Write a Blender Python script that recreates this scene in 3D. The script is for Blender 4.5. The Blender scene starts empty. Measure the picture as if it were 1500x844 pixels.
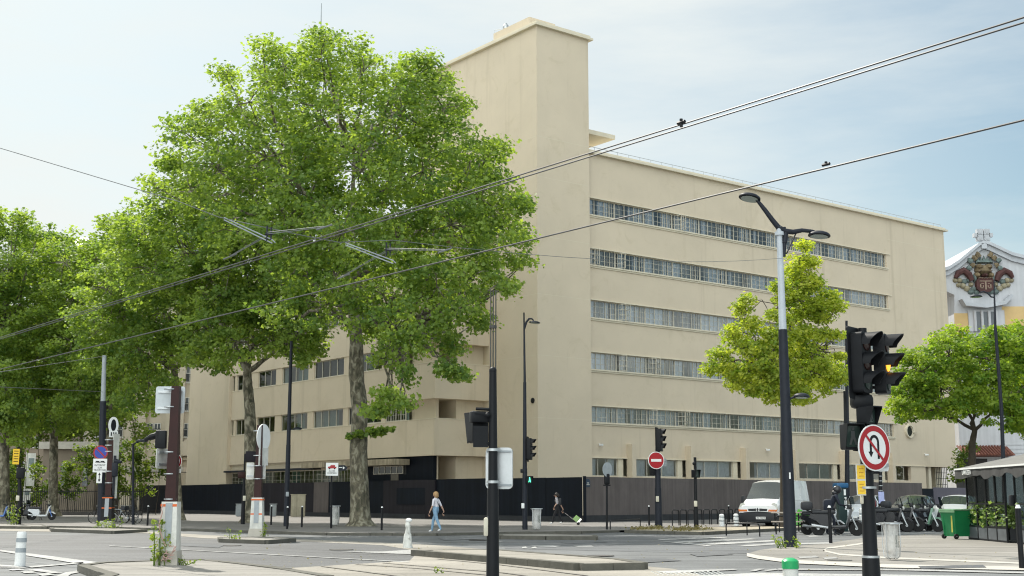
import bpy, bmesh, math, random
import numpy as np
from math import sin, cos, radians as R, pi, sqrt, atan2
from mathutils import Vector, Matrix
random.seed(7)
C = bpy.context.scene.collection
sc = bpy.context.scene

# ------------------------------------------------------------------ camera, sky, sun, exposure
F_PX, EYE, PITCH = 1850.0, 1.5, math.atan(309 / 1850.0)
cam = bpy.data.cameras.new('camera'); cam_o = bpy.data.objects.new('camera', cam); C.objects.link(cam_o)
cam.sensor_width = 36; cam.lens = F_PX / 1500 * 36; cam.clip_start = 0.1; cam.clip_end = 5000
cam_o.location = (0, 0, EYE); cam_o.rotation_euler = (pi / 2 + PITCH, 0, 0)
sc.camera = cam_o
SUN_EL, SUN_DIR = R(50), Vector((-.52, .854, 0)).normalized()
SUN_ROT = atan2(SUN_DIR.x, SUN_DIR.y)
w = bpy.data.worlds.new('World'); sc.world = w; w.use_nodes = True
nt = w.node_tree; nt.nodes.clear()
def nn(t, ty, **k):
    n = t.nodes.new(ty)
    for a, b in k.items():
        if a.startswith('i_'): n.inputs[a[2:].replace('_', ' ')].default_value = b
        else: setattr(n, a, b)
    return n
sky = nn(nt, 'ShaderNodeTexSky', sky_type='NISHITA', sun_disc=False, sun_elevation=SUN_EL, sun_rotation=SUN_ROT,
         altitude=60, air_density=1.0, dust_density=2.0, ozone_density=1.0)
tc = nn(nt, 'ShaderNodeTexCoord'); mp = nn(nt, 'ShaderNodeMapping'); mp.inputs['Scale'].default_value = (1.0, 1.3, 5.0)
mp.inputs['Rotation'].default_value = (0, R(14), R(20))
cn = nn(nt, 'ShaderNodeTexNoise'); cn.inputs['Scale'].default_value = 2.2; cn.inputs['Detail'].default_value = 7; cn.inputs['Roughness'].default_value = .6
cr = nn(nt, 'ShaderNodeMapRange'); cr.inputs['From Min'].default_value = .36; cr.inputs['From Max'].default_value = .64
cr.inputs['To Min'].default_value = .55; cr.inputs['To Max'].default_value = 1.0
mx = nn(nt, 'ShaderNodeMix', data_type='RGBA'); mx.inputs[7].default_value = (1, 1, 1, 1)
bg = nn(nt, 'ShaderNodeBackground'); bg.inputs['Strength'].default_value = 0.10
wo = nn(nt, 'ShaderNodeOutputWorld')
L = nt.links.new
L(tc.outputs['Generated'], mp.inputs['Vector']); L(mp.outputs[0], cn.inputs['Vector']); L(cn.outputs['Fac'], cr.inputs['Value'])
# thin veil of cloud: dense on the left, thinning to blue on the right; an unseen bright bank is added opposite the sun to lift the shaded facades
dn_ = nn(nt, 'ShaderNodeVectorMath', operation='DOT_PRODUCT'); dn_.inputs[1].default_value = (1, .0, -.05); L(tc.outputs['Generated'], dn_.inputs[0])
th = nn(nt, 'ShaderNodeMapRange', interpolation_type='SMOOTHSTEP'); th.inputs['From Min'].default_value = .02; th.inputs['From Max'].default_value = .5; th.inputs['To Min'].default_value = 0; th.inputs['To Max'].default_value = .62
L(dn_.outputs['Value'], th.inputs['Value'])
sb = nn(nt, 'ShaderNodeMath', operation='SUBTRACT', use_clamp=True); L(cr.outputs[0], sb.inputs[0]); L(th.outputs[0], sb.inputs[1])
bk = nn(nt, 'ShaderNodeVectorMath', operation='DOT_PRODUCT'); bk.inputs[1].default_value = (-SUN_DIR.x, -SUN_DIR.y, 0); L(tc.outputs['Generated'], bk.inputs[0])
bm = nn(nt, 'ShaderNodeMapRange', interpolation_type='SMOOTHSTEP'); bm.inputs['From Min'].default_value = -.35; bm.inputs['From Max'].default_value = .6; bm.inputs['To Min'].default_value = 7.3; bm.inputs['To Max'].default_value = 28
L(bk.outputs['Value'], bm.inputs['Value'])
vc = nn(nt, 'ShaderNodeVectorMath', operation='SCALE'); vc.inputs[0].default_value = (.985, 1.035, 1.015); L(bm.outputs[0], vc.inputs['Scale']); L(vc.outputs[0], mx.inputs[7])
tn = nn(nt, 'ShaderNodeVectorMath', operation='MULTIPLY'); tn.inputs[1].default_value = (1.0, 1.10, .98); L(sky.outputs[0], tn.inputs[0])
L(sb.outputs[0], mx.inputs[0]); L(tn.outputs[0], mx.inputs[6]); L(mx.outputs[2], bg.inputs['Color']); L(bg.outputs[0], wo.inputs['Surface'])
sl = bpy.data.lights.new('sun', 'SUN'); sl.energy = 4.8; sl.angle = R(.53); sl.color = (1, .95, .86)
so = bpy.data.objects.new('sun', sl); C.objects.link(so)
SD = Vector((SUN_DIR.x * cos(SUN_EL), SUN_DIR.y * cos(SUN_EL), sin(SUN_EL)))
so.rotation_euler = SD.to_track_quat('Z', 'Y').to_euler(); so.location = (0, 0, 60)
sc.view_settings.view_transform = 'Standard'; sc.view_settings.look = 'None'
sc.view_settings.exposure = 0.30; sc.view_settings.gamma = 1; sc.view_settings.use_curve_mapping = False
sc.cycles.max_bounces = 6; sc.cycles.transparent_max_bounces = 12; sc.cycles.use_denoising = True; sc.cycles.filter_width = 1.15

# ------------------------------------------------------------------ measuring helpers (photo pixel -> point in the place)
SN, CS = sin(PITCH), cos(PITCH)
def ray(px, py):
    a, b = (px - 750) / F_PX, (422 - py) / F_PX
    return Vector((a, CS - b * SN, SN + b * CS))
def G(px, py, z=0.0):
    d = ray(px, py); t = (z - EYE) / d.z
    return Vector((d.x * t, d.y * t, z))
def At(px, py, Y):
    d = ray(px, py); t = Y / d.y
    return Vector((d.x * t, Y, EYE + d.z * t))
def zat(py, Y): return At(750, py, Y).z
def Xg(px, Y):                       # x of a point standing on the ground line of sight at distance Y
    t = Y / CS
    z = -EYE
    dep = Y * CS + z * SN
    return (px - 750) / F_PX * dep
def on_plane(px, py, P0, u):         # hit of a pixel ray with the vertical plane through P0 along u: (t, z)
    d = ray(px, py)
    det = d.x * -u[1] + d.y * u[0]
    s = (P0[0] * -u[1] + P0[1] * u[0]) / det
    x, y = d.x * s, d.y * s
    return ((x - P0[0]) * u[0] + (y - P0[1]) * u[1], EYE + d.z * s)

# ------------------------------------------------------------------ materials
MATS = {}
def mat(name, col, rough=.6, var=.12, scale=2.0, bump=0.0, bscale=40, metal=0, spec=.4, streak=0, coord='Object', emit=None, coat=0, detail=6, grime=0):
    if name in MATS: return MATS[name]
    m = bpy.data.materials.new(name); m.use_nodes = True; t = m.node_tree; b = t.nodes['Principled BSDF']; l = t.links.new
    b.inputs['Roughness'].default_value = rough; b.inputs['Metallic'].default_value = metal; b.inputs['Specular IOR Level'].default_value = spec
    if coat: b.inputs['Coat Weight'].default_value = coat; b.inputs['Coat Roughness'].default_value = .05
    c = (col[0], col[1], col[2], 1)
    tcn = nn(t, 'ShaderNodeTexCoord')
    if var > 0:
        n1 = nn(t, 'ShaderNodeTexNoise'); n1.inputs['Scale'].default_value = scale; n1.inputs['Detail'].default_value = detail; n1.inputs['Roughness'].default_value = .65
        l(tcn.outputs[coord], n1.inputs['Vector'])
        r1 = nn(t, 'ShaderNodeMapRange'); r1.inputs['From Min'].default_value = .3; r1.inputs['From Max'].default_value = .7
        r1.inputs['To Min'].default_value = 1 - var; r1.inputs['To Max'].default_value = 1 + var
        l(n1.outputs['Fac'], r1.inputs['Value'])
        mu = nn(t, 'ShaderNodeVectorMath', operation='SCALE'); mu.inputs[0].default_value = col[:3]
        out = r1.outputs[0]
        if streak:
            mpp = nn(t, 'ShaderNodeMapping'); mpp.inputs['Scale'].default_value = (3, 3, .12)
            n2 = nn(t, 'ShaderNodeTexNoise'); n2.inputs['Scale'].default_value = 1.3; n2.inputs['Detail'].default_value = 5
            l(tcn.outputs[coord], mpp.inputs['Vector']); l(mpp.outputs[0], n2.inputs['Vector'])
            r2 = nn(t, 'ShaderNodeMapRange'); r2.inputs['From Min'].default_value = .35; r2.inputs['From Max'].default_value = .65
            r2.inputs['To Min'].default_value = 1 - streak; r2.inputs['To Max'].default_value = 1 + streak * .4
            l(n2.outputs['Fac'], r2.inputs['Value'])
            mm = nn(t, 'ShaderNodeMath', operation='MULTIPLY'); l(out, mm.inputs[0]); l(r2.outputs[0], mm.inputs[1]); out = mm.outputs[0]
        l(out, mu.inputs['Scale']); l(mu.outputs[0], b.inputs['Base Color'])
        rr = nn(t, 'ShaderNodeMapRange'); rr.inputs['To Min'].default_value = max(.02, rough - .12); rr.inputs['To Max'].default_value = min(1, rough + .12)
        l(n1.outputs['Fac'], rr.inputs['Value']); l(rr.outputs[0], b.inputs['Roughness'])
    else:
        b.inputs['Base Color'].default_value = c
    if bump:
        n3 = nn(t, 'ShaderNodeTexNoise'); n3.inputs['Scale'].default_value = bscale; n3.inputs['Detail'].default_value = 4
        l(tcn.outputs[coord], n3.inputs['Vector'])
        bp = nn(t, 'ShaderNodeBump'); bp.inputs['Strength'].default_value = bump; bp.inputs['Distance'].default_value = .02
        l(n3.outputs['Fac'], bp.inputs['Height']); l(bp.outputs[0], b.inputs['Normal'])
    if emit:
        b.inputs['Emission Color'].default_value = (*emit[:3], 1); b.inputs['Emission Strength'].default_value = emit[3]
    MATS[name] = m; return m
def leafmat(name, c1, c2, trans=.5, tcol=None):
    m = bpy.data.materials.new(name); m.use_nodes = True; t = m.node_tree; t.nodes.clear(); l = t.links.new
    ge = nn(t, 'ShaderNodeNewGeometry'); at = nn(t, 'ShaderNodeAttribute', attribute_name='clump')
    ad = nn(t, 'ShaderNodeMath', operation='MULTIPLY_ADD'); ad.inputs[1].default_value = .35
    l(ge.outputs['Random Per Island'], ad.inputs[0])
    h = nn(t, 'ShaderNodeMath', operation='MULTIPLY'); h.inputs[1].default_value = .65; l(at.outputs['Fac'], h.inputs[0]); l(h.outputs[0], ad.inputs[2])
    m1 = nn(t, 'ShaderNodeMix', data_type='RGBA'); m1.inputs[6].default_value = (*c1, 1); m1.inputs[7].default_value = (*c2, 1); l(ad.outputs[0], m1.inputs[0])
    d = nn(t, 'ShaderNodeBsdfPrincipled'); d.inputs['Roughness'].default_value = .55; d.inputs['Specular IOR Level'].default_value = .3
    l(m1.outputs[2], d.inputs['Base Color'])
    tr = nn(t, 'ShaderNodeBsdfTranslucent')
    mt = nn(t, 'ShaderNodeMix', data_type='RGBA', blend_type='MULTIPLY'); mt.inputs[0].default_value = 1; mt.inputs[7].default_value = (*(tcol or (1.9, 2.0, .8)), 1)
    l(m1.outputs[2], mt.inputs[6]); l(mt.outputs[2], tr.inputs['Color'])
    s = nn(t, 'ShaderNodeMixShader'); s.inputs[0].default_value = trans; l(d.outputs[0], s.inputs[1]); l(tr.outputs[0], s.inputs[2])
    o = nn(t, 'ShaderNodeOutputMaterial'); l(s.outputs[0], o.inputs['Surface'])
    MATS[name] = m; return m
def glassmat(name, tint=(.8, .85, .85), refl=1.0, rough=.02):
    m = bpy.data.materials.new(name); m.use_nodes = True; t = m.node_tree; t.nodes.clear(); l = t.links.new
    fr = nn(t, 'ShaderNodeFresnel'); fr.inputs['IOR'].default_value = 1.55
    mu = nn(t, 'ShaderNodeMath', operation='MULTIPLY'); mu.inputs[1].default_value = refl; mu.use_clamp = True; l(fr.outputs[0], mu.inputs[0])
    a = nn(t, 'ShaderNodeBsdfTransparent'); a.inputs['Color'].default_value = (*tint, 1)
    g = nn(t, 'ShaderNodeBsdfGlossy'); g.inputs['Roughness'].default_value = rough
    s = nn(t, 'ShaderNodeMixShader'); l(mu.outputs[0], s.inputs[0]); l(a.outputs[0], s.inputs[1]); l(g.outputs[0], s.inputs[2])
    o = nn(t, 'ShaderNodeOutputMaterial'); l(s.outputs[0], o.inputs['Surface']); MATS[name] = m; return m

stucco = mat('stucco', (.605, .518, .392), .85, .05, .3, .2, 60, detail=10)
def weather(m):                    # faint rain streaks and patches of repaired render over the plain colour
    t = m.node_tree; l = t.links.new; b = t.nodes['Principled BSDF']; src = b.inputs['Base Color'].links[0].from_socket; tcn = nn(t, 'ShaderNodeTexCoord')
    mp_ = nn(t, 'ShaderNodeMapping'); mp_.inputs['Scale'].default_value = (.9, .9, .035); n1 = nn(t, 'ShaderNodeTexNoise'); n1.inputs['Scale'].default_value = 1; n1.inputs['Detail'].default_value = 6; n1.inputs['Roughness'].default_value = .7
    l(tcn.outputs['Object'], mp_.inputs[0]); l(mp_.outputs[0], n1.inputs['Vector'])
    n2 = nn(t, 'ShaderNodeTexNoise'); n2.inputs['Scale'].default_value = .55; n2.inputs['Detail'].default_value = 9; n2.inputs['Roughness'].default_value = .75; n2.inputs['Distortion'].default_value = 1.2; l(tcn.outputs['Object'], n2.inputs['Vector'])
    r1 = nn(t, 'ShaderNodeMapRange'); r1.inputs['From Min'].default_value = .56; r1.inputs['From Max'].default_value = .78; r1.inputs['To Max'].default_value = .8; l(n1.outputs['Fac'], r1.inputs['Value'])
    r2 = nn(t, 'ShaderNodeMapRange'); r2.inputs['From Min'].default_value = .54; r2.inputs['From Max'].default_value = .66; r2.inputs['To Max'].default_value = .5; l(n2.outputs['Fac'], r2.inputs['Value'])
    m1 = nn(t, 'ShaderNodeMix', data_type='RGBA'); m1.inputs[7].default_value = (.42, .35, .25, 1); l(r1.outputs[0], m1.inputs[0]); l(src, m1.inputs[6])
    m2 = nn(t, 'ShaderNodeMix', data_type='RGBA'); m2.inputs[7].default_value = (.52, .44, .31, 1); l(r2.outputs[0], m2.inputs[0]); l(m1.outputs[2], m2.inputs[6]); l(m2.outputs[2], b.inputs['Base Color'])
weather(stucco)
stucco2 = mat('stucco_trim', (.64, .58, .45), .8, .06, 1.2)
frame_m = mat('cream_frame', (.50, .47, .39), .5, .06, 4)
glass = glassmat('window_glass', (.86, .91, .95), 2.6)
wingglass = glassmat('wing_glass', (.5, .56, .54), .12)
darkglass = glassmat('dark_glass', (.22, .25, .26), .1)
clearglass = glassmat('clear_glass', (.86, .9, .88), 1.2)
curtain_m = mat('curtain', (.78, .79, .80), .9, .1, 5)
curtain_d = mat('curtain_dull', (.40, .37, .32), .9, .15, 5)
curtain_g = mat('curtain_green', (.20, .26, .24), .9, .15, 5)
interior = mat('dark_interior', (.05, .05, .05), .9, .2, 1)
navy = mat('navy_hoarding', (.008, .011, .017), .6, .25, .8, 0, streak=.25, spec=.12)
plum = mat('plum_hoarding', (.021, .019, .024), .6, .2, .8, streak=.2, spec=.15)
brownboard = mat('brown_hoarding', (.125, .108, .104), .7, .15, .7, streak=.16, spec=.2)
blackm = mat('black_paint', (.009, .010, .012), .5, .25, 6, spec=.22)
charcoal = mat('charcoal_paint', (.016, .019, .027), .5, .2, 5, spec=.22)
greym = mat('grey_paint', (.30, .33, .35), .45, .12, 5)
galv = mat('galvanised_steel', (.45, .47, .48), .4, .15, 6, metal=.7)
maroon = mat('maroon_paint', (.035, .014, .013), .5, .2, 4, spec=.2)
whitep = mat('white_paint', (.74, .75, .74), .45, .06, 5)
whited = mat('dirty_white', (.60, .60, .56), .6, .18, 3, streak=.15)
red = mat('sign_red', (.34, .010, .016), .4, .05)
blue = mat('sign_blue', (.02, .05, .33), .4, .05)
yellow = mat('sign_yellow', (.78, .50, .03), .5, .06)
orange = mat('orange_band', (.62, .12, .02), .5, .1)
rubber = mat('rubber', (.012, .012, .012), .8, .2, 9)
chrome = mat('chrome', (.7, .7, .7), .15, 0, metal=1)
concrete = mat('pale_concrete', (.42, .395, .345), .9, .14, 1.6, .4, 30, detail=10)
kerbm = mat('granite_kerb', (.10, .096, .08), .85, .22, 3, .4, 25, detail=9)
def barkmat(name):
    m = bpy.data.materials.new(name); m.use_nodes = True; t = m.node_tree; b = t.nodes['Principled BSDF']; l = t.links.new
    tcn = nn(t, 'ShaderNodeTexCoord'); mp_ = nn(t, 'ShaderNodeMapping'); mp_.inputs['Scale'].default_value = (1, 1, .55)
    n1 = nn(t, 'ShaderNodeTexNoise'); n1.inputs['Scale'].default_value = 4.2; n1.inputs['Detail'].default_value = 5; n1.inputs['Roughness'].default_value = .55; n1.inputs['Distortion'].default_value = .6
    l(tcn.outputs['Object'], mp_.inputs[0]); l(mp_.outputs[0], n1.inputs['Vector'])
    r = nn(t, 'ShaderNodeValToRGB'); r.color_ramp.interpolation = 'LINEAR'; e = r.color_ramp.elements
    e[0].position = .36; e[0].color = (.055, .055, .035, 1); e[1].position = .7; e[1].color = (.31, .285, .215, 1)
    for p, c in ((.47, (.12, .105, .075, 1)), (.53, (.15, .135, .09, 1)), (.57, (.22, .205, .15, 1))): q = e.new(p); q.color = c
    l(n1.outputs['Fac'], r.inputs[0]); l(r.outputs[0], b.inputs['Base Color']); b.inputs['Roughness'].default_value = .9
    n2 = nn(t, 'ShaderNodeTexNoise'); n2.inputs['Scale'].default_value = 13; n2.inputs['Detail'].default_value = 6; l(mp_.outputs[0], n2.inputs['Vector'])
    bp = nn(t, 'ShaderNodeBump'); bp.inputs['Strength'].default_value = .8; bp.inputs['Distance'].default_value = .03; l(n2.outputs['Fac'], bp.inputs['Height']); l(bp.outputs[0], b.inputs['Normal']); MATS[name] = m; return m
bark = barkmat('plane_bark')
barkd = mat('dark_bark', (.06, .048, .036), .9, .35, 4, .8, 14)
skin = mat('skin', (.42, .26, .19), .55, .05)
stone = mat('pale_stone', (.47, .42, .33), .85, .1, .8, .2, 20)
brownstone = mat('brown_render', (.20, .165, .125), .85, .12, .8, .2, 20)

# ------------------------------------------------------------------ mesh builder
class MB:
    def __init__(s): s.v = []; s.f = []; s.m = []; s.s = []
    def add(s, vs, fs, mi=0, smooth=False):
        o = len(s.v); s.v += [tuple(v) for v in vs]
        for f in fs: s.f.append([o + i for i in f]); s.m.append(mi); s.s.append(smooth)
        return s
    def obox(s, o, u, v, w, mi=0):       # corner + 3 edge vectors
        o, u, v, w = Vector(o), Vector(u), Vector(v), Vector(w)
        P = [o, o + u, o + u + v, o + v, o + w, o + u + w, o + u + v + w, o + v + w]
        fs = [[0, 3, 2, 1], [4, 5, 6, 7], [0, 1, 5, 4], [1, 2, 6, 5], [2, 3, 7, 6], [3, 0, 4, 7]]
        if u.cross(v).dot(w) < 0: fs = [f[::-1] for f in fs]
        return s.add(P, fs, mi)
    def box(s, c, size, rz=0, mi=0, bev=0):
        cx, cy, cz = c; a, b, h = size[0] / 2, size[1] / 2, size[2] / 2
        if bev <= 0:
            u = Vector((cos(rz), sin(rz), 0)); v = Vector((-sin(rz), cos(rz), 0))
            return s.obox(Vector(c) - u * a - v * b - Vector((0, 0, h)), u * 2 * a, v * 2 * b, (0, 0, 2 * h), mi)
        bm = bmesh.new(); bmesh.ops.create_cube(bm, size=1)
        bmesh.ops.scale(bm, vec=size, verts=bm.verts)
        bmesh.ops.bevel(bm, geom=bm.edges[:], offset=bev, segments=2, profile=.5, affect='EDGES')
        bmesh.ops.rotate(bm, cent=(0, 0, 0), matrix=Matrix.Rotation(rz, 3, 'Z'), verts=bm.verts)
        bmesh.ops.translate(bm, vec=c, verts=bm.verts); bm.verts.index_update()
        s.add([v.co for v in bm.verts], [[v.index for v in f.verts] for f in bm.faces], mi, True); bm.free(); return s
    def tube(s, path, rad, n=8, mi=0, caps=True, smooth=True):
        path = [Vector(p) for p in path]; k = len(path)
        if not hasattr(rad, '__len__'): rad = [rad] * k
        vs = []; up = None
        for i, p in enumerate(path):
            d = (path[min(i + 1, k - 1)] - path[max(i - 1, 0)])
            if d.length < 1e-9: d = Vector((0, 0, 1))
            d.normalize()
            if up is None: up = Vector((1, 0, 0)) if abs(d.x) < .8 else Vector((0, 1, 0))
            a = (up - d * up.dot(d)); a = a.normalized() if a.length > 1e-6 else d.orthogonal().normalized(); up = a
            b = d.cross(a)
            for j in range(n): vs.append(p + (a * cos(2 * pi * j / n) + b * sin(2 * pi * j / n)) * rad[i])
        fs = []
        for i in range(k - 1):
            for j in range(n):
                j2 = (j + 1) % n; fs.append([i * n + j, i * n + j2, (i + 1) * n + j2, (i + 1) * n + j])
        s.add(vs, fs, mi, smooth)
        if caps:
            o = len(s.v) - len(vs)
            s.f += [[o + j for j in range(n)][::-1], [o + (k - 1) * n + j for j in range(n)]]; s.m += [mi, mi]; s.s += [False, False]
        return s
    def lathe(s, prof, at=(0, 0, 0), n=14, mi=0, axis=None, smooth=True):   # prof: [(r, h)]
        at = Vector(at); ax = Vector(axis).normalized() if axis is not None else Vector((0, 0, 1))
        a = ax.orthogonal().normalized() if axis is not None else Vector((1, 0, 0)); b = ax.cross(a)
        vs = [at + ax * h + (a * cos(2 * pi * j / n) + b * sin(2 * pi * j / n)) * r for r, h in prof for j in range(n)]
        fs = [[i * n + j, i * n + (j + 1) % n, (i + 1) * n + (j + 1) % n, (i + 1) * n + j] for i in range(len(prof) - 1) for j in range(n)]
        fs.append(list(range(n))[::-1]); fs.append([(len(prof) - 1) * n + j for j in range(n)])
        return s.add(vs, fs, mi, smooth)
    def plate(s, o, u, v, wv, poly, mi=0, smooth=False):      # polygon in (u,v) at o, thickness vector wv
        o, u, v, wv = Vector(o), Vector(u), Vector(v), Vector(wv); n = len(poly)
        a = [o + u * p[0] + v * p[1] for p in poly]; b = [p + wv for p in a]
        area = sum(poly[i][0] * poly[(i + 1) % n][1] - poly[(i + 1) % n][0] * poly[i][1] for i in range(n))
        flip = (u.cross(v).dot(wv) * area) < 0
        fs = [list(range(n))[::-1], list(range(n, 2 * n))] + [[i, (i + 1) % n, n + (i + 1) % n, n + i] for i in range(n)]
        if flip: fs = [f[::-1] for f in fs]
        return s.add(a + b, fs, mi, smooth)
    def prism(s, pts, z0, z1, mi=0):
        return s.plate((0, 0, z0), (1, 0, 0), (0, 1, 0), (0, 0, z1 - z0), [(p[0], p[1]) for p in pts], mi)
    def ball(s, c, r, mi=0, n=10, sc3=(1, 1, 1)):
        c = Vector(c); vs = []; fs = []; k = max(4, n // 2)
        for i in range(k + 1):
            th = pi * i / k
            for j in range(n): vs.append(c + Vector((r * sc3[0] * sin(th) * cos(2 * pi * j / n), r * sc3[1] * sin(th) * sin(2 * pi * j / n), r * sc3[2] * cos(th))))
        for i in range(k):
            for j in range(n): fs.append([i * n + j, (i + 1) * n + j, (i + 1) * n + (j + 1) % n, i * n + (j + 1) % n])
        return s.add(vs, fs, mi, True)
    def build(s, name, mats, parent=None, off=None, ang=40):
        if not isinstance(mats, (list, tuple)): mats = [mats]
        me = bpy.data.meshes.new(name)
        vs = s.v if off is None else [(a - off[0], b - off[1], c - off[2]) for a, b, c in s.v]
        me.from_pydata(vs, [], s.f)
        for m in mats: me.materials.append(m)
        me.polygons.foreach_set('material_index', s.m); me.polygons.foreach_set('use_smooth', s.s)
        me.set_sharp_from_angle(angle=R(ang)); me.update()
        o = bpy.data.objects.new(name, me); C.objects.link(o)
        if parent is not None: o.parent = parent
        return o
def tag(o, label, cat, group=None):
    o['label'] = label; o['category'] = cat
    if group: o['group'] = group
    return o
def thing(name, label, cat, loc=(0, 0, 0), rz=0, group=None):
    o = bpy.data.objects.new(name, None); C.objects.link(o); o.location = loc; o.rotation_euler = (0, 0, rz); o.empty_display_size = .3
    return tag(o, label, cat, group)
def struct(o): o['kind'] = 'structure'; return o
def stuff(o): o['kind'] = 'stuff'; return o
def dup(root, loc, rz=None, label=None, scale=None):
    r = root.copy(); C.objects.link(r); r.location = loc
    if rz is not None: r.rotation_euler = (0, 0, rz)
    if label: r['label'] = label
    if scale: r.scale = (scale,) * 3
    def rec(a, b):
        for ch in a.children:
            c = ch.copy(); C.objects.link(c); c.parent = b; rec(ch, c)
    rec(root, r); return r
def disc(r, n=24): return [(r * cos(2 * pi * i / n), r * sin(2 * pi * i / n)) for i in range(n)]
def rect(x0, y0, x1, y1): return [(x0, y0), (x1, y0), (x1, y1), (x0, y1)]
def text(body, size, m, parent, o, u, v, depth=.003, align='CENTER', bold=0):
    cu = bpy.data.curves.new('lettering', 'FONT'); cu.body = body; cu.size = size; cu.align_x = align; cu.align_y = 'CENTER'; cu.extrude = depth; cu.offset = bold
    cu.resolution_u = 3
    t = bpy.data.objects.new('lettering', cu); me = bpy.data.meshes.new_from_object(t); bpy.data.objects.remove(t)
    ob = bpy.data.objects.new('lettering', me); me.materials.clear(); me.materials.append(m); C.objects.link(ob); ob.parent = parent
    u, v = Vector(u).normalized(), Vector(v).normalized(); n = u.cross(v)
    ob.matrix_local = Matrix(((u.x, v.x, n.x, o[0]), (u.y, v.y, n.y, o[1]), (u.z, v.z, n.z, o[2]), (0, 0, 0, 1)))
    return ob

# ------------------------------------------------------------------ ground, roads, pavements, islands
def gpoly(pts, z=0.0): return [G(x, y, z) for x, y in pts]
def asphalt(name, col, speck=.25, rough=.8):
    m = bpy.data.materials.new(name); m.use_nodes = True; t = m.node_tree; b = t.nodes['Principled BSDF']; l = t.links.new
    tcn = nn(t, 'ShaderNodeTexCoord')
    a = nn(t, 'ShaderNodeTexNoise'); a.inputs['Scale'].default_value = .22; a.inputs['Detail'].default_value = 8; a.inputs['Roughness'].default_value = .7
    c = nn(t, 'ShaderNodeTexNoise'); c.inputs['Scale'].default_value = 14; c.inputs['Detail'].default_value = 6; c.inputs['Roughness'].default_value = .8
    mp_ = nn(t, 'ShaderNodeMapping'); mp_.inputs['Rotation'].default_value = (0, 0, R(-38)); mp_.inputs['Scale'].default_value = (.08, 1.6, 1)
    d = nn(t, 'ShaderNodeTexNoise'); d.inputs['Scale'].default_value = 1; d.inputs['Detail'].default_value = 4
    for q in (a, c): l(tcn.outputs['Object'], q.inputs['Vector'])
    l(tcn.outputs['Object'], mp_.inputs['Vector']); l(mp_.outputs[0], d.inputs['Vector'])
    def rng(src, lo, hi):
        r = nn(t, 'ShaderNodeMapRange'); r.inputs['From Min'].default_value = .32; r.inputs['From Max'].default_value = .68
        r.inputs['To Min'].default_value = lo; r.inputs['To Max'].default_value = hi; l(src.outputs['Fac'], r.inputs['Value']); return r.outputs[0]
    p = nn(t, 'ShaderNodeMath', operation='MULTIPLY'); l(rng(a, .78, 1.2), p.inputs[0]); l(rng(c, 1 - speck, 1 + speck), p.inputs[1])
    p2 = nn(t, 'ShaderNodeMath', operation='MULTIPLY'); l(p.outputs[0], p2.inputs[0]); l(rng(d, .74, 1.14), p2.inputs[1])
    vor = nn(t, 'ShaderNodeTexVoronoi', feature='DISTANCE_TO_EDGE'); vor.inputs['Scale'].default_value = .16
    wn = nn(t, 'ShaderNodeTexNoise'); wn.inputs['Scale'].default_value = .8; wn.inputs['Detail'].default_value = 5
    wv = nn(t, 'ShaderNodeMix', data_type='VECTOR'); wv.inputs[0].default_value = .06
    l(tcn.outputs['Object'], wn.inputs['Vector']); l(tcn.outputs['Object'], wv.inputs[4]); l(wn.outputs['Color'], wv.inputs[5]); l(wv.outputs[1], vor.inputs['Vector'])
    ck = nn(t, 'ShaderNodeMapRange'); ck.inputs['From Max'].default_value = .006; ck.inputs['To Min'].default_value = .86; ck.inputs['To Max'].default_value = 1
    l(vor.outputs['Distance'], ck.inputs['Value'])
    p3 = nn(t, 'ShaderNodeMath', operation='MULTIPLY'); l(p2.outputs[0], p3.inputs[0]); l(ck.outputs[0], p3.inputs[1])
    mu = nn(t, 'ShaderNodeVectorMath', operation='SCALE'); mu.inputs[0].default_value = col; l(p3.outputs[0], mu.inputs['Scale']); l(mu.outputs[0], b.inputs['Base Color'])
    b.inputs['Roughness'].default_value = rough; b.inputs['Specular IOR Level'].default_value = .35
    bp = nn(t, 'ShaderNodeBump'); bp.inputs['Strength'].default_value = .5; bp.inputs['Distance'].default_value = .015
    l(c.outputs['Fac'], bp.inputs['Height']); l(bp.outputs[0], b.inputs['Normal']); MATS[name] = m; return m
asph = asphalt('asphalt_mid', (.138, .143, .145), .14)
asph_d = asphalt('asphalt_dark', (.082, .085, .090), .6, .65)
asph_s = asphalt('pavement_asphalt', (.185, .175, .165), .14)
conc_p = asphalt('track_concrete', (.27, .25, .215), .16)
pave_r = asphalt('light_pavement', (.235, .222, .20), .14)
paintw = asphalt('road_paint', (.35, .35, .34), .4)
groove = mat('rail_groove', (.05, .045, .04), .5, .2)
railst = mat('rail_steel', (.35, .33, .31), .35, .2, metal=.6)
def sheet(name, pts, z, m):
    b = MB(); b.add([(p.x, p.y, z) for p in pts], [list(range(len(pts)))]); o = b.build(name, m)
    if o.data.polygons[0].normal.z < 0: o.data.flip_normals()
    return struct(o)
sheet('ground', [Vector(p) for p in ((-1500, -60, 0), (1500, -60, 0), (1500, 2500, 0), (-1500, 2500, 0))], 0, asph)
sheet('bus_lane', gpoly([(-60, 784), (0, 785), (215, 781.5), (300, 790), (430, 793), (560, 799), (602, 806), (622, 821), (440, 832), (355, 837), (250, 837), (150, 826), (0, 805), (-60, 798)]), .004, asph_d)
sheet('tram_track_bed', gpoly([(300, 870), (355, 837), (440, 832), (530, 826.5), (600, 822), (607, 815), (720, 822), (845, 834), (942, 830), (985, 834), (1050, 848), (1080, 870)]), .012, conc_p)
def raised(name, pts, m, h=.12, kerb=True, kw=.18):
    P = gpoly(pts, h)
    b = MB(); n = len(P)
    b.prism([(p.x, p.y) for p in P], -.05, h, 0)
    return P
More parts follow.
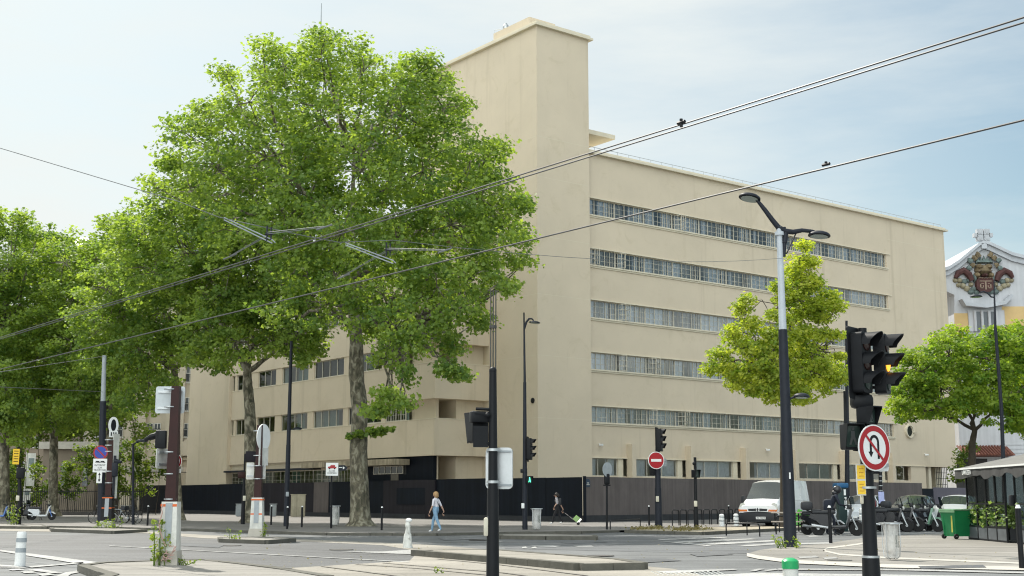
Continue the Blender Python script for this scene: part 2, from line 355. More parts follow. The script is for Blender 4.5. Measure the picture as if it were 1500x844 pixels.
def kerbline(pts, h, w=.2, L0=1.0, closed=False, name='kerb'):
    P = [Vector((p.x, p.y, 0)) for p in pts]
    if closed: P.append(P[0])
    b = MB()
    for a, c in zip(P[:-1], P[1:]):
        d = c - a; n = max(1, round(d.length / L0)); u = d / d.length; q = Vector((-u.y, u.x, 0))
        for i in range(n):
            s = a + d * (i / n); e = a + d * ((i + 1) / n)
            dz = random.uniform(-.006, .006)
            b.obox(s + u * .006 - q * w / 2 + Vector((0, 0, -.04)), (e - s) - u * .012, q * w, (0, 0, h + .05 + dz))
    return struct(b.build(name, kerbm))
# the pavement along the hoarding (raised) and its kerb
pv = [(-400, 763.5), (-100, 768), (60, 770.2), (150, 772), (300, 775.5), (480, 781), (640, 781.5), (740, 779.5), (850, 778.5), (905, 777)]
P = gpoly(pv, .1); FAR = [Vector((30, 90, 0)), Vector((70, 140, 0)), Vector((60, 300, 0)), Vector((-300, 420, 0))]
sheet('pavement', P + FAR, .1, asph_s)
kerbline(P, .1)
P5 = gpoly([(905, 777), (1020, 776.5), (1090, 774.5), (1160, 773), (1260, 769)], .1)
sheet('road_edge_strip', gpoly([(-400, 771), (-100, 776), (60, 779), (215, 781.5), (300, 789), (430, 793), (560, 799), (602, 806), (720, 806), (640, 799), (480, 792), (300, 784), (200, 778), (60, 775), (-400, 768)]), .008, conc_p)
# traffic islands
def island(name, pts, m, h=.13, edge=.16):
    P = gpoly(pts, h); sheet(name, P, h - .004, m); kerbline(P, h, edge, .9, True, 'kerb')
island('traffic_island', [(122, 828), (150, 824.5), (235, 821), (300, 820), (355, 826), (420, 834), (480, 844), (520, 870), (60, 870), (165, 842)], pave_r, .14, .24)
island('traffic_island', [(75, 773), (180, 774.2), (214, 775.5), (165, 778), (78, 775)], pave_r)
island('traffic_island', [(322, 787), (400, 787), (431, 789), (390, 791.6), (324, 789.5)], pave_r)
island('traffic_island', [(608, 806), (724, 805), (905, 819), (941, 824.5), (848, 826), (720, 815)], conc_p, .15, .26)
island('traffic_island', [(733, 782.5), (800, 782), (870, 784), (873, 786), (800, 786), (735, 785)], pave_r)
island('planted_island', [(917, 777), (955, 773.5), (1100, 771.5), (1190, 770), (1230, 771), (1140, 774), (1030, 779.5), (990, 778.8)], mat('dry_dirt', (.33, .29, .22), .95, .25, 2, .4, 20), .13, .16)
island('traffic_island', [(-60, 766), (60, 768.5), (70, 771.5), (0, 771), (-60, 769)], pave_r)
# light pavement on the right, with lighter curved bands
sheet('corner_pavement', gpoly([(1094, 812), (1112, 806.5), (1150, 801.5), (1205, 797.5), (1262, 789), (1350, 783), (1420, 781), (1520, 790), (1900, 800), (1900, 850), (1520, 836), (1300, 832), (1160, 826), (1108, 817)]), .014, pave_r)
lightband = mat('pale_slabs', (.42, .40, .36), .85, .12, 1.5)
def band(pts, z, wpx, m, name):
    up = gpoly([(x, y - wpx / 2) for x, y in pts], z); dn = gpoly([(x, y + wpx / 2) for x, y in pts], z)
    k = MB(); n = len(up); k.add([(p.x, p.y, z) for p in up + dn], [[i, n + i, n + i + 1, i + 1] for i in range(n - 1)]); o = k.build(name, m)
    for p in o.data.polygons:
        if p.normal.z < 0: p.flip()
    return struct(o)
band([(1094, 812.5), (1110, 816), (1160, 822.5), (1300, 829), (1520, 833)], .020, 5, lightband, 'paving_band')
band([(1520, 826), (1300, 817), (1230, 812), (1206, 806.5), (1212, 803), (1255, 797.5), (1285, 792)], .021, 2.2, lightband, 'paving_band')
for q in ([(1168, 817), (1195, 815.5), (1200, 818), (1172, 819.5)], [(1205, 818.5), (1224, 817.6), (1228, 819.6), (1208, 820.5)],
          [(1345, 831), (1440, 829), (1445, 833), (1350, 835)]): sheet('pavement_patch', gpoly(q), .026, paintw if q[0][0] < 1300 else asph_d)
sheet('parking_asphalt', gpoly([(1150, 783), (1230, 776), (1420, 772), (1440, 781), (1350, 783.5), (1262, 789.5), (1205, 798), (1150, 801)]), .010, asph)
sheet('side_road_asphalt', gpoly([(735, 789), (905, 780), (1025, 784.5), (1140, 782), (1150, 801), (1094, 811), (960, 809), (740, 804)]), .006, asphalt('asphalt_side', (.12, .125, .13), .15))  # side road sheet, slightly darker than the main asphalt
# painted markings
bm_ = MB()
def mark(*pts, z=.018):
    P = gpoly(pts); b = [(p.x, p.y, z) for p in P]
    a = sum(b[i][0] * b[(i + 1) % len(b)][1] - b[(i + 1) % len(b)][0] * b[i][1] for i in range(len(b)))
    if a < 0: b = b[::-1]
    bm_.add(b, [list(range(len(b)))])
mark((0, 806), (-30, 803), (-30, 805), (0, 808.6), (110, 826), (140, 827.5), (146, 825))
mark((38, 831), (122, 824.5), (122, 826), (46, 832.6)); mark((-30, 826), (22, 830), (36, 832), (-30, 828.5))
for q in ([(12, 835.2), (28, 834), (36, 835.6), (18, 837)], [(40, 836), (58, 834.8), (92, 840), (76, 841)], [(30, 838.5), (46, 837.2), (54, 840), (36, 841)], [(54, 842), (70, 840.6), (80, 843), (62, 845)], [(0, 831), (30, 831.6), (40, 833), (0, 832.6)]): mark(*q)
mark((80, 846), (95, 840), (118, 836), (122, 838.5), (104, 842), (96, 848))
for (a, b2, c, d) in (((962, 790.6), (1062, 787.4), (1066, 788.4), (968, 792)), ((985, 794.4), (1100, 789.4), (1110, 790.6), (1010, 795.8)), ((1018, 797.4), (1130, 792), (1142, 793.4), (1043, 799)), ((1080, 799.8), (1155, 795), (1160, 797), (1098, 801)), ((966, 793.6), (990, 794.8), (1044, 799.8), (1036, 800.8)), ((1165, 796.5), (1215, 795), (1220, 797), (1165, 798.6)), ((1180, 785.5), (1232, 784), (1240, 785.6), (1186, 787))): mark(a, b2, c, d)
for x0 in (764, 778): mark((x0, 802.4), (x0 + 6, 801.4), (x0 + 9, 803), (x0 + 2, 804.2))
mark((775, 800.5), (800, 799.8), (822, 800.6), (812, 802.4), (790, 801.6)); mark((840, 800.6), (866, 800), (870, 801.6), (846, 802))
mark((960, 838.5), (1000, 836.5), (1075, 834.6), (1080, 836), (1010, 839.4), (980, 841)); mark((1098, 836.8), (1112, 834.2), (1120, 834.6), (1106, 838)); mark((1118, 836.6), (1136, 834.4), (1140, 836), (1124, 837.6))
mark((1000, 846), (1110, 840.2), (1500, 846), (1500, 852)); mark((1140, 834), (1330, 834.6), (1500, 839), (1500, 841.2), (1330, 837), (1140, 836))
mark((560, 808.8), (604, 806), (606, 813), (500, 809)); mark((160, 800), (600, 824), (599, 824.8), (160, 800.6))
struct(bm_.build('road_markings', paintw))
bg_ = MB()
def strip3(pts, wd, z, m):
    P = gpoly(pts)
    for a, c in zip(P[:-1], P[1:]):
        d = (c - a); q = Vector((-d.y, d.x, 0)).normalized() * wd / 2
        b = [(v.x, v.y, z) for v in (a - q, c - q, c + q, a + q)]
        bg_.add(b, [[0, 1, 2, 3]], m)
for pts in ([(470, 831), (585, 846)], [(520, 828), (610, 834), (735, 846)], [(560, 826), (735, 840.5), (790, 848)], [(640, 820), (730, 828.5), (860, 845)]):
    strip3(pts, .05, .022, 0); strip3([(x + 1.6, y - .3) for x, y in pts], .05, .026, 1)
struct(bg_.build('tram_rail', [groove, railst]))
# dark joints of the bus lane
bj = MB(); bg_ = bj
for pts in ([(0, 790), (240, 800), (360, 806), (600, 815)], [(220, 793), (430, 804), (560, 812)]): strip3(pts, .03, .016, 0)
struct(bj.build('asphalt_joint', groove))
# manholes and repair patches
for px, py, r in ((880, 815, .36), (700, 792, .34), (1230, 822, .30), (500, 806, .36), (340, 800, .3)):
    p = G(px, py); k = MB(); k.lathe([(r, .012), (r, .024)], (p.x, p.y, 0), 22); o = k.build('manhole_cover', mat('cast_iron', (.06, .058, .055), .6, .3, 12, .6, 30)); struct(o)
for i, q in enumerate(([(870, 822), (960, 818), (1000, 822), (905, 827)], [(1010, 812), (1060, 810), (1075, 813), (1022, 816)], [(640, 788), (700, 786), (712, 790), (650, 792)], [(250, 795), (330, 799), (320, 803), (240, 799)], [(820, 794), (880, 792.5), (890, 795), (828, 797)])):
    sheet('asphalt_patch', gpoly(q), .015, asphalt('asphalt_patch_%d' % i, (.10 + .02 * (i % 3), .105 + .02 * (i % 3), .11 + .02 * (i % 3)), .2))
# tactile studs by the crossing
bt = MB()
for i in range(14):
    for j in range(4):
        p = G(955 + i * 7.5 + j * 3, 838.6 + j * 1.6); bt.lathe([(.028, .012), (.022, .024), (.0, .025)], (p.x, p.y, 0), 7)
stuff(bt.build('tactile_studs', whited))

# ------------------------------------------------------------------ the long beige building
AR = R(37.8); r_ = Vector((cos(AR), sin(AR), 0)); l_ = Vector((-sin(AR), cos(AR), 0)); nr = -l_; nl = -r_
Z = Vector((0, 0, 1))
T0 = Vector((1.85, 90.8, 0)); TW = 5.15
bld = thing('apartment_block', 'long beige modernist block with ribbon windows and a blank corner tower, behind the hoarding', 'building', T0)
B0 = T0 + r_ * TW + l_ * .5
def FP(t, d, z, base=B0, u=r_, n=nr): return base + u * t + n * d + Z * z
def slab(mb, t0, t1, d0, d1, z0, z1, base=B0, u=r_, n=nr, mi=0):
    mb.obox(FP(t0, d0, z0, base, u, n), u * (t1 - t0), n * (d1 - d0), Z * (z1 - z0), mi)
def bpart(mb, name, m, parent=bld): return mb.build(name, m, parent, T0)
hit = lambda px, py: on_plane(px, py, B0, r_)
LF = hit(1391, 500)[0]
def avg(l, r): return (hit(*l)[1] + hit(*r)[1]) / 2
rib = [((870, 291.2), (870, 316.5), (1298, 373), (1298, 391.5)), ((870, 364), (870, 389.5), (1300.5, 433.6), (1300.5, 451.5)),
       ((871, 440), (871, 465.5), None, None), ((873, 516.6), (873, 541.3), None, None), ((875, 595), (875, 619), (1308.6, 621.5), (1308.6, 640))]
ribs = []
for a, b, c, d in rib:
    zt = hit(*a)[1] if c is None else (hit(*a)[1] + hit(*c)[1]) / 2; zb = hit(*b)[1] if d is None else (hit(*b)[1] + hit(*d)[1]) / 2
    te = (hit(*c)[0] if c else hit(1302, 480)[0]); ribs.append((zb, zt, te))
ZR = avg((870, 226), (1386, 341))
zg1 = avg((876, 671.8), (1145, 677.7)); zg0 = 0
print('ribs', ribs, 'roof', ZR, 'LF', LF, 'ground head', zg1)
wall = MB()
zs = [zg1] + [z for rb in reversed(ribs) for z in rb[:2]] + [ZR]
for i in range(0, len(zs), 2): slab(wall, 0, LF, -.35, 0, zs[i], zs[i + 1])
for zb, zt, te in ribs: slab(wall, te, LF, -.35, 0, zb, zt)
t56 = hit(1356, 690)[0]
slab(wall, hit(1300, 690)[0] + 3.6, t56, -.35, -.002, 0, zg1)
slab(wall, LF - .35, LF, -14, -.35, zg1, ZR)
slab(wall, 0, LF, -14, -2.6, 0, ZR - .4)          # inner core
bpart(wall, 'wall', stucco)
cor = MB(); slab(cor, 0, LF + .35, -14, .32, ZR, ZR + .16); slab(cor, 0, LF + .2, -13.8, .12, ZR + .16, ZR + .34)
bpart(cor, 'cornice', stucco2)
rl = MB()
for i in range(40): p = FP(LF * i / 39, -.25, ZR + .34); rl.tube([p, p + Z * .38], .018, 5)
rl.tube([FP(0, -.25, ZR + .7), FP(LF, -.25, ZR + .7)], .022, 5); bpart(rl, 'roof_rail', greym)
for z in (ribs[0][1] + 1.5, ribs[1][1] + 1.2): jb = MB(); slab(jb, ribs[0][2] + .3, LF, 0, .004, z, z + .03); bpart(jb, 'joint_line', stucco2)
def curtain(mb, t0, t1, z0, z1, dep, base, u, n, k=None, mi=0):
    k = k or max(4, int((t1 - t0) / .09)); vs = []
    for i in range(k + 1):
        t = t0 + (t1 - t0) * i / k; d = dep + (.045 if i % 2 else -.045) * random.uniform(.5, 1.2)
        vs += [FP(t, d, z0, base, u, n), FP(t, d, z1, base, u, n)]
    mb.add(vs, [[2 * i, 2 * i + 2, 2 * i + 3, 2 * i + 1] for i in range(k)], mi, False)
def window(t0, t1, z0, z1, cuts, base, u, n, bars=True, cur=.8, dep=-.16, mats=(curtain_m, curtain_d), fm=frame_m, opens=(), hb=3, gl=None, bt=.05):
    f = MB(); fw = bt
    slab(f, t0, t1, dep - .07, dep, z0, z0 + fw, base, u, n); slab(f, t0, t1, dep - .07, dep, z1 - fw, z1, base, u, n)
    cs = [t0 + (t1 - t0) * c for c in cuts]
    for i, c in enumerate(cs):
        a, b = (c, c + fw) if i == 0 else ((c - fw, c) if i == len(cs) - 1 else (c - fw / 2, c + fw / 2))
        slab(f, a, b, dep - .068, dep + .004, z0 + fw, z1 - fw, base, u, n)
    for a, b in zip(cs[:-1], cs[1:]):
        wd = b - a
        if wd > .35 and bars:
            slab(f, (a + b) / 2 - .013, (a + b) / 2 + .013, dep - .05, dep - .02, z0 + fw, z1 - fw, base, u, n)
        for k in range(1, hb if bars else 0):
            zz = z0 + (z1 - z0) * k / hb; slab(f, a + fw / 2, b - fw / 2, dep - .047, dep - .023, zz - .012, zz + .012, base, u, n)
    w_ = bpart(f, 'window', fm)
    g = MB(); g.add([FP(t0, dep - .035, z0, base, u, n), FP(t1, dep - .035, z0, base, u, n), FP(t1, dep - .035, z1, base, u, n), FP(t0, dep - .035, z1, base, u, n)], [[0, 1, 2, 3]])
    bpart(g, 'pane', gl or glass, w_)
    c = MB(); any_ = False
    for i, (a, b) in enumerate(zip(cs[:-1], cs[1:])):
        q = random.random()
        if q < cur:
            any_ = True; mi = 0 if random.random() < .78 else 1
            aa, bb = (a, b)
            if random.random() < .22: aa = a + (b - a) * random.uniform(.3, .7)
            elif random.random() < .1: bb = b - (b - a) * random.uniform(.3, .6)
            curtain(c, aa, bb, z0, z1, dep - .22 - random.uniform(0, .1), base, u, n, mi=mi)
    if any_: bpart(c, 'curtain', list(mats), w_)
    for (tc_, ang) in opens:                        # a casement leaf standing open
        lf = MB(); h = FP(tc_, dep + .01, z0 + .05, base, u, n); d = u * cos(ang) + n * sin(ang); q = (n * cos(ang) - u * sin(ang)) * .04; wd = .62; hh = z1 - z0 - .1
        for x in (0, wd / 2, wd): lf.obox(h + d * (x - .02), d * .04, q, Z * hh)
        for k in range(hb + 1): lf.obox(h + d * .02 + Z * (hh - .035) * k / hb, d * (wd - .04), q * .9, Z * .035)
        bpart(lf, 'casement', fm, w_)
    return w_
for bi, (zb, zt, te) in enumerate(ribs):
    n = round(te / 3.02); U = te / n
    for i in range(n):
        op = []
        if (bi, i) in ((0, 3), (1, 0), (1, 1), (3, 1), (3, 2), (4, 2), (4, 3), (2, 1)): op = [(i * U + .3, R(60)), (i * U + 1.1, R(100))][:1 + (bi + i) % 2]
        window(i * U + .012, (i + 1) * U - .012, zb, zt, (0, .33, .66, .83, 1), B0, r_, nr, opens=op, cur=(.92 if bi in (0, 4) else .84), hb=3,
               mats=(curtain_m, curtain_d))
    s = MB(); slab(s, 0, te + .1, -.3, .14, zb - .10, zb + .004); slab(s, 0, te + .05, .0, .07, zb - .22, zb - .10); bpart(s, 'sill', stucco2)
    s = MB(); slab(s, 0, te + .5, 0, .10, zt + .004, zt + .07); bpart(s, 'header_ledge', stucco2)
# ground floor: pilasters, inner piers, windows
s = MB(); slab(s, 0, t56, 0, .10, zg1 - .002, zg1 + .06); bpart(s, 'header_ledge', stucco2)
pil = [(913, 925.6, 651), (999.6, 1011, 654), (1079.6, 1090.7, 656.5), (1153, 1163, 659), (1223.6, 1235, 661), (1296, 1304, 664)]
pt = []
for x0, x1, yt in pil:
    t, zt = hit(x1, yt); t -= 0.15
    p = MB(); slab(p, t - .42, t, 0.001, .62, 0, hit(x0, yt)[1]); bpart(p, 'pilaster', stucco)
    q = MB(); slab(q, t - 1.25, t - .75, -.3, -.03, 0, zg1); bpart(q, 'pier', stucco2); pt.append(t)
sillz = avg((875, 698), (1145, 700.5))
low = MB(); slab(low, 0, t56, -.3, -.05, 0, sillz); bpart(low, 'low_wall', stucco)
edges = [0.0] + pt
for a, b in zip(edges[:-1], edges[1:]):
    window(a + .06, b - 1.3, sillz, zg1, (0, .36, .68, 1), B0, r_, nr, bars=False, cur=.85, mats=(curtain_m, curtain_g), bt=.05)
tw = hit(1301, 690)[0]; window(tw + .3, tw + 2.6, sillz, zg1, (0, .5, 1), B0, r_, nr, bars=False, cur=.2)
gate = MB()
for i in range(7): slab(gate, t56 + 2.1 + i * .28, t56 + 2.14 + i * .28, -.3, -.26, 1.0, zg1)
for k in range(4): slab(gate, t56 + 2.1, t56 + 3.8, -.31, -.25, 2.3 + k * .55, 2.34 + k * .55)
bpart(gate, 'iron_gate', blackm)
po = MB(); slab(po, t56 + .9, t56 + 1.3, -2.5, -.3, 0, zg1); slab(po, t56 + 3.9, LF - 0.1, -2.4, -1.6, 0, zg1); bpart(po, 'porch_wall', stucco2)
# porthole
tp, zp = hit(1331, 632)
ph = MB(); ph.lathe([(.62, 0), (.62, .22), (.52, .22), (.48, .03)], FP(tp, 0, zp), 28, axis=nr); o_ = bpart(ph, 'porthole', stucco2)
ph = MB(); ph.lathe([(.48, .0), (.48, .02)], FP(tp, .02, zp), 28, axis=nr); bpart(ph, 'pane', darkglass, o_)
ph = MB(); slab(ph, tp + .3, tp + 1.1, .2, .42, zp - .12, zp - .08); bpart(ph, 'shelf', stucco2)
for px, py in ((1121.5, 659.5), (1354, 666.5), (877, 652)):
    t, z = hit(px, py); c = MB(); c.box(FP(t, .28, z), (.3, .18, .16), AR - 1.2, bev=.03); c.tube([FP(t, 0, z + .1), FP(t, .25, z + .05)], .03, 6); bpart(c, 'security_camera', whitep)
# tower
ZT = zat(33, T0.y + .3) - .38
tow = MB(); tow.obox(T0, r_ * TW, l_ * 16, Z * ZT); bpart(tow, 'tower', stucco)
tc_ = MB(); tc_.obox(T0 - r_ * .3 - l_ * .3 + Z * ZT, r_ * (TW + .6), l_ * 16.6, Z * .16); tc_.obox(T0 - r_ * .14 - l_ * .14 + Z * (ZT + .16), r_ * (TW + .28), l_ * 16.28, Z * .22)
bpart(tc_, 'tower_cornice', stucco2)
for py in (199, 258, 345, 430, 520, 612):
    z = zat(py, T0.y); tj = MB(); tj.obox(T0 - r_ * .003 - l_ * .003 + Z * z, r_ * (TW + .004), l_ * .2, Z * .025); tj.obox(T0 - r_ * .003 + Z * z, r_ * .2, l_ * 16, Z * .025); bpart(tj, 'joint_line', stucco2)
rb = T0 + r_ * .9 + l_ * 2.0
zb_ = zat(24.5, rb.y); bx_ = MB(); bx_.obox(rb + Z * (ZT + .38), r_ * 2.6, l_ * 4.6, Z * (zb_ - ZT - .38)); bpart(bx_, 'lift_house', stucco)
va = At(741, 40, rb.y + 4.2); vm = MB(); vz = zat(46, va.y)
vm.lathe([(.05, 0), (.05, .25), (.24, .3), (.26, .45), (.2, .62), (.1, .7), (.1, .78), (0, .8)], (va.x, va.y, vz - .1), 12); vm.tube([(va.x - .9, va.y, vz - .2), (va.x - .9, va.y, vz + .1), (va.x - .4, va.y, vz + .2)], .03, 6)
bpart(vm, 'roof_vent', galv)
c2 = MB(); a1 = on_plane(881, 643, T0, r_)
pn = on_plane(783, 587, T0, -l_ if False else l_)
tz = MB(); z = zat(588, T0.y + 1.2); tz.lathe([(.2, 0), (.2, .06), (.12, .1)], T0 + l_ * .55 - r_ * .0 + Z * z, 12, axis=nl); bpart(tz, 'wall_lamp', blackm)
# rooftop pavilion beyond the tower
pv_ = MB(); zp1 = zat(187, 95.8); slab(pv_, -.5, 4.3, -6, -1.2, zp1 - .35, zp1); bpart(pv_, 'pavilion_roof', stucco2)
pg = MB(); slab(pg, -.5, 1.3, -5.2, -2.4, ZR + .3, zp1 - .35); bpart(pg, 'pavilion_glazing', glassmat('pale_glass', (.75, .8, .84), 2.2))
pf = MB()
for t in (-.4, .5, 1.32): slab(pf, t, t + .06, -2.42, -2.36, ZR + .3, zp1 - .35)
bpart(pf, 'pavilion_frame', frame_m)

# side wing along the avenue
W0 = T0 * 1.0; W0 = Vector((-5.65, 92.4, 0)); hw = lambda px, py: on_plane(px, py, W0, l_)
RW = (T0 - W0).dot(r_)                            # reach from the wing's face back to the tower's flank
bz = [(zat(667, W0.y), zat(613, W0.y)), (zat(583, W0.y), zat(530, W0.y))]
sp = bz[1][0] - bz[0][0]
for k in (2, 3): bz.append((bz[1][0] + sp * (k - 1), bz[1][1] + sp * (k - 1)))
bz.append((bz[3][0] + sp, bz[3][0] + sp + .7))
tE = hw(338, 620)[0]; tEnd = hw(280, 620)[0]; tL = hw(592, 600)[0]; tN = hw(627, 600)[0]
print('wing', bz, tE, tEnd, tL, tN, 'RW', RW)
wg = MB()
S = lambda mb, a, b, d0, d1, z0, z1, mi=0: slab(mb, a, b, d0, d1, z0, z1, W0, l_, nl, mi)
for zb, zt in bz: S(wg, 0, tE, -RW + .01, 0, zb, zt)
S(wg, tE, tEnd, -RW, .28, 0, bz[-1][1])
for k in range(5):
    z0 = 0 if k == 0 else bz[k - 1][1]; z1 = bz[k][0]
    S(wg, tN, tL, -.95, -.7, z0, z1)                          # loggia: wall at the left of the nook
    S(wg, .75, 3.4, -RW + .01, -RW + 2.5, z0, z1)              # wall at its right
    S(wg, 3.6, tL, -RW + .01, -.95, z0, z1); S(wg, tL, tE, -RW + .01, -2.5, z0, z1)                    # back of the nook
bpart(wg, 'wing_wall', stucco)
cp = MB()
for zb, zt in bz: S(cp, -.03, tE, -RW + .02, .03, zt, zt + .05)
bpart(cp, 'parapet_coping', stucco2)
wins = [(334, 342, (0, 1)), (345, 359.5, (0, .5, 1)), (376, 402, (0, .33, .66, 1)), (411, 449.5, (0, .25, .5, .75, 1)), (458, 501.5, (0, .25, .5, .75, 1)), (509, 557.5, (0, .25, .5, .75, 1)), (563, 592, (0, .25, .5, .75, 1))]
wt = [(hw(b, 600)[0], hw(a, 600)[0], c) for a, b, c in wins]
def pier(a_, b_, z0, z1): q_ = MB(); S(q_, a_, b_, -.5, -.06, z0, z1); bpart(q_, 'window_pier', stucco)
for k in range(1, 5):
    z0, z1 = bz[k - 1][1] + .05, bz[k][0]; last = tL
    for a, b, c in reversed(wt):
        a2 = max(a, last)
        if a2 - last > .03: pier(last, a2, z0, z1)
        window(a2, b, z0, z1, c, W0, l_, nl, bars=(a2 < tL + .5), cur=.5, mats=(curtain_g, curtain_d), gl=darkglass if random.random() < .4 else wingglass, bt=.075)
        last = b
    if tE - last > .02: pier(last, tE, z0, z1)
# wing ground floor: barred glazing, canopies, dark recessed wall
zc = bz[0][0]; t1, t2, t3 = hw(517, 690)[0], hw(467, 690)[0], hw(395, 690)[0]
zs0 = 3.0
for a, b in ((t1, t2), (t2, t3), (t3, tE - .1)):
    window(a + .03, b - .03, zs0 - .3, zc - .75, [i / 6 for i in range(7)], W0, l_, nl, bars=True, cur=.4, mats=(curtain_g, curtain_d), dep=-.3, hb=3, gl=wingglass)
lw = MB(); S(lw, t1, tE, -.7, -.3, 0, zs0 - .3); S(lw, t1, tE, -.7, -.2, zc - .75, zc - .001); bpart(lw, 'low_wall', stucco)
dk = MB(); S(dk, tN - .1, t1, -.75, -.45, 0, zc - .001); bpart(dk, 'dark_wall', navy)
c1 = MB(); S(c1, t2, tE, -.2, .55, zc - .72, zc - .56); bpart(c1, 'thin_canopy', charcoal)
c1 = MB(); ta, tb = hw(597, 665)[0], hw(461, 665)[0]; S(c1, ta, tb, -.2, 1.25, zc - .62, zc - .18); bpart(c1, 'concrete_canopy', mat('weathered_concrete', (.33, .28, .2), .9, .35, 1.2, .4, 12, streak=.4))
window(hw(586, 670)[0], hw(543, 670)[0], zc - 1.25, zc - .65, [i / 5 for i in range(6)], W0, l_, nl, bars=False, cur=0, dep=-.25, gl=darkglass)
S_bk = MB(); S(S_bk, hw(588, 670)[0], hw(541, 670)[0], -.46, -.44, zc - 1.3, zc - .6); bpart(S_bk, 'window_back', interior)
dr = MB(); S(dr, hw(577, 690)[0], hw(566, 690)[0], -.45, -.40, 0, 3.6); bpart(dr, 'door', mat('door_grey', (.16, .14, .11), .5, .2))
mp_ = MB(); S(mp_, 1.25, 1.6, -2.62, -2.55, 3.7, 4.1); bpart(mp_, 'notice_panel', blue)

# ------------------------------------------------------------------ hoarding
HZ = 2.86
def hoard_top(mb, a, b, th=.06, z0=.05, z1=HZ, mi=0):
    d = (b - a); q = Vector((d.y, -d.x, 0)).normalized() * th; mb.obox(Vector((a.x, a.y, z0)), d, -q, Z * (z1 - z0), mi)
HC = Vector((4.45, 78.8, 0)); hd = l_.copy()
hp = lambda px: HC + hd * on_plane(px, 735, HC, hd)[0]
ho = thing('hoarding', 'tall dark navy and plum site hoarding running along the avenue pavement', 'hoarding', HC)
seg = [(853, 800, navy), (800, 722, navy), (722, 640, navy), (640, 625, navy), (625, 562, plum), (562, 517, navy), (517, 482, navy), (482, 460, brownboard), (460, 430, plum), (430, 380, plum), (380, 320, navy), (320, 262, navy), (262, 205, navy)]
for i, (a, b, m) in enumerate(seg):
    k = MB(); A, Bq = hp(a), hp(b); dz = random.uniform(-.03, .03); hoard_top(k, A, Bq + (A - Bq).normalized() * .012, z1=HZ + dz)
    u = (Bq - A); nseg = max(1, int(u.length / 1.25)); q = Vector((u.y, -u.x, 0)).normalized()
    for j in range(1, nseg): p = A + u * (j / nseg); k.obox(Vector((p.x, p.y, .06)) + q * .0005, u.normalized() * .02, q * .004, Z * (HZ - .06), 0)
    k.build('panel', m, ho, HC)
k = MB(); hoard_top(k, hp(853), hp(205), .12, .0, .42); pl_ = k.build('plinth', mat('dark_plinth', (.03, .032, .036), .8, .3, 2, .3), ho, HC)
k = MB(); hoard_top(k, hp(627), hp(583), .14, 1.1, 2.3); k.build('access_panel', navy, ho, HC)
k = MB(); hoard_top(k, hp(640), hp(626), .2, 0, 2.85); k.build('post', plum, ho, HC)
HRm = Vector((35.6, 111, 0)); he = (HRm - HC).normalized()
h2 = thing('hoarding', 'brown streaked boards of the hoarding along the side street behind the white van', 'hoarding', HC)
nseg = 11
for i in range(nseg):
    A = HC + (HRm - HC) * (i / nseg); Bq = HC + (HRm - HC) * ((i + 1) / nseg)
    k = MB(); k.obox(Vector((A.x, A.y, .5)) + he * .006, (Bq - A) - he * .012, Vector((-he.y, he.x, 0)) * .06, Z * (HZ - .5 + random.uniform(-.012, .012)))
    k.build('panel', brownboard, h2, HC)
k = MB(); k.obox(HC + Vector((he.y, -he.x, 0)) * .04, (HRm - HC), Vector((-he.y, he.x, 0)) * .2, Z * .5); k.build('plinth', MATS['dark_plinth'], h2, HC)
k = MB(); k.box(HC + Vector((.02, -.06, HZ / 2 + .03)), (.14, .14, HZ), AR); k.build('corner_post', navy, h2, HC)
# grey end panels by the porch of the building
e0 = HRm + he * .1; h3 = thing('hoarding', 'grey violet boards with one dark board, last stretch of hoarding beside the cafe', 'hoarding', e0)
k = MB(); k.obox(e0, he * 2.0, Vector((-he.y, he.x, 0)) * .06, Z * 2.4); k.build('panel', navy, h3, e0)
k = MB(); k.obox(e0 + he * 2.02, he * 8, Vector((-he.y, he.x, 0)) * .06, Z * 2.5); k.build('panel', mat('grey_violet', (.11, .10, .125), .6, .15, 1, streak=.1), h3, e0)
# street plaque on the corner
k = MB(); pq = HC + he * .32 + Z * 2.45; k.plate(pq + Vector((he.y, -he.x, 0)) * .012, he, Z, Vector((he.y, -he.x, 0)) * .02, rect(-.22, -.22, .22, .14) [0:2] + [(.22, .14), (.12, .26), (-.12, .26), (-.22, .14)])
plq = tag(k.build('street_plaque', mat('plaque_blue', (.02, .04, .07), .4, .1)), 'small dark enamel street name plaque on the hoarding corner', 'street plaque')
k = MB(); k.plate(pq + Vector((he.y, -he.x, 0)) * .036, he, Z, Vector((he.y, -he.x, 0)) * .004, rect(-.14, -.1, .14, -.06)); k.plate(pq + Vector((he.y, -he.x, 0)) * .036, he, Z, Vector((he.y, -he.x, 0)) * .004, rect(-.1, .0, .1, .05)); k.build('plaque_band', whited, plq)

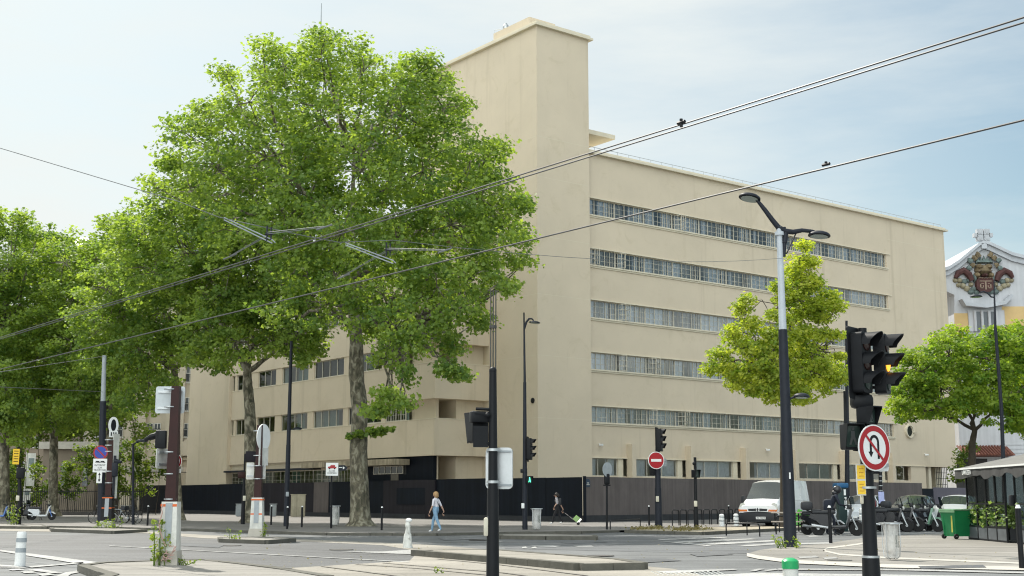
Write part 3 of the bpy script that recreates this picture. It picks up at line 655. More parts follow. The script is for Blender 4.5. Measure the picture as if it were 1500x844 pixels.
# ------------------------------------------------------------------ background buildings
def bg_house(name, label, Y, x0, x1, py_top, m, rows, cols, roof=None, dep=12, ry=0, ptop=None):
    a, b = Xg(x0, Y), Xg(x1, Y); zt = zat(py_top, Y); o = (a, Y, 0)
    t = thing(name, label, 'building', o)
    w_ = MB(); w_.obox((a, Y, 0), (b - a, 0, 0), (0, dep, 0), (0, 0, zt)); w_.build('wall', m, t, o)
    c = MB()
    for z in (zt - .1, zt * .72, zt * .2): c.obox((a - .2, Y - .3, z), (b - a + .4, 0, 0), (0, .3, 0), (0, 0, .35))
    c.build('cornice', stone, t, o)
    n = len(cols)
    for r0, r1 in rows:
        for c0, c1 in cols:
            xa, xb = Xg(c0, Y), Xg(c1, Y); za, zb = zat(r1, Y), zat(r0, Y)
            f = MB(); f.obox((xa - .15, Y - .1, za - .15), (xb - xa + .3, 0, 0), (0, .1, 0), (0, 0, .15)); 
            for x in (xa, (xa + xb) / 2 - .04, xb - .08): f.obox((x, Y - .08, za), (.08, 0, 0), (0, .08, 0), (0, 0, zb - za))
            for z in (za + .001, (za + zb) * .5, zb - .09): f.obox((xa, Y - .07, z), (xb - xa, 0, 0), (0, .07, 0), (0, 0, .08))
            fo = f.build('window', whited, t, o)
            g = MB(); g.obox((xa, Y - .03, za), (xb - xa, 0, 0), (0, .03, 0), (0, 0, zb - za)); g.build('pane', MATS['house_pane'], fo, o)
            g = MB()
            for i in range(9): x = xa + (xb - xa) * i / 8; g.tube([(x, Y - .3, za), (x, Y - .3, za + .9)], .02, 4)
            g.obox((xa, Y - .32, za + .9), (xb - xa, 0, 0), (0, .04, 0), (0, 0, .05)); g.build('balcony_rail', blackm, fo, o)
    if roof:
        q = MB(); hh = roof
        q.add([(a, Y, zt + .3), (b, Y, zt + .3), (b, Y + dep, zt + .3), (a, Y + dep, zt + .3), (a + 1, Y + 3, zt + hh), (b - 1, Y + 3, zt + hh), (b - 1, Y + dep - 3, zt + hh), (a + 1, Y + dep - 3, zt + hh)],
              [[0, 1, 5, 4], [1, 2, 6, 5], [2, 3, 7, 6], [3, 0, 4, 7], [4, 5, 6, 7]]); q.build('roof', mat('zinc_roof', (.17, .19, .23), .5, .12, 1), t, o)
    return t, o
MATS['house_pane'] = mat('house_pane', (.10, .11, .12), .12, .1, 1, spec=.6)
t, o = bg_house('stone_apartment_house', 'pale stone apartment house with iron balconies, seen left of the beige block', 150, 120, 286, 380, stone,
                [(582, 602), (620, 640), (535, 560), (488, 512), (440, 465)], [(134, 148), (160, 174), (209, 219), (220, 230), (264, 276)], 4)
k = MB()
for px in (196, 238, 252): x = Xg(px, 150); k.obox((x, 149.55, 0), (1.0, 0, 0), (0, .44, 0), (0, 0, zat(400, 150)))
k.build('pilaster', stone, t, o)
x = Xg(274, 150); k = MB(); k.plate((x, 149.2, zat(668, 150)), (1, 0, 0), (0, 0, 1), (0, .6, 0), [(-2, 0), (2, 0), (2, .3), (0, 2.2), (-2, .3)]); k.build('dormer', stone, t, o)
t, o = bg_house('brown_house', 'dull brown house wall glimpsed between the leftmost plane trunks', 165, -140, 66, 590, brownstone, [(640, 655), (675, 690)], [(-40, -30), (-10, 0), (22, 32), (44, 54)], 3)
t, o = bg_house('far_apartment_block', 'dark roofed apartment block whose top just shows above the left trees', 230, 78, 108, 362, stone, [(372, 380), (390, 400)], [(84, 89), (95, 100)], 2.5)
# low rendered pavilion behind the left trees
Yp = 124; xa, xb = Xg(58, Yp), Xg(250, Yp); o = (xa, Yp, 0)
t = thing('low_pavilion', 'low brown rendered pavilion with a pale cornice behind the left tree trunks', 'building', o)
k = MB(); z1 = zat(658, Yp); k.obox((xa, Yp, 0), (Xg(136, Yp) - xa, 0, 0), (0, 8, 0), (0, 0, z1)); k.build('wall', brownstone, t, o)
k = MB(); k.obox((xa - .3, Yp - .5, z1), (Xg(136, Yp) - xa + .6, 0, 0), (0, 9, 0), (0, 0, .7)); k.build('cornice', concrete, t, o)
k = MB(); x = Xg(120, Yp); k.obox((x, Yp + 4, 4.2), (xb - x, 0, 0), (0, 5, 0), (0, 0, .5)); k.build('canopy', concrete, t, o)
for px in (120, 88): 
    x = Xg(px - 2, Yp); f = MB(); f.obox((x, Yp - .03, zat(712, Yp)), (.55, 0, 0), (0, .03, 0), (0, 0, 2.1)); f.build('window', MATS['house_pane'], t, o)
for px0, px1, y0, y1, lb in ((35, 47, 664, 712, 'tall white printed banner hanging beside the low brown pavilion'), (32, 43, 716, 737, 'small white poster board under the tall banner by the brown pavilion')):
    Yb = 118; xa2, xb2 = Xg(px0, Yb), Xg(px1, Yb); za, zb = zat(y1, Yb), zat(y0, Yb)
    k = MB(); k.obox((xa2, Yb, za), (xb2 - xa2, 0, 0), (0, .05, 0), (0, 0, zb - za))
    if za > 1.6: k.tube([(xa2 - .1, Yb + .06, 0), (xa2 - .1, Yb + .06, zb + .1)], .05, 6)
    else: k.tube([((xa2 + xb2) / 2, Yb + .09, 0), ((xa2 + xb2) / 2, Yb + .09, za + .2)], .04, 6)
    bo = tag(k.build('banner', whited), lb, 'banner'); k = MB(); k.obox((xa2 + .12, Yb - .012, za + (zb - za) * .55), (xb2 - xa2 - .24, 0, 0), (0, .01, 0), (0, 0, (zb - za) * .3)); k.build('printed_picture', mat('print_grey', (.16, .2, .2), .6, .3, 3), bo)
# iron railing at the left, beyond the pavement
Yr = 112; o = (Xg(-60, Yr), Yr, .1); rl = thing('iron_railing', 'dark iron railing in front of the shaded garden at the left', 'railing', o)
k = MB(); xA, xB = Xg(-60, Yr), Xg(208, Yr)
for i in range(95): x = xA + (xB - xA) * i / 94; k.obox((x, Yr, .1), (.035, 0, 0), (0, .035, 0), (0, 0, 2.2))
k.build('bars', blackm, rl, o); k = MB()
for z in (.5, 2.1): k.obox((xA, Yr - .01, z), (xB - xA, 0, 0), (0, .05, 0), (0, 0, .06))
k.build('rails', blackm, rl, o); k = MB(); k.obox((xA, Yr - .1, 0), (xB - xA, 0, 0), (0, .25, 0), (0, 0, .42)); k.build('base_wall', barkd and mat('dark_wall_base', (.07, .065, .06), .9, .3, 2), rl, o)

# pagoda-style house at the right with its relief
Yh = 132; k_ = lambda px, py: At(px, py, Yh)
hx = lambda px, py: (k_(px, py).x, k_(px, py).z)
o = (k_(1440, 700).x, Yh, 0); ah = thing('gabled_house', 'white and ochre gabled house with a painted mask relief, right of the beige block', 'building', o)
wh = mat('pale_plaster', (.50, .51, .53), .8, .07, .6, streak=.08); ochre = mat('ochre_plaster', (.60, .43, .20), .8, .08, .8)
prof = [hx(x, y) for x, y in ((1380, 404), (1386, 398), (1400, 390), (1432, 364), (1446, 362), (1480, 378), (1500, 384), (1540, 390), (1552, 470), (1552, 520), (1398, 520), (1398, 432), (1380, 424))]
k = MB(); k.plate((0, Yh, 0), (1, 0, 0), (0, 0, 1), (0, 14, 0), prof)
xw0, xw1 = k_(1398, 520).x, k_(1552, 520).x; k.obox((xw0, Yh, 0), (xw1 - xw0, 0, 0), (0, 14, 0), (0, 0, k_(1440, 519.9).z)); k.build('wall', wh, ah, o)
k = MB()
for pa in (((1378, 399), (1388, 396), (1402, 387), (1433, 361), (1440, 358)), ((1440, 358), (1447, 360), (1480, 375.5), (1502, 381), (1545, 387))):
    pts = [hx(*q) for q in pa]; up = [(x, z + .35) for x, z in pts]; k.plate((0, Yh - .6, 0), (1, 0, 0), (0, 0, 1), (0, 15, 0), pts + up[::-1])
    lo = [(x, z - .55) for x, z in pts]; k.plate((0, Yh - .3, 0), (1, 0, 0), (0, 0, 1), (0, .3, 0), lo + [(x, z - .002) for x, z in pts][::-1])
k.build('roof_coping', mat('grey_plaster', (.44, .46, .49), .8, .12, 1), ah, o)
k = MB(); fx, fz = hx(1439, 362)
for dx, dz, s in ((0, 0, .55), (-.36, .9, .62), (.36, .9, .62), (-.36, 1.55, .62), (.36, 1.55, .62), (-.8, 1.2, .4), (.8, 1.2, .4)): k.box((fx + dx, Yh - .3, fz + dz), (s, .6, s), 0)
for dx, dz in ((-.36, .9), (.36, .9), (-.36, 1.55), (.36, 1.55)): k.box((fx + dx, Yh - .62, fz + dz), (.3, .05, .3), 0)
k.build('finial', MATS['grey_plaster'], ah, o)
for a, b, y0, y1 in ((1399, 1419, 459, 486), (1470, 1530, 449, 492)):
    A, Bq = k_(a, y1), k_(b, y0); q = MB(); q.obox((A.x, Yh - .03, A.z), (Bq.x - A.x, 0, 0), (0, .03, 0), (0, 0, Bq.z - A.z)); q.build('ochre_panel', ochre, ah, o)
k = MB(); sh = [hx(*q) for q in ((1404, 440), (1412, 445), (1440, 448), (1465, 443), (1476, 433), (1479, 436), (1468, 448), (1440, 453), (1410, 450))]
k.plate((0, Yh - 1.1, 0), (1, 0, 0), (0, 0, 1), (0, 1.1, 0), sh); k.build('upturned_eave', MATS['grey_plaster'], ah, o)
A, Bq = k_(1419, 486), k_(1470, 455); k = MB(); k.obox((A.x, Yh - .2, A.z), (Bq.x - A.x, 0, 0), (0, .2, 0), (0, 0, Bq.z - A.z)); k.build('window_surround', wh, ah, o)
for i in range(3):
    A, Bq = k_(1430 + i * 10.5, 486), k_(1437 + i * 10.5, 457); k = MB(); k.obox((A.x, Yh - .22, A.z), (Bq.x - A.x, 0, 0), (0, .02, 0), (0, 0, Bq.z - A.z)); k.build('window', MATS['house_pane'], ah, o)
for i in range(4):
    x, z = hx(1428 + i * 10.5, 486); k = MB(); k.tube([(x, Yh - .3, z), (x, Yh - .3, zat(456, Yh))], .16, 8); k.build('column', wh, ah, o)
tile = mat('red_tile', (.17, .065, .045), .75, .3, 2.5)
for (xa, xb, yt, yb, dd) in ((1384, 1412, 488, 500, 1.5), (1455, 1560, 480, 500, 2.5), (1402, 1476, 654, 668, 2.2)):
    A, Bq = k_(xa, yt), k_(xb, yb); n = int((Bq.x - A.x) / .3); k = MB()
    k.add([(A.x, Yh, A.z), (Bq.x, Yh, A.z), (Bq.x, Yh - dd, Bq.z), (A.x, Yh - dd, Bq.z), (A.x, Yh, Bq.z - .1), (Bq.x, Yh, Bq.z - .1)], [[0, 3, 2, 1], [4, 5, 2, 3]])
    for i in range(n): x = A.x + .3 * i; k.tube([(x, Yh - .02, A.z + .04), (x, Yh - dd - .04, Bq.z + .04)], .1, 6)
    k.build('tiled_eave', tile, ah, o)
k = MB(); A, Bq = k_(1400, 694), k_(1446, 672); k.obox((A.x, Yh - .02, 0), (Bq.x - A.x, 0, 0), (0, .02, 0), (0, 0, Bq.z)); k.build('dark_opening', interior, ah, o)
k = MB()
for i in range(9): z = zat(700 - i * 6, Yh); k.obox((k_(1450, 690).x, Yh - .05, z), (12, 0, 0), (0, .05, 0), (0, 0, .12))
k.build('wall_boarding', wh, ah, o)
# mask relief: overlapping modelled lumps on the gable
gold = mat('gold_relief', (.17, .13, .075), .75, .4, 2); rred = mat('red_relief', (.075, .032, .03), .8, .35, 2); grn = mat('green_grey_relief', (.13, .17, .16), .8, .4, 2); sand = mat('sand_relief', (.28, .25, .17), .8, .35, 2)
rel = bpy.data.objects.new('mask_relief', None); C.objects.link(rel); rel.parent = ah
kg, kr, kn, ks, kw, kd = MB(), MB(), MB(), MB(), MB(), MB()
def lump(mb, px, py, rx, rz, d=.5): p = k_(px, py); s = Yh / F_PX; mb.ball((p.x, Yh - .05, p.z), 1, 0, 10, (rx * s, d, rz * s))
lump(kg, 1439, 396, 13, 8, .8); lump(kg, 1433, 392, 6, 5, .95); lump(kg, 1446, 392, 6, 5, .95); lump(kr, 1440, 405, 4.5, 3.5, 1.2)
for sx in (-1, 1):
    lump(kg, 1440 + sx * 10, 404, 5, 5, .8); lump(kw, 1440 + sx * 8, 398.6, 2.4, 1.8, 1.0); lump(kd, 1440 + sx * 8, 398.8, 1.1, 1.2, 1.12)
    for j, (dx, dy) in enumerate(((16, -6), (19, -12), (13, -15), (21, -2), (8, -19))): 
        p = k_(1440 + sx * dx, 396 + dy); s = Yh / F_PX; q = k_(1440 + sx * (dx * 1.25), 396 + dy * 1.45); (kg, kn)[j % 2].tube([(p.x, Yh - .3, p.z), ((p.x + q.x) / 2 + sx * .08, Yh - .4, (p.z + q.z) / 2), (q.x, Yh - .2, q.z)], [.32, .24, .03], 8)
    arm = [k_(1440 + sx * dx, y) for dx, y in ((18, 412), (22, 403), (30, 397), (38, 401), (42, 408))]
    kr.tube([(p.x, Yh - .3, p.z) for p in arm], [.3, .38, .36, .32, .2], 8)
    for dx, y, r in ((22, 411, 4), (18, 417, 4), (28, 413, 4.5), (35, 411, 4.5), (30, 419, 5), (24, 423, 5), (36, 418, 4), (41, 411, 4)): lump((ks, kn, ks)[int(dx) % 3], 1440 + sx * dx, y, r, r * .9, .35)
    for dx, y in ((14, 424), (10, 428), (18, 428)): lump(kn, 1440 + sx * dx, y, 5, 4, .4)
    lump(kn, 1440 + sx * 13, 408, 3, 7, .5)
    for j in range(3): lump(kw, 1440 + sx * (2 + j * 3.2), 409.6 - j * .3, .9, 1.6, 1.1)
for i in range(5): p = k_(1431 + i * 4.5, 386); q = k_(1430 + i * 5, 375 + abs(i - 2) * 1.5); kn.tube([(p.x, Yh - .3, p.z), (q.x, Yh - .2, q.z)], [.3, .03], 7)
p0 = [hx(*q) for q in ((1430, 409), (1450, 409), (1453, 413), (1452, 425), (1447, 429), (1433, 429), (1428, 425), (1427, 413))]
kr.plate((0, Yh - .75, 0), (1, 0, 0), (0, 0, 1), (0, .7, 0), p0)
for x0, y0, x1, y1 in ((1431, 413, 1449, 414.2), (1439.4, 414, 1440.8, 426), (1432, 417, 1437, 418), (1443, 417, 1448, 418), (1432, 417, 1433.2, 424), (1446.8, 417, 1448, 424), (1432, 423, 1437, 424.2), (1443, 423, 1448, 424.2), (1436, 420, 1437, 424), (1443, 420, 1444, 424)):
    A, Bq = k_(x0, y1), k_(x1, y0); kw.obox((A.x, Yh - .8, A.z), (Bq.x - A.x, 0, 0), (0, .05, 0), (0, 0, Bq.z - A.z))
for n_, b_, m_ in (('face', kg, gold), ('muzzle', kr, rred), ('clouds', kn, grn), ('foliage', ks, sand), ('teeth', kw, mat('bone_relief', (.27, .2, .15), .7, .25, 4)), ('pupils', kd, blackm)): b_.build(n_, m_, rel, o)

# ------------------------------------------------------------------ trees
LEAF = np.array([(0, -.5, 0), (.33, -.22, .07), (.52, .12, .10), (.2, .2, .05), (0, .55, 0), (-.2, .2, .05), (-.52, .12, .10), (-.33, -.22, .07)], dtype=np.float32)
LF_ = [[0, 1, 2, 3, 4], [0, 4, 5, 6, 7]]
def leaves_mesh(name, cents, clump, size, rng, m, up=.55, outc=None):
    n = len(cents)
    nrm = rng.normal(size=(n, 3)); nrm[:, 2] = np.abs(nrm[:, 2]) * 1.0 + up
    if outc is not None: d = cents - outc; d /= (np.linalg.norm(d, axis=1, keepdims=True) + 1e-6); nrm += d * .7
    nrm /= np.linalg.norm(nrm, axis=1, keepdims=True)
    a = rng.normal(size=(n, 3)); a[:, 2] -= .4; a -= nrm * np.sum(a * nrm, axis=1, keepdims=True); a /= np.linalg.norm(a, axis=1, keepdims=True)
    b = np.cross(nrm, a); s = size * rng.uniform(.45, 1.35, (n, 1))
    V = cents[:, None, :] + (LEAF[None, :, 0:1] * b[:, None, :] + LEAF[None, :, 1:2] * a[:, None, :] + LEAF[None, :, 2:3] * nrm[:, None, :]) * s[:, None, :]
    V = V.reshape(-1, 3).astype(np.float32)
    base = (np.arange(n) * 8)[:, None]
    idx = np.concatenate([base + np.array(LF_[0]), base + np.array(LF_[1])], axis=1).reshape(-1).astype(np.int32)
    me = bpy.data.meshes.new(name); me.vertices.add(n * 8); me.vertices.foreach_set('co', V.reshape(-1))
    me.loops.add(n * 10); me.loops.foreach_set('vertex_index', idx)
    me.polygons.add(n * 2); me.polygons.foreach_set('loop_start', np.arange(n * 2, dtype=np.int32) * 5)
    at = me.attributes.new('clump', 'FLOAT', 'POINT'); at.data.foreach_set('value', np.repeat(clump, 8).astype(np.float32))
    me.materials.append(m); me.update(calc_edges=True); me.validate()
    o = bpy.data.objects.new(name, me); C.objects.link(o); return o
def curve3(a, b, sag, n=6, jit=.0):
    a, b = Vector(a), Vector(b); out = []
    for i in range(n + 1):
        t = i / n; p = a.lerp(b, t); p += Vector(sag) * (4 * t * (1 - t)) + Vector([random.gauss(0, jit) for _ in range(3)]) * (t * (1 - t) * 4)
        out.append(p)
    return out
def tree(name, label, base, trunk, r0, blobs, m, group, seed, lsize=.22, perm3=1.0, barkm=None, sub=.75, forks=None, depth=1.0, shell=.55, copies=2, twig=True):
    """base: foot point; trunk: photo points up the trunk (x, y); blobs: (px, py, r px[, dy])"""
    rng = np.random.default_rng(seed); random.seed(seed); Y0 = base.y; barkm = barkm or bark
    t = thing(name, label, 'tree', base, 0, group)
    tp = [base + Vector((0, 0, -.1))] + [At(x, y, Y0) for x, y in trunk]; n = len(tp)
    mb = MB(); rad = [r0 * (1 - .45 * i / (n - 1)) for i in range(n)]
    path = []; rr = []
    for i in range(n - 1):
        for j in range(4): path.append(tp[i].lerp(tp[i + 1], j / 4)); rr.append(rad[i] + (rad[i + 1] - rad[i]) * j / 4)
    path.append(tp[-1]); rr.append(rad[-1])
    rr[0] *= 1.75; rr[1] *= 1.12
    rr = [q * random.uniform(.95, 1.06) for q in rr]
    mb.tube(path, rr, 14)
    cents = []; cl = []; fork = tp[-1]; fk = [At(x, y, Y0) for x, y in (forks or [])] or [fork]
    xs = [At(b[0], b[1], Y0) for b in blobs]; cx = sum(p.x for p in xs) / len(xs); hw_ = max(abs(p.x - cx) for p in xs) + 1.5
    for i_, f in enumerate(fk):
        if (f - fork).length > .3: mb.tube(curve3(fork, f, (0, 0, 0), 5, .12), [rad[-1] * (.75 - .5 * q / 5) for q in range(6)], 9)
    for b in blobs:
        r = b[2] / F_PX * Y0
        th = hw_ * depth * sqrt(max(.08, 1 - ((At(b[0], b[1], Y0).x - cx) / hw_) ** 2)) * .62
        if len(b) > 3: offs = [b[3]]
        else: offs = list(np.linspace(-th, th, copies) + rng.uniform(-.12, .12, copies) * th) if th > .7 * r else [rng.uniform(-.3, .3) * r]
        for dy in offs:
            c = At(b[0], b[1], Y0 + dy); r = max(.3, b[2] / F_PX * (Y0 + dy) - sub * .3)
            s_ = min(fk, key=lambda q: (q - c).length + max(0, q.z - c.z) * 2)
            mb.tube(curve3(s_, c, (0, 0, -.06 * (c - s_).length if c.z > s_.z else .15), 7, .18), [max(.02, (rad[-1] * .42) * (1 - .85 * q / 7)) for q in range(8)], 7, caps=False)
            k = max(5, int(6.2 * (r / sub) ** 2 * perm3))
            for _ in range(k):
                d = rng.normal(size=3); d /= np.linalg.norm(d); q = r * (shell + (1 - shell) * rng.random() ** .6) * rng.uniform(.7, 1.26)
                p = np.array(c) + d * q * np.array((1, 1, .92)); srad = sub * rng.uniform(.55, 1.2)
                if twig and rng.random() < .22: mb.tube(curve3(c, Vector(p), (0, 0, .1), 3, .08), [.035, .028, .02, .01], 4, caps=False)
                m_ = int(62 * (srad / sub) ** 2); u = rng.normal(size=(m_, 3)); u /= np.linalg.norm(u, axis=1, keepdims=True)
                cents.append(p + u * (srad * rng.random((m_, 1)) ** .5) * np.array((1.15, 1.15, .62))); cl.append(np.full(m_, rng.random()))
    cents = np.concatenate(cents); cl = np.concatenate(cl); keep = cents[:, 2] > .6; cents, cl = cents[keep], cl[keep]
    tr = mb.build('trunk', barkm, t, base)
    ctr = np.array([cx, Y0, float(np.mean([p.z for p in xs]))])
    lo = leaves_mesh('crown', cents - np.array(base), cl, lsize, rng, m, outc=ctr - np.array(base)); lo.parent = t
    print(label[:40], len(cents)); return t
plane_leaf = leafmat('plane_leaf', (.058, .122, .032), (.26, .35, .08), .5, (2.2, 2.1, .85))
lime_leaf = leafmat('lime_leaf', (.125, .21, .03), (.42, .43, .07), .5)
maple_leaf = leafmat('maple_leaf', (.06, .145, .026), (.31, .38, .05), .5)
dark_leaf = leafmat('shrub_leaf', (.03, .075, .016), (.20, .25, .045), .4)
AV = 'plane trees along the avenue'
def foot(px, Y, z=.1): return Vector((Xg(px, Y), Y, z))
big = [(470, 84, 52), (415, 100, 50), (385, 75, 26), (528, 110, 56), (365, 150, 52), (330, 110, 22), (310, 170, 45), (272, 195, 36), (245, 235, 26), (618, 105, 30), (600, 128, 40), (650, 160, 52), (585, 170, 56),
       (470, 180, 80), (390, 230, 75), (320, 250, 65), (280, 280, 48), (530, 250, 80), (620, 250, 75), (690, 235, 42), (725, 215, 22), (705, 290, 60), (750, 290, 32), (660, 330, 75), (735, 350, 48), (765, 300, 20), (768, 385, 24),
       (580, 350, 80), (500, 340, 80), (420, 330, 75), (345, 340, 60), (700, 400, 45), (640, 420, 60), (560, 430, 60), (490, 410, 50), (430, 400, 50), (690, 440, 34), (640, 470, 40), (580, 480, 42), (740, 420, 22),
       (662, 505, 26), (655, 535, 20), (672, 548, 12), (700, 470, 22), (565, 520, 26), (590, 545, 24), (570, 575, 20), (590, 590, 12), (555, 600, 10), (450, 450, 40), (400, 460, 40), (540, 470, 40), (600, 500, 28), (230, 275, 26), (255, 240, 26), (610, 180, 50), (700, 240, 40), (455, 215, 50), (440, 275, 60), (470, 60, 26), (622, 90, 20), (645, 118, 28), (600, 100, 24)]
tree('plane_tree', 'largest plane tree with a mottled trunk, its crown covering half the beige block', foot(528, 67), [(527, 730), (525, 660), (527, 600), (522, 550), (522, 500), (518, 450), (515, 410)], .53, big, plane_leaf, AV, 11,
     forks=[(470, 330), (560, 300), (520, 220), (620, 330), (430, 260), (585, 480), (480, 440)], lsize=.2, perm3=.85)
sprig = [(527, 637, 9), (545, 634, 10), (562, 632, 8), (516, 640, 7)]
tree('plane_tree', 'second plane tree with a forked trunk, just left of the largest one', foot(366, 77), [(366, 730), (367, 660), (366, 600), (363, 565), (362, 545)], .46,
     [(330, 430, 62), (395, 440, 60), (440, 480, 42), (455, 510, 22), (280, 370, 75), (250, 310, 52), (205, 345, 45), (380, 350, 75), (300, 480, 48), (225, 400, 62), (330, 330, 60), (420, 505, 24), (350, 500, 38), (395, 500, 26), (190, 330, 30), (430, 430, 40), (460, 470, 34), (310, 410, 60), (360, 460, 44), (330, 530, 26), (445, 525, 20), (290, 520, 26)], plane_leaf, AV, 12,
     forks=[(330, 490), (375, 440), (420, 500), (300, 430)], lsize=.21, perm3=.85)
tree('plane_tree', 'third plane tree in the row, its dark trunk behind the near maroon post', foot(260, 86), [(258, 700), (258, 640), (257, 580), (256, 540)], .36,
     [(200, 385, 62), (160, 420, 52), (240, 450, 62), (180, 345, 40), (270, 500, 44), (150, 480, 52), (205, 510, 46), (225, 540, 24), (170, 330, 26), (285, 440, 45), (200, 560, 22), (215, 585, 22), (180, 590, 20), (240, 560, 22), (150, 530, 34)], plane_leaf, AV, 13, forks=[(215, 520), (250, 470), (290, 520), (180, 470)], lsize=.22, perm3=.8)
tree('plane_tree', 'slim dark plane tree behind the no parking sign pole', foot(161, 96), [(161, 700), (160, 620), (160, 560)], .36,
     [(120, 430, 62), (95, 385, 52), (140, 380, 40), (105, 500, 56), (150, 555, 38), (120, 560, 42), (180, 520, 34), (70, 470, 46), (185, 560, 26), (110, 600, 30), (140, 610, 24), (175, 600, 22)], plane_leaf, AV, 14, forks=[(130, 500), (160, 500)], lsize=.23, perm3=.75)
tree('plane_tree', 'plane tree with a knobbly branch low on its trunk, behind the parked mopeds', foot(78, 106), [(78, 700), (79, 650), (78, 600), (76, 570)], .42,
     [(60, 400, 56), (30, 450, 56), (60, 520, 60), (90, 575, 38), (42, 350, 32), (50, 590, 36), (15, 500, 50), (85, 360, 30), (110, 600, 22), (68, 345, 20), (40, 620, 26), (95, 620, 24), (20, 570, 40)], plane_leaf, AV, 15, forks=[(60, 500), (90, 520)], lsize=.25, perm3=.75)
tree('plane_tree', 'leftmost plane tree at the edge of the photo, beside the yellow sign', foot(4, 94), [(5, 700), (6, 640), (8, 590)], .5,
     [(0, 400, 56), (-25, 330, 44), (18, 335, 26), (-5, 560, 56), (-10, 480, 56), (25, 605, 34), (-30, 420, 56), (-40, 520, 50), (28, 318, 14), (55, 345, 18), (0, 620, 30), (30, 640, 20), (-20, 600, 40)], plane_leaf, AV, 16, forks=[(0, 500), (-25, 520)], lsize=.23, perm3=.75)
BT = 'trees behind the railing'
for i, (px, Y, lb) in enumerate(((118, 135, 'shaded tree behind the railing beside the slim dark plane trunk'), (30, 132, 'shaded tree behind the banner at the far left'), (196, 138, 'shaded tree in front of the pale stone house'))):
    tree('garden_tree', lb, foot(px, Y, 0), [(px, 690), (px + 2, 640)], .3, [(px - 25, 560, 46), (px + 20, 540, 46), (px, 600, 40), (px - 30, 620, 32), (px + 30, 610, 30), (px, 500, 46)] if i < 2 else [(px - 30, 520, 34), (px - 20, 470, 36), (px, 430, 40)], plane_leaf, BT, 30 + i, lsize=.34, perm3=.55, copies=1)
tree('lime_tree', 'young yellow green tree standing behind the tall double street lamp', foot(1147, 64, 0), [(1147, 700), (1147, 620), (1149, 560), (1158, 500)], .17,
     [(1178, 362, 13), (1170, 382, 18), (1190, 385, 14), (1163, 402, 20), (1192, 410, 18), (1176, 420, 22), (1142, 424, 16), (1150, 440, 14), (1212, 436, 18), (1222, 450, 10), (1200, 458, 22), (1172, 455, 20), (1150, 470, 14), (1092, 438, 9), (1086, 455, 16), (1098, 474, 18), (1072, 486, 18), (1088, 505, 20), (1112, 512, 18), (1057, 522, 18), (1044, 540, 14), (1070, 540, 20), (1098, 545, 22), (1130, 530, 20), (1160, 520, 22), (1150, 555, 26), (1190, 520, 24), (1212, 540, 22), (1228, 522, 12), (1205, 568, 18), (1175, 582, 18), (1130, 580, 16), (1105, 572, 14), (1222, 492, 12), (1200, 490, 14), (1125, 490, 12), (1078, 562, 12), (1232, 555, 12), (1140, 505, 22), (1120, 555, 24), (1175, 490, 24), (1160, 550, 26), (1185, 450, 22), (1110, 525, 22), (1190, 545, 24), (1165, 435, 18), (1150, 580, 18), (1135, 460, 12)], lime_leaf, None, 21,
     lsize=.16, perm3=1.05, barkm=barkd, sub=.46, shell=.3, forks=[(1168, 440), (1105, 530), (1190, 510)], copies=2, depth=.9)
tree('maple_tree', 'broad green tree on dark branches between the beige block and the gabled house', foot(1424, 82, 0), [(1424, 690), (1424, 650), (1428, 630)], .3,
     [(1350, 545, 38), (1390, 520, 42), (1440, 525, 46), (1480, 515, 42), (1332, 580, 34), (1380, 570, 46), (1440, 575, 48), (1490, 575, 46), (1400, 495, 22), (1330, 525, 18), (1325, 600, 22), (1360, 595, 26), (1520, 540, 46), (1480, 610, 30), (1510, 620, 34), (1455, 492, 20), (1492, 492, 24), (1316, 575, 14), (1400, 605, 20)], maple_leaf, None, 22,
     lsize=.19, perm3=.7, barkm=barkd, sub=.52, forks=[(1370, 600), (1420, 580), (1470, 590), (1400, 560)])
# ivy and shrubs (rows behind the railing close the view under the crowns)
def shrub(name, label, Y, blobs, m, seed, lsize=.18, cat='shrub', group=None, sub=.5, per=.8):
    rng = np.random.default_rng(seed); c0 = foot(blobs[0][0], Y, 0); t = thing(name, label, cat, c0, 0, group); P = []; cl = []; mb = MB()
    for b in blobs:
        c = At(b[0], b[1], Y); r = b[2] / F_PX * Y; mb.tube(curve3((c.x + rng.uniform(-.3, .3), Y, 0), c, (0, 0, 0), 4, .05), [.04, .035, .03, .02, .012], 5)
        for _ in range(max(4, int(6 * (r / sub) ** 2 * per))):
            d = rng.normal(size=3); d /= np.linalg.norm(d); p = np.array(c) + d * r * rng.uniform(.5, 1.05) * np.array((1, .7, 1)); n = 40
            u = rng.normal(size=(n, 3)); u /= np.linalg.norm(u, axis=1, keepdims=True); P.append(p + u * sub * rng.random((n, 1)) ** .5 * np.array((1, 1, .7))); cl.append(np.full(n, rng.random()))
    P = np.concatenate(P); cl = np.concatenate(cl); k = P[:, 2] > .05; P, cl = P[k], cl[k]
    mb.build('stems', barkd, t, c0); lo = leaves_mesh('foliage', P - np.array(c0), cl, lsize, rng, m); lo.parent = t; return t
shrub('climbing_shrub', 'sunlit climbing greenery on the garden fence, left of the hoarding end', 117, [(110, 690, 22), (130, 665, 18), (150, 690, 24), (185, 680, 24), (215, 670, 20), (235, 690, 18), (100, 715, 18), (170, 715, 20), (210, 710, 20), (195, 655, 14)], dark_leaf, 41, .24, sub=.7, group=None)
shrub('garden_bush', 'dark bush low behind the railing at the far left', 115, [(55, 690, 14), (20, 705, 16), (60, 720, 14), (75, 715, 12), (0, 690, 16)], dark_leaf, 42, .24, sub=.7)
shrub('hedge_bush', 'dark bush in the gap between the beige block and the gabled house', 118, [(1410, 690, 14), (1412, 670, 12), (1420, 655, 12), (1400, 700, 10)], dark_leaf, 43, .22, sub=.6)

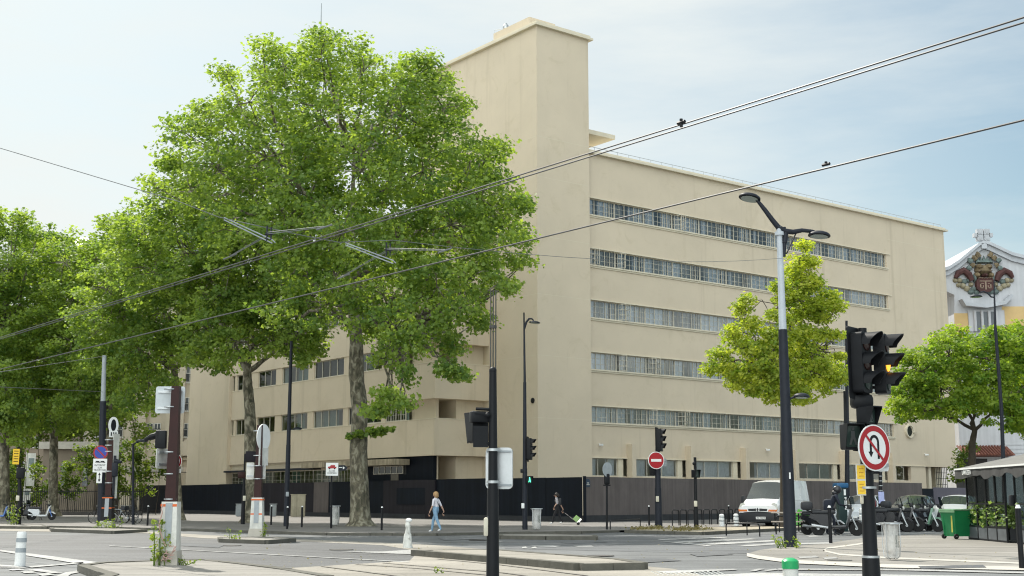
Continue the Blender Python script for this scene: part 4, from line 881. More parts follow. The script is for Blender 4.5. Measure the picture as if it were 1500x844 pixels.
shrub('tall_hedge', 'tall dark hedge behind the banner and the leftmost plane trunks', 127, [(-50, 600, 40), (-20, 640, 40), (15, 610, 36), (45, 630, 30), (-50, 690, 40), (0, 690, 34), (30, 690, 30), (60, 600, 30), (15, 725, 24), (50, 725, 20), (-30, 730, 24)], dark_leaf, 44, .3, cat='hedge', sub=.9, per=.9)
shrub('tall_hedge', 'dark hedge mass behind the slim plane trunk and the no parking pole', 129, [(150, 610, 30), (120, 620, 28), (180, 600, 26), (205, 640, 18), (150, 655, 20), (85, 620, 24)], dark_leaf, 45, .3, cat='hedge', sub=.9, per=.8)

# ------------------------------------------------------------------ street furniture
def pt_(mb, name, m, t, parent=None): return mb.build(name, m, parent or t, t.location)
def face(yaw):                         # sign axes: right vector u and outward normal n (yaw 0 faces the camera side, -Y)
    u = Vector((cos(yaw), sin(yaw), 0)); return u, Vector((sin(yaw), -cos(yaw), 0))
def plate_part(t, name, c, yaw, poly, m, th=.004, lift=0, parent=None):
    u, n = face(yaw); k = MB(); k.plate(Vector(c) + n * lift, u, Z, n * th, poly, 0); return pt_(k, name, m, t, parent)
def rrect(w, h, r=.04, n=4):
    out = []
    for cx, cy, a0 in ((w / 2 - r, h / 2 - r, 0), (-w / 2 + r, h / 2 - r, 90), (-w / 2 + r, -h / 2 + r, 180), (w / 2 - r, -h / 2 + r, 270)):
        for i in range(n + 1): a = R(a0 + 90 * i / n); out.append((cx + r * cos(a), cy + r * sin(a)))
    return out
def ring(r0, r1, n=28):                # ring as quads strip polygon list
    return [[(r0 * cos(a), r0 * sin(a)), (r1 * cos(a), r1 * sin(a)), (r1 * cos(b), r1 * sin(b)), (r0 * cos(b), r0 * sin(b))] for a, b in ((2 * pi * i / n, 2 * pi * (i + 1) / n) for i in range(n))]
def bands(t, x, y, zs, r, parent=None):
    for z in zs: k = MB(); k.lathe([(r, z), (r, z + .03)], (x, y, 0), 12); pt_(k, 'clamp', galv, t, parent)
lens_off = mat('lens_dark', (.03, .012, .01), .2, .1); lens_amber = mat('lens_amber', (.8, .3, .02), .3, .05, emit=(1, .38, .03, 1.6)); lens_green = mat('lens_green', (.05, .6, .35), .3, 0, emit=(.1, 1, .55, 2.5))
lens_g0 = mat('lens_green_off', (.02, .035, .03), .2, .1)
def signal_head(t, c, yaw, w=.3, h=.95, d=.16, lit=None, plate=True):
    """three-lamp head; c: centre of its back; yaw: facing"""
    u, n = face(yaw); c = Vector(c)
    k = MB(); k.plate(c, u, Z, n * d, rrect(w, h, .05))
    if plate: k.plate(c - n * .004, u, Z, n * -.012, rrect(w + .16, h + .16, .04))
    hd_ = pt_(k, 'signal_head', blackm, t)
    for i, zz in enumerate((h * .32, 0, -h * .32)):
        q = c + n * d + Z * zz; r = min(w * .36, h * .14)
        m = lens_amber if lit == i else lens_off if i < 2 else lens_g0
        k = MB(); k.lathe([(r, 0), (r, .015), (r * .6, .03), (0, .035)], q, 14, axis=n); pt_(k, 'lens', m, t, hd_)
        k = MB(); vs = []; N = 10; L_ = .24
        for j in range(N + 1):
            a = R(-12 + 204 * j / N); e = u * cos(a) * r * 1.25 + Z * sin(a) * r * 1.25; ll = L_ * (.45 + .55 * max(0, sin(a)))
            vs += [q + e, q + e + n * ll, q + e * 1.08, q + e * 1.08 + n * ll]
        fs = []
        for j in range(N): a, b = 4 * j, 4 * j + 4; fs += [[a, b, b + 1, a + 1], [a + 2, a + 3, b + 3, b + 2], [a + 1, b + 1, b + 3, a + 3]]
        k.add(vs, fs, 0, False); pt_(k, 'visor', blackm, t, hd_)
    return hd_
def ped_head(t, c, yaw, w=.3, h=.32, d=.14, lit=None, name='pedestrian_signal'):
    u, n = face(yaw); c = Vector(c); k = MB(); k.plate(c, u, Z, n * d, rrect(w, h, .03))
    k.plate(c + n * d + Z * (h / 2 - .02) , u, n, Z * .015, rect(-w / 2, 0, w / 2, .12)); 
    for s_ in (-1, 1): k.plate(c + n * d + u * (s_ * w / 2 - .008 * s_), n, Z, u * .008 * s_, [(0, -h / 2), (.03, -h / 2), (.12, h / 2 - .02), (0, h / 2 - .02)])
    hd_ = pt_(k, name, blackm, t)
    k = MB(); k.plate(c + n * (d + .002), u, Z, n * .006, rrect(w * .8, h * .8, .02)); pt_(k, 'lens', lit[0] if lit else lens_g0, t, hd_)
    k = MB(); o = c + n * (d + .010); s_ = h / .34                   # the walking figure
    m = lit[1] if lit else mat('figure_off', (.05, .055, .055), .5, .1)
    k.plate(o + Z * .10 * s_, u, Z, n * .004, disc(.022 * s_, 10)); k.plate(o, u, Z, n * .004, [(p[0] * s_, p[1] * s_) for p in ((-.025, .07), (.025, .07), (.03, 0), (.055, -.11), (.03, -.11), (.0, -.03), (-.03, -.11), (-.055, -.11), (-.025, 0))])
    pt_(k, 'figure', m, t, hd_); return hd_
def back_plate(t, name, c, yaw, w, h, m=greym, r=.04):
    """the bare back of a sign with two stiffening rails"""
    u, n = face(yaw); c = Vector(c); k = MB(); k.plate(c, u, Z, n * .02, rrect(w, h, r)); o = pt_(k, name, m, t)
    k = MB()
    for z in (-h * .3, h * .3): k.plate(c + n * .022 + Z * z, u, Z, n * .03, rect(-w * .42, -.025, w * .42, .025))
    pt_(k, 'rail', galv, t, o); return o

# double-armed tall lamp on the right pavement
f = G(1158, 802); Yl = f.y; dlamp = thing('street_lamp', 'tall double armed street lamp, dark below and pale grey above, on the corner pavement', 'street lamp', f)
zA = zat(483, Yl); zB = zat(332, Yl); k = MB(); k.tube([f, f + Z * 2.2, f + Z * zA], [.205, .185, .145], 16); k.lathe([(.23, 0), (.23, .06), (.2, .1)], f, 16); pt_(k, 'lower_pole', charcoal, dlamp)
k = MB(); k.tube([f + Z * zA, f + Z * zB], [.125, .088], 14); k.lathe([(.15, 0), (.15, .12)], f + Z * (zB - .3), 14); pt_(k, 'upper_pole', mat('pale_grey_paint', (.42, .46, .50), .4, .08, 3), dlamp)
P_ = lambda px, py, dy=0: At(px, py, Yl + dy)
k = MB(); k.tube([P_(1148, 333), P_(1149, 340)], [.07, .07], 10)
arm = [P_(1108, 292), P_(1120, 307), P_(1131, 322), P_(1140, 333), P_(1150, 339), P_(1162, 340), P_(1175, 337.5), P_(1190, 339), P_(1200, 342)]
k.tube(arm, [.055, .075, .085, .095, .1, .085, .07, .06, .045], 10); k.tube([P_(1151, 341), P_(1149, 356)], .09, 10)
pt_(k, 'arm', charcoal, dlamp)
k = MB(); k.tube([P_(1147, 372), P_(1135, 324)], .022, 6); k.tube([P_(1152, 372), P_(1166, 342)], .022, 6); k.tube([P_(1148, 376), P_(1150, 340)], .065, 10); pt_(k, 'brace', charcoal, dlamp)
led = mat('lamp_glass', (.26, .32, .31), .2, .1)
def lamp_head(t, c, r, tilt=0, flat=.34, m=charcoal, axis=(0, 0, 1), stretch=1):
    k = MB(); n = 20; c = Vector(c); ax = Vector(axis).normalized(); ux = Vector((1, 0, 0)); ux = (ux - ax * ux.dot(ax)).normalized(); uy = ax.cross(ux)
    vs = []; pr = [(1, 0), (1.0, .06), (.95, .14), (.8, .23), (.55, .31), (.25, .35), (.01, .36)]
    for rr, hh in pr:
        for j in range(n): a = 2 * pi * j / n; vs.append(c + ux * rr * r * stretch * cos(a) + uy * rr * r * sin(a) + ax * hh * r * flat / .34)
    fs = [[i * n + j, i * n + (j + 1) % n, (i + 1) * n + (j + 1) % n, (i + 1) * n + j] for i in range(len(pr) - 1) for j in range(n)]; fs.append(list(range(n))[::-1]); k.add(vs, fs, 0, True)
    h = pt_(k, 'lamp_head', m, t)
    k = MB(); k.lathe([(r * .8, 0), (r * .72, .02)], c - ax * .024, 18, axis=ax); pt_(k, 'lamp_glass', led, t, h); return h
lamp_head(dlamp, P_(1098, 291), .36, axis=(.22, .1, 1), flat=.42); lamp_head(dlamp, P_(1200, 346), .36, axis=(.1, .05, 1), flat=.42)
lamp_head(dlamp, P_(1174, 582), .26, axis=(.05, .05, 1), flat=.5); k = MB(); k.tube([P_(1153, 586), P_(1163, 582), P_(1172, 579)], .035, 8); pt_(k, 'low_arm', charcoal, dlamp)
k = MB(); k.box(P_(1157, 697, -.2), (.045, .03, .2)); pt_(k, 'number_plate', whitep, dlamp)

# near traffic light at the right (stands below the frame's edge)
Yt = 17.5; x = Xg(1279, Yt); f = Vector((x, Yt, 0)); tl = thing('traffic_light', 'nearest traffic light with lit amber lamp and a no U turn sign, right foreground', 'traffic light', f)
Pt = lambda px, py, dy=0: At(px, py, Yt + dy)
zs_ = zat(815, Yt); k = MB(); k.tube([f, f + Z * zs_], [.135, .115], 16); pt_(k, 'base_sleeve', blackm, tl)
top = Pt(1263, 481); k = MB(); k.tube([f + Z * zs_, Vector((x, Yt, zat(690, Yt)))], [.098, .088], 16); k.tube([Vector((x, Yt, zat(690, Yt))), (top.x, Yt, top.z)], [.085, .06], 14); pt_(k, 'pole', blackm, tl); 
bands(tl, x, Yt, [zat(716, Yt), zat(815, Yt) - .02], .122)
signal_head(tl, Pt(1254, 532, -.05), R(50), .30, .84, .16, plate=True)
signal_head(tl, Pt(1283, 534, .18), R(62), .30, .84, .16, lit=1, plate=False)
for y_ in (500, 566): k = MB(); k.tube([Pt(1263, y_), Pt(1284, y_ + 2, .18)], .025, 6); pt_(k, 'bracket', blackm, tl)
k = MB(); k.box(Pt(1262, 588), (.3, .22, .2), 0, 0, .06); pt_(k, 'bracket', blackm, tl)
ped_head(tl, Pt(1261, 609, .0), R(40), .21, .25, .16, name='repeater_signal')
ped_head(tl, Pt(1243, 640, .05), R(12), .26, .36, .12); 
for q_ in ((1245, 622, 1272, 626), (1250, 659, 1272, 661), (1237, 573, 1238, 625)): k = MB(); k.tube([Pt(*q_[:2]), Pt(*q_[2:])], .017, 6); pt_(k, 'signal_arm', blackm, tl)
sc_ = Pt(1280, 656, -.14); yw = R(33); u, n = face(yw)
so_ = plate_part(tl, 'no_u_turn_sign', sc_, yw, disc(.315, 36), whitep, .012)
k = MB()
for q in ring(.225, .298, 36): k.plate(sc_ + n * .0125, u, Z, n * .003, q)
pt_(k, 'red_ring', red, tl, so_)
k = MB()
for i in range(10):
    a, b = pi * i / 10, pi * (i + 1) / 10; k.plate(sc_ + n * .0125 + Z * .075, u, Z, n * .002, [(.055 * cos(a), .06 * sin(a)), (.095 * cos(a), .10 * sin(a)), (.095 * cos(b), .10 * sin(b)), (.055 * cos(b), .06 * sin(b))])
k.plate(sc_ + n * .0125, u, Z, n * .002, rect(.055, -.15, .095, .075)); k.plate(sc_ + n * .0125, u, Z, n * .002, rect(-.095, -.06, -.055, .075)); k.plate(sc_ + n * .0125, u, Z, n * .002, [(-.125, -.055), (-.075, -.13), (-.025, -.055)])
pt_(k, 'arrow', blackm, tl, so_)
k = MB(); c45 = Vector((-1, 1)).normalized(); p45 = Vector((1, 1)).normalized() * .018; e = c45 * .23
k.plate(sc_ + n * .0155, u, Z, n * .002, [(-e.x - p45.x, -e.y - p45.y), (-e.x + p45.x, -e.y + p45.y), (e.x + p45.x, e.y + p45.y), (e.x - p45.x, e.y - p45.y)]); pt_(k, 'red_slash', red, tl, so_)
back_plate(tl, 'sign_back', Pt(1285, 668, .14), R(33), .4, .42, whitep)
u, n = face(R(-10)); c = Pt(1261.5, 703, -.02)
yb = MB(); yb.plate(c, u, Z, n * .05, rrect(.13, .42, .015)); yo = pt_(yb, 'yellow_notice', whited, tl); k = MB(); k.plate(c + n * .052, u, Z, n * .003, rect(-.055, .012, .05, .195)); k.plate(c + n * .052, u, Z, n * .003, rect(-.055, -.195, .05, -.012)); pt_(k, 'yellow_face', yellow, tl, yo)
k = MB(); 
for zz in (.15, .1, .05, -.06, -.1, -.15): k.plate(c + n * .056 + Z * zz, u, Z, n * .002, rect(-.03, -.004, .03, .004))
pt_(k, 'small_print', mat('print_brown', (.45, .2, .02), .6, .1), tl, yo)
k = MB(); k.box(Pt(1264, 728, .0), (.06, .1, .2), 0, 0, .02); pt_(k, 'push_button_box', mat('cream_box', (.55, .52, .42), .5, .1), tl)

# near black mast with signal backs, left of centre
Yn = 14.5; x = Xg(721.5, Yn); f = Vector((x, Yn, 0)); nm = thing('traffic_light', 'near black mast seen from behind, with a square pedestrian signal and a metal backed panel', 'traffic light', f)
Pn = lambda px, py, dy=0: At(px, py, Yn + dy)
k = MB(); k.tube([f, Vector((x, Yn, zat(716, Yn)))], [.078, .066], 14); k.tube([Vector((x, Yn, zat(716, Yn))), Vector((Pn(722, 545).x, Yn, zat(545, Yn)))], [.055, .042], 14); k.ball((Pn(722, 542).x, Yn, zat(543, Yn)), .045, 0, 10); pt_(k, 'pole', blackm, nm)
k = MB()
for px in (718.6, 722.2, 726): k.tube([Pn(px, 560, .05), Pn(px + .4, 425, .05)], [.008, .007], 6)
k.lathe([(.045, 0), (.045, .03)], (Pn(722, 480).x, Yn + .05, zat(480, Yn)), 10); pt_(k, 'conduit', mat('dark_conduit', (.05, .05, .045), .5, .2), nm)
ped_head(nm, Pn(704, 626, .1), R(205), .2, .36, .13); 
k = MB(); k.box(Pn(703, 611, .03), (.23, .12, .13), .3, 0, .02); k.plate(Pn(693, 655, -.05), (1, .2, 0), Z, (0, .05, 0), [(0, 0), (.17, 0), (.17, .24), (.0, .24)]); k.tube([Pn(697, 599), Pn(722, 600)], .02, 6); k.tube([Pn(712, 648), Pn(722, 655)], .022, 6); k.ball(Pn(714, 608, -.08), .03); k.box(Pn(702, 605, -.06), (.1, .01, .012)); pt_(k, 'signal_bracket', blackm, nm)
p1 = Pn(731, 686, .1); u, n = face(R(-8)); k = MB(); k.plate(p1, u, Z, n * -.05, rrect(.31, .47, .05)); k.plate(p1 + n * .004, u, Z, n * .03, rect(-.12, -.22, -.11, .22)); bo = pt_(k, 'metal_backed_panel', galv, nm)
k = MB()
for q in ((-.14, -.2, .14, -.18), (-.14, .18, .14, .2)): k.plate(p1 + n * .004, u, Z, n * .025, rect(*q))
pt_(k, 'rail', greym, nm, bo); bands(nm, x, Yn, [zat(661, Yn), zat(708, Yn)], .072)
k = MB(); k.box(Pn(712.5, 772), (.06, .09, .21), 0, 0, .02); pt_(k, 'push_button_box', MATS['cream_box'], nm); k = MB(); k.box(Pn(715.5, 769, -.02), (.015, .04, .2)); pt_(k, 'button_rail', greym, nm)

# slender lamp with traffic signal by the corner of the building
f = G(769, 776, .1); Yc = f.y; cl_ = thing('street_lamp', 'slender black lamp with a curved arm and traffic signals, in front of the tower', 'street lamp', f); Pc = lambda px, py, dy=0: At(px, py, Yc + dy)
k = MB(); k.tube([f, f + Z * 2.8], [.125, .11], 12); k.tube([f + Z * 2.8, Vector((f.x, Yc, zat(560, Yc)))], [.10, .075], 12); k.tube([Vector((f.x, Yc, zat(560, Yc))), Pc(767.5, 458)], [.06, .035], 10); pt_(k, 'pole', charcoal, cl_)
k = MB(); k.tube([Pc(768, 482), Pc(771, 472), Pc(775, 467), Pc(779, 467), Pc(782, 470)], [.05, .05, .05, .04, .03], 8); pt_(k, 'arm', charcoal, cl_); lamp_head(cl_, Pc(783, 473), .27, axis=(.08, 0, 1), flat=.3)
signal_head(cl_, Pc(772.5, 658, -.1), R(70), .3, 1.0, .2, plate=True)
k = MB(); k.tube([Pc(768, 646), Pc(774, 646)], .03, 6); k.tube([Pc(768, 670), Pc(774, 670)], .03, 6); k.box(Pc(766, 690), (.24, .2, .18), 0, 0, .03); pt_(k, 'bracket', blackm, cl_)
ped_head(cl_, Pc(774, 703, -.05), R(22), .28, .34, .14, lit=(lens_g0, lens_green))
k = MB(); k.box(Pc(766, 741, -.14), (.14, .1, .24), 0, 0, .02); pt_(k, 'push_button_box', whitep, cl_)

# tall black lamp by the avenue (left)
f = G(419, 771, .1); Yq = f.y; Pq = lambda px, py, dy=0: At(px, py, Yq + dy); ql = thing('street_lamp', 'tall straight black lamp post in front of the hoarding, its low arm over the pavement', 'street lamp', f)
k = MB(); k.tube([f, f + Z * 4.2], [.14, .12], 12); k.tube([f + Z * 4.2, Vector((f.x, Yq, zat(500, Yq)))], [.11, .075], 12); pt_(k, 'pole', charcoal, ql)
k = MB(); k.tube([Pq(421, 630), Pq(428, 629), Pq(434, 629)], .035, 6); pt_(k, 'low_arm', charcoal, ql); lamp_head(ql, Pq(436, 629), .24, flat=.45)
k = MB(); k.box(Pq(421, 724, -.14), (.16, .1, .24), 0, 0, .02); pt_(k, 'push_button_box', greym, ql)
f = G(195, 768.5, .1); Yq = f.y; Pq = lambda px, py, dy=0: At(px, py, Yq + dy); sl_ = thing('street_lamp', 'short black lamp with a side hood behind the parked bicycles', 'street lamp', f)
k = MB(); k.tube([f, Pq(195, 650)], [.09, .06], 10); k.tube([Pq(195, 652), Pq(198, 649), Pq(204, 647)], .04, 6); pt_(k, 'pole', charcoal, sl_); lamp_head(sl_, Pq(208, 647), .34, flat=.4)
# lamp behind the cafe
f = foot(1473, 70, 0); Pq = lambda px, py, dy=0: At(px, py, 70 + dy); cf = thing('street_lamp', 'slim black lamp with a hooked head rising behind the cafe terrace', 'street lamp', f)
k = MB(); k.tube([f, Pq(1467, 600), Pq(1458, 480)], [.13, .1, .085], 10); k.tube([Pq(1458, 480), Pq(1456, 410)], [.075, .03], 8); pt_(k, 'pole', charcoal, cf); k = MB(); k.tube([Pq(1457, 436), Pq(1452, 435), Pq(1447, 430), Pq(1441, 427), Pq(1435, 429)], .045, 7); pt_(k, 'arm', charcoal, cf); lamp_head(cf, Pq(1430, 435), .33, flat=.35)

# no entry sign with signal behind it
f = G(965, 772, .13); Ye = f.y; Pe = lambda px, py, dy=0: At(px, py, Ye + dy); ne = thing('traffic_light', 'traffic light post carrying a round no entry sign, on the dry planted island', 'traffic light', f)
k = MB(); k.tube([f, f + Z * 1.9], [.19, .165], 12); k.tube([f + Z * 1.9, Pe(963, 640)], [.15, .1], 12); pt_(k, 'pole', charcoal, ne)
signal_head(ne, Pe(962.5, 645, -.05), R(68), .42, 1.12, .24, plate=True)
c = Pe(961, 674.5, -.3); yw = R(15); u, n = face(yw); so_ = plate_part(ne, 'no_entry_sign', c, yw, [(a * .78, b) for a, b in disc(.44, 32)] and disc(.43, 32), whitep, .02)
k = MB(); k.plate(c + n * .022, u, Z, n * .004, disc(.395, 32)); pt_(k, 'red_face', red, ne, so_); k = MB(); k.plate(c + n * .027, u, Z, n * .004, rect(-.27, -.065, .27, .065)); pt_(k, 'white_bar', whitep, ne, so_)
back_plate(ne, 'give_way_sign_back', Pe(971, 678, .1), R(40), .5, .42, greym, .05); k = MB(); k.box(Pe(958, 690, .1), (.42, .3, .46), .3, 0, .04); pt_(k, 'signal_box', blackm, ne)
k = MB(); k.box(Pe(963, 731, -.22), (.15, .1, .28), 0, 0, .02); pt_(k, 'push_button_box', mat('cream_box', (.55, .52, .42)), ne)
# slim post with small repeater
f = G(1020, 772, .13); Ye = f.y; Pe = lambda px, py, dy=0: At(px, py, Ye + dy); sp_ = thing('signal_post', 'slim black post with a small repeater signal, right of the no entry sign', 'signal post', f)
k = MB(); k.tube([f, f + Z * 1.3], [.12, .1], 10); k.tube([f + Z * 1.3, Pe(1018, 670)], [.085, .07], 10); k.ball(Pe(1017, 679, -.05), .1); pt_(k, 'pole', blackm, sp_)
ped_head(sp_, Pe(1016, 694), R(40), .34, .4, .22); k = MB(); k.box(Pe(1019, 738, -.14), (.16, .1, .28), 0, 0, .02); pt_(k, 'push_button_box', MATS['cream_box'], sp_)
# post with oval sign backs
f = G(889, 779, .0); Ye = f.y; Pe = lambda px, py, dy=0: At(px, py, Ye + dy); ov = thing('sign_post', 'thin black post with a round mirror backed sign, right of the hoarding corner', 'sign post', f)
k = MB(); k.tube([f, Pe(889, 680)], [.05, .045], 8); pt_(k, 'pole', blackm, ov); plate_part(ov, 'round_sign', Pe(889.5, 688, -.08), R(45), disc(.34, 26), greym, .02)
k = MB(); k.box(Pe(889, 702, -.06), (.26, .16, .5), .3, 0, .05); k.box(Pe(889, 711, -.1), (.34, .06, .06), .3); pt_(k, 'signal_box', blackm, ov)

# tram catenary posts: tapered maroon column in a white base casing
def tram_post(label, px, py, top_py, casing_py, hw, h=.1, group='maroon catenary posts with white bases'):
    f = G(px, py, .13); Y = f.y; s = Y / F_PX; t = thing('catenary_post', label, 'catenary post', f, 0, group); Q = lambda a, b, d=0: At(a, b, Y + d)
    w = hw * s; zc = zat(casing_py, Y); zt = zat(top_py, Y); k = MB()
    def tap(a0, a1, z0, z1, mi): k.add([f + Vector((sx * a, sy * a, z - f.z)) for z, a in ((z0, a0), (z1, a1)) for sx, sy in ((-1, -1), (1, -1), (1, 1), (-1, 1))], [[0, 3, 2, 1], [4, 5, 6, 7], [0, 1, 5, 4], [1, 2, 6, 5], [2, 3, 7, 6], [3, 0, 4, 7]], mi)
    tap(w * .78, w * .52, .13, zt, 0); pt_(k, 'column', maroon, t); k = MB(); tap(w * 1.25, w, .13, zc, 0); c_ = pt_(k, 'base_casing', whited, t)
    k = MB(); tap(w * 1.5, w * 1.28, .12, .13 + .3, 0); pt_(k, 'footing', concrete, t)
    k = MB(); k.obox(f + Vector((-w * .45, -w * 1.24, .5)), (w * .9, 0, 0), (0, .02, 0), (0, w * .16, (zc - .13) * .6)); pt_(k, 'casing_door', greym, t, c_)
    return t, Q, f, w, zc, zt, s
t, Q, f, w, zc, zt, s_ = tram_post('near catenary post with white sign backs and a white base, weeds at its foot', 247, 828, 566, 735, 11)
k = MB(); k.obox(f + Vector((-w * 1.1, -w * 1.06, zc - .1 - .13)), (w * 2.1, 0, 0), (0, w * 2.1, 0), (0, 0, .05)); pt_(k, 'orange_band', orange, t)
back_plate(t, 'sign_back', Q(249.5, 586, .2), R(4), .62, .58, mat('pale_sign_back', (.50, .54, .56), .4, .1, 4), .05)
for py in (571, 597, 663, 695, 732): k = MB(); k.lathe([(w * .85, 0), (w * .85, .022)], Q(249.5, py), 12); pt_(k, 'clamp', galv, t)
k = MB(); k.box(Q(236, 644), (.22, .2, .38), .1, 0, .02); k.plate(Q(233, 640), (0, 0, 1), (0, 1, 0), (-.01, 0, 0), rect(0, -.12, .1, .12)); pt_(k, 'signal_head', blackm, t)
k = MB(); k.tube([Q(229, 638, 0), Q(222, 640, 0), Q(212, 644, 0)], [.07, .07, .03], 8); pt_(k, 'visor', blackm, t)
so_ = plate_part(t, 'speed_sign', Q(258.5, 676, .2), R(-30), disc(.155, 26), whitep, .01); u, n = face(R(-30)); k = MB()
for q in ring(.115, .15, 26): k.plate(Q(258.5, 676, .2) + n * .012, u, Z, n * .003, q)
pt_(k, 'red_ring', red, t, so_); text('50', .15, blackm, so_, Vector(Q(259.5, 676, .2)) + n * .014 - f, u, Z, .002)
plate_part(t, 'sign_panel', Q(260, 690, .2), R(-30), rect(-.1, -.045, .1, .045), whitep, .01); back_plate(t, 'narrow_sign', Q(238.5, 672, .1), R(70), .5, .42, whited)
k = MB()
for i in range(4): k.tube(curve3(Q(236 + i * 4, 822 - i * 8, -.3), Q(252 + i * 2, 818 - 6 * i, -.32), (random.uniform(-.1, .1), -.05, random.uniform(-.15, .1)), 8, .03), .012, 5)
k.tube(curve3(Q(239, 738, -.25), Q(243, 800, -.3), (-.1, 0, 0), 8, .02), .014, 5); pt_(k, 'loose_cable', mat('cable_pink', (.45, .3, .26), .6, .1), t)
t, Q, f, w, zc, zt, s_ = tram_post('middle catenary post with a round sign edge and orange bands on its white base', 376, 786.5, 623, 729, 7.5)
for py in (733, 754): k = MB(); k.obox(f + Vector((-w * 1.1, -w * 1.12, zat(py, f.y) - .13)), (w * 2.2, 0, 0), (0, w * 2.2, 0), (0, 0, .05)); pt_(k, 'orange_band', orange, t)
plate_part(t, 'round_sign', Q(385.5, 641, .1), R(72), disc(.5, 26), whitep, .03); plate_part(t, 'sign_panel', Q(385.5, 669, .1), R(66), rect(-.28, -.32, .28, .32), whited, .03)
back_plate(t, 'sign_back', Q(366.5, 690, .2), R(5), .28, .62, whited, .04); back_plate(t, 'sign_back', Q(384, 690, .2), R(5), .26, .6, whited, .04)
for py in (632, 668, 683, 702): k = MB(); k.lathe([(w * .9, 0), (w * .9, .03)], Q(378, py), 12); pt_(k, 'clamp', galv, t)
t, Q, f, w, zc, zt, s_ = tram_post('far black and white catenary post with stacked sign arms, beside the no parking pole', 157, 772, 645, 726, 6.5)
t.children[0].data.materials[0] = blackm
for py in (730, 745): k = MB(); k.obox(f + Vector((-w * 1.1, -w * 1.12, zat(py, f.y) - .13)), (w * 2.2, 0, 0), (0, w * 2.2, 0), (0, 0, .05)); pt_(k, 'orange_band', orange, t)
so_ = plate_part(t, 'oval_sign', Q(166, 623, .1), R(40), [(a * .62, b) for a, b in disc(.42, 24)], whitep, .03); u, n = face(R(40)); k = MB(); k.plate(Q(166, 623, .1) + n * .032, u, Z, n * .004, [(a * .45, b) for a, b in disc(.3, 20)]); pt_(k, 'dark_letter_panel', blackm, t, so_)
so_ = plate_part(t, 'sign_panel', Q(166, 636, .1), R(40), rect(-.22, -.16, .22, .16), whitep, .03); k = MB()
for i in range(3): k.plate(Q(166, 636, .1) + n * .032, u, Z, n * .004, rect(-.15 + i * .12, -.09, -.09 + i * .12, .09))
pt_(k, 'pictogram', blackm, t, so_)
k = MB(); k.box(Q(168, 688), (.3, .25, .7), .2, 0, .05); k.tube([Q(168, 676), Q(178, 676.5)], [.14, .07], 8); k.box(Q(167, 700), (.1, .1, 2.2)); pt_(k, 'signal_head', charcoal, t)
plate_part(t, 'narrow_sign', Q(169, 665, .1), R(60), rect(-.2, -2.2, .2, 1.0), whited, .03)
for py in (645, 653, 662, 691, 708): k = MB(); k.lathe([(w * .95, 0), (w * .95, .04)], Q(160, py), 12); pt_(k, 'clamp', galv, t)
# no parking pole
f = G(148, 770, .1); Yk = f.y; Pk = lambda px, py, dy=0: At(px, py, Yk + dy); npk = thing('sign_pole', 'dark pole with grey upper half and a blue no parking sign at the left', 'sign pole', f)
zm = zat(586, Yk); k = MB(); k.tube([f, Pk(151, 588)], [.21, .17], 12); pt_(k, 'lower_pole', charcoal, npk); k = MB(); k.tube([Pk(151, 588), Pk(153, 521)], [.13, .11], 12); pt_(k, 'upper_pole', greym, npk)
c = Pk(147.5, 663, -.3); yw = R(8); u, n = face(yw); so_ = plate_part(npk, 'no_parking_sign', c, yw, disc(.38, 30), red, .02); k = MB(); k.plate(c + n * .022, u, Z, n * .004, disc(.31, 30)); pt_(k, 'blue_face', blue, npk, so_)
k = MB(); k.plate(c + n * .027, u, Z, n * .004, [(-.24, .19), (-.19, .24), (.24, -.19), (.19, -.24)]); pt_(k, 'red_slash', red, npk, so_)
c = Pk(146.5, 682, -.3); so_ = plate_part(npk, 'sign_panel', c, yw, rect(-.36, -.36, .36, .36), whitep, .02); text('INTERDIT\nSUR\nTROTTOIR', .13, blackm, so_, c + n * .024 - Z * .12 - f, u, Z, .003)
k = MB(); k.plate(c + n * .022, u, Z, n * .004, [(-.26, .16), (-.2, .24), (-.06, .24), (-.02, .18), (.06, .24), (.2, .24), (.28, .14), (.1, .16), (-.1, .15)]); pt_(k, 'pictogram', blackm, npk, so_)
c = Pk(145.5, 699, -.3); so_ = plate_part(npk, 'sign_panel', c, yw, rect(-.14, -.32, .14, .32), whitep, .02); k = MB(); k.plate(c + n * .022, u, Z, n * .004, [(-.02, -.12), (.02, -.12), (.02, .12), (.07, .1), (0, .24), (-.07, .1), (-.02, .12)]); k.plate(c + n * .0225, u, Z, n * .003, [(-.07, -.12), (0, -.26), (.07, -.12)]); pt_(k, 'pictogram', blackm, npk, so_)
# left traffic light with yellow panel
f = G(27, 769, .1); Yk = f.y; Pk = lambda px, py, dy=0: At(px, py, Yk + dy); lt = thing('traffic_light', 'dark traffic light post with a yellow notice on top, far left among mopeds', 'traffic light', f)
k = MB(); k.tube([f, f + Z * 1.4, Pk(27, 655)], [.14, .12, .07], 10); pt_(k, 'pole', blackm, lt); k = MB(); k.box(Pk(30, 693), (.42, .34, .62), .3, 0, .05); k.tube([Pk(30, 688), Pk(37, 690)], [.16, .1], 8); pt_(k, 'signal_head', blackm, lt)
so_ = plate_part(lt, 'yellow_notice', Pk(23.5, 669, -.1), R(20), rect(-.17, -.42, .17, .42), yellow, .06); u, n = face(R(20)); k = MB()
for i in range(5): k.plate(Pk(23.5, 669, -.1) + n * .062 + Z * (.3 - i * .14), u, Z, n * .003, rect(-.12, -.02, .12, .02))
pt_(k, 'small_print', blackm, lt, so_); k = MB(); k.box(Pk(26, 730, -.14), (.18, .1, .28), 0, 0, .02); pt_(k, 'push_button_box', MATS['cream_box'], lt)
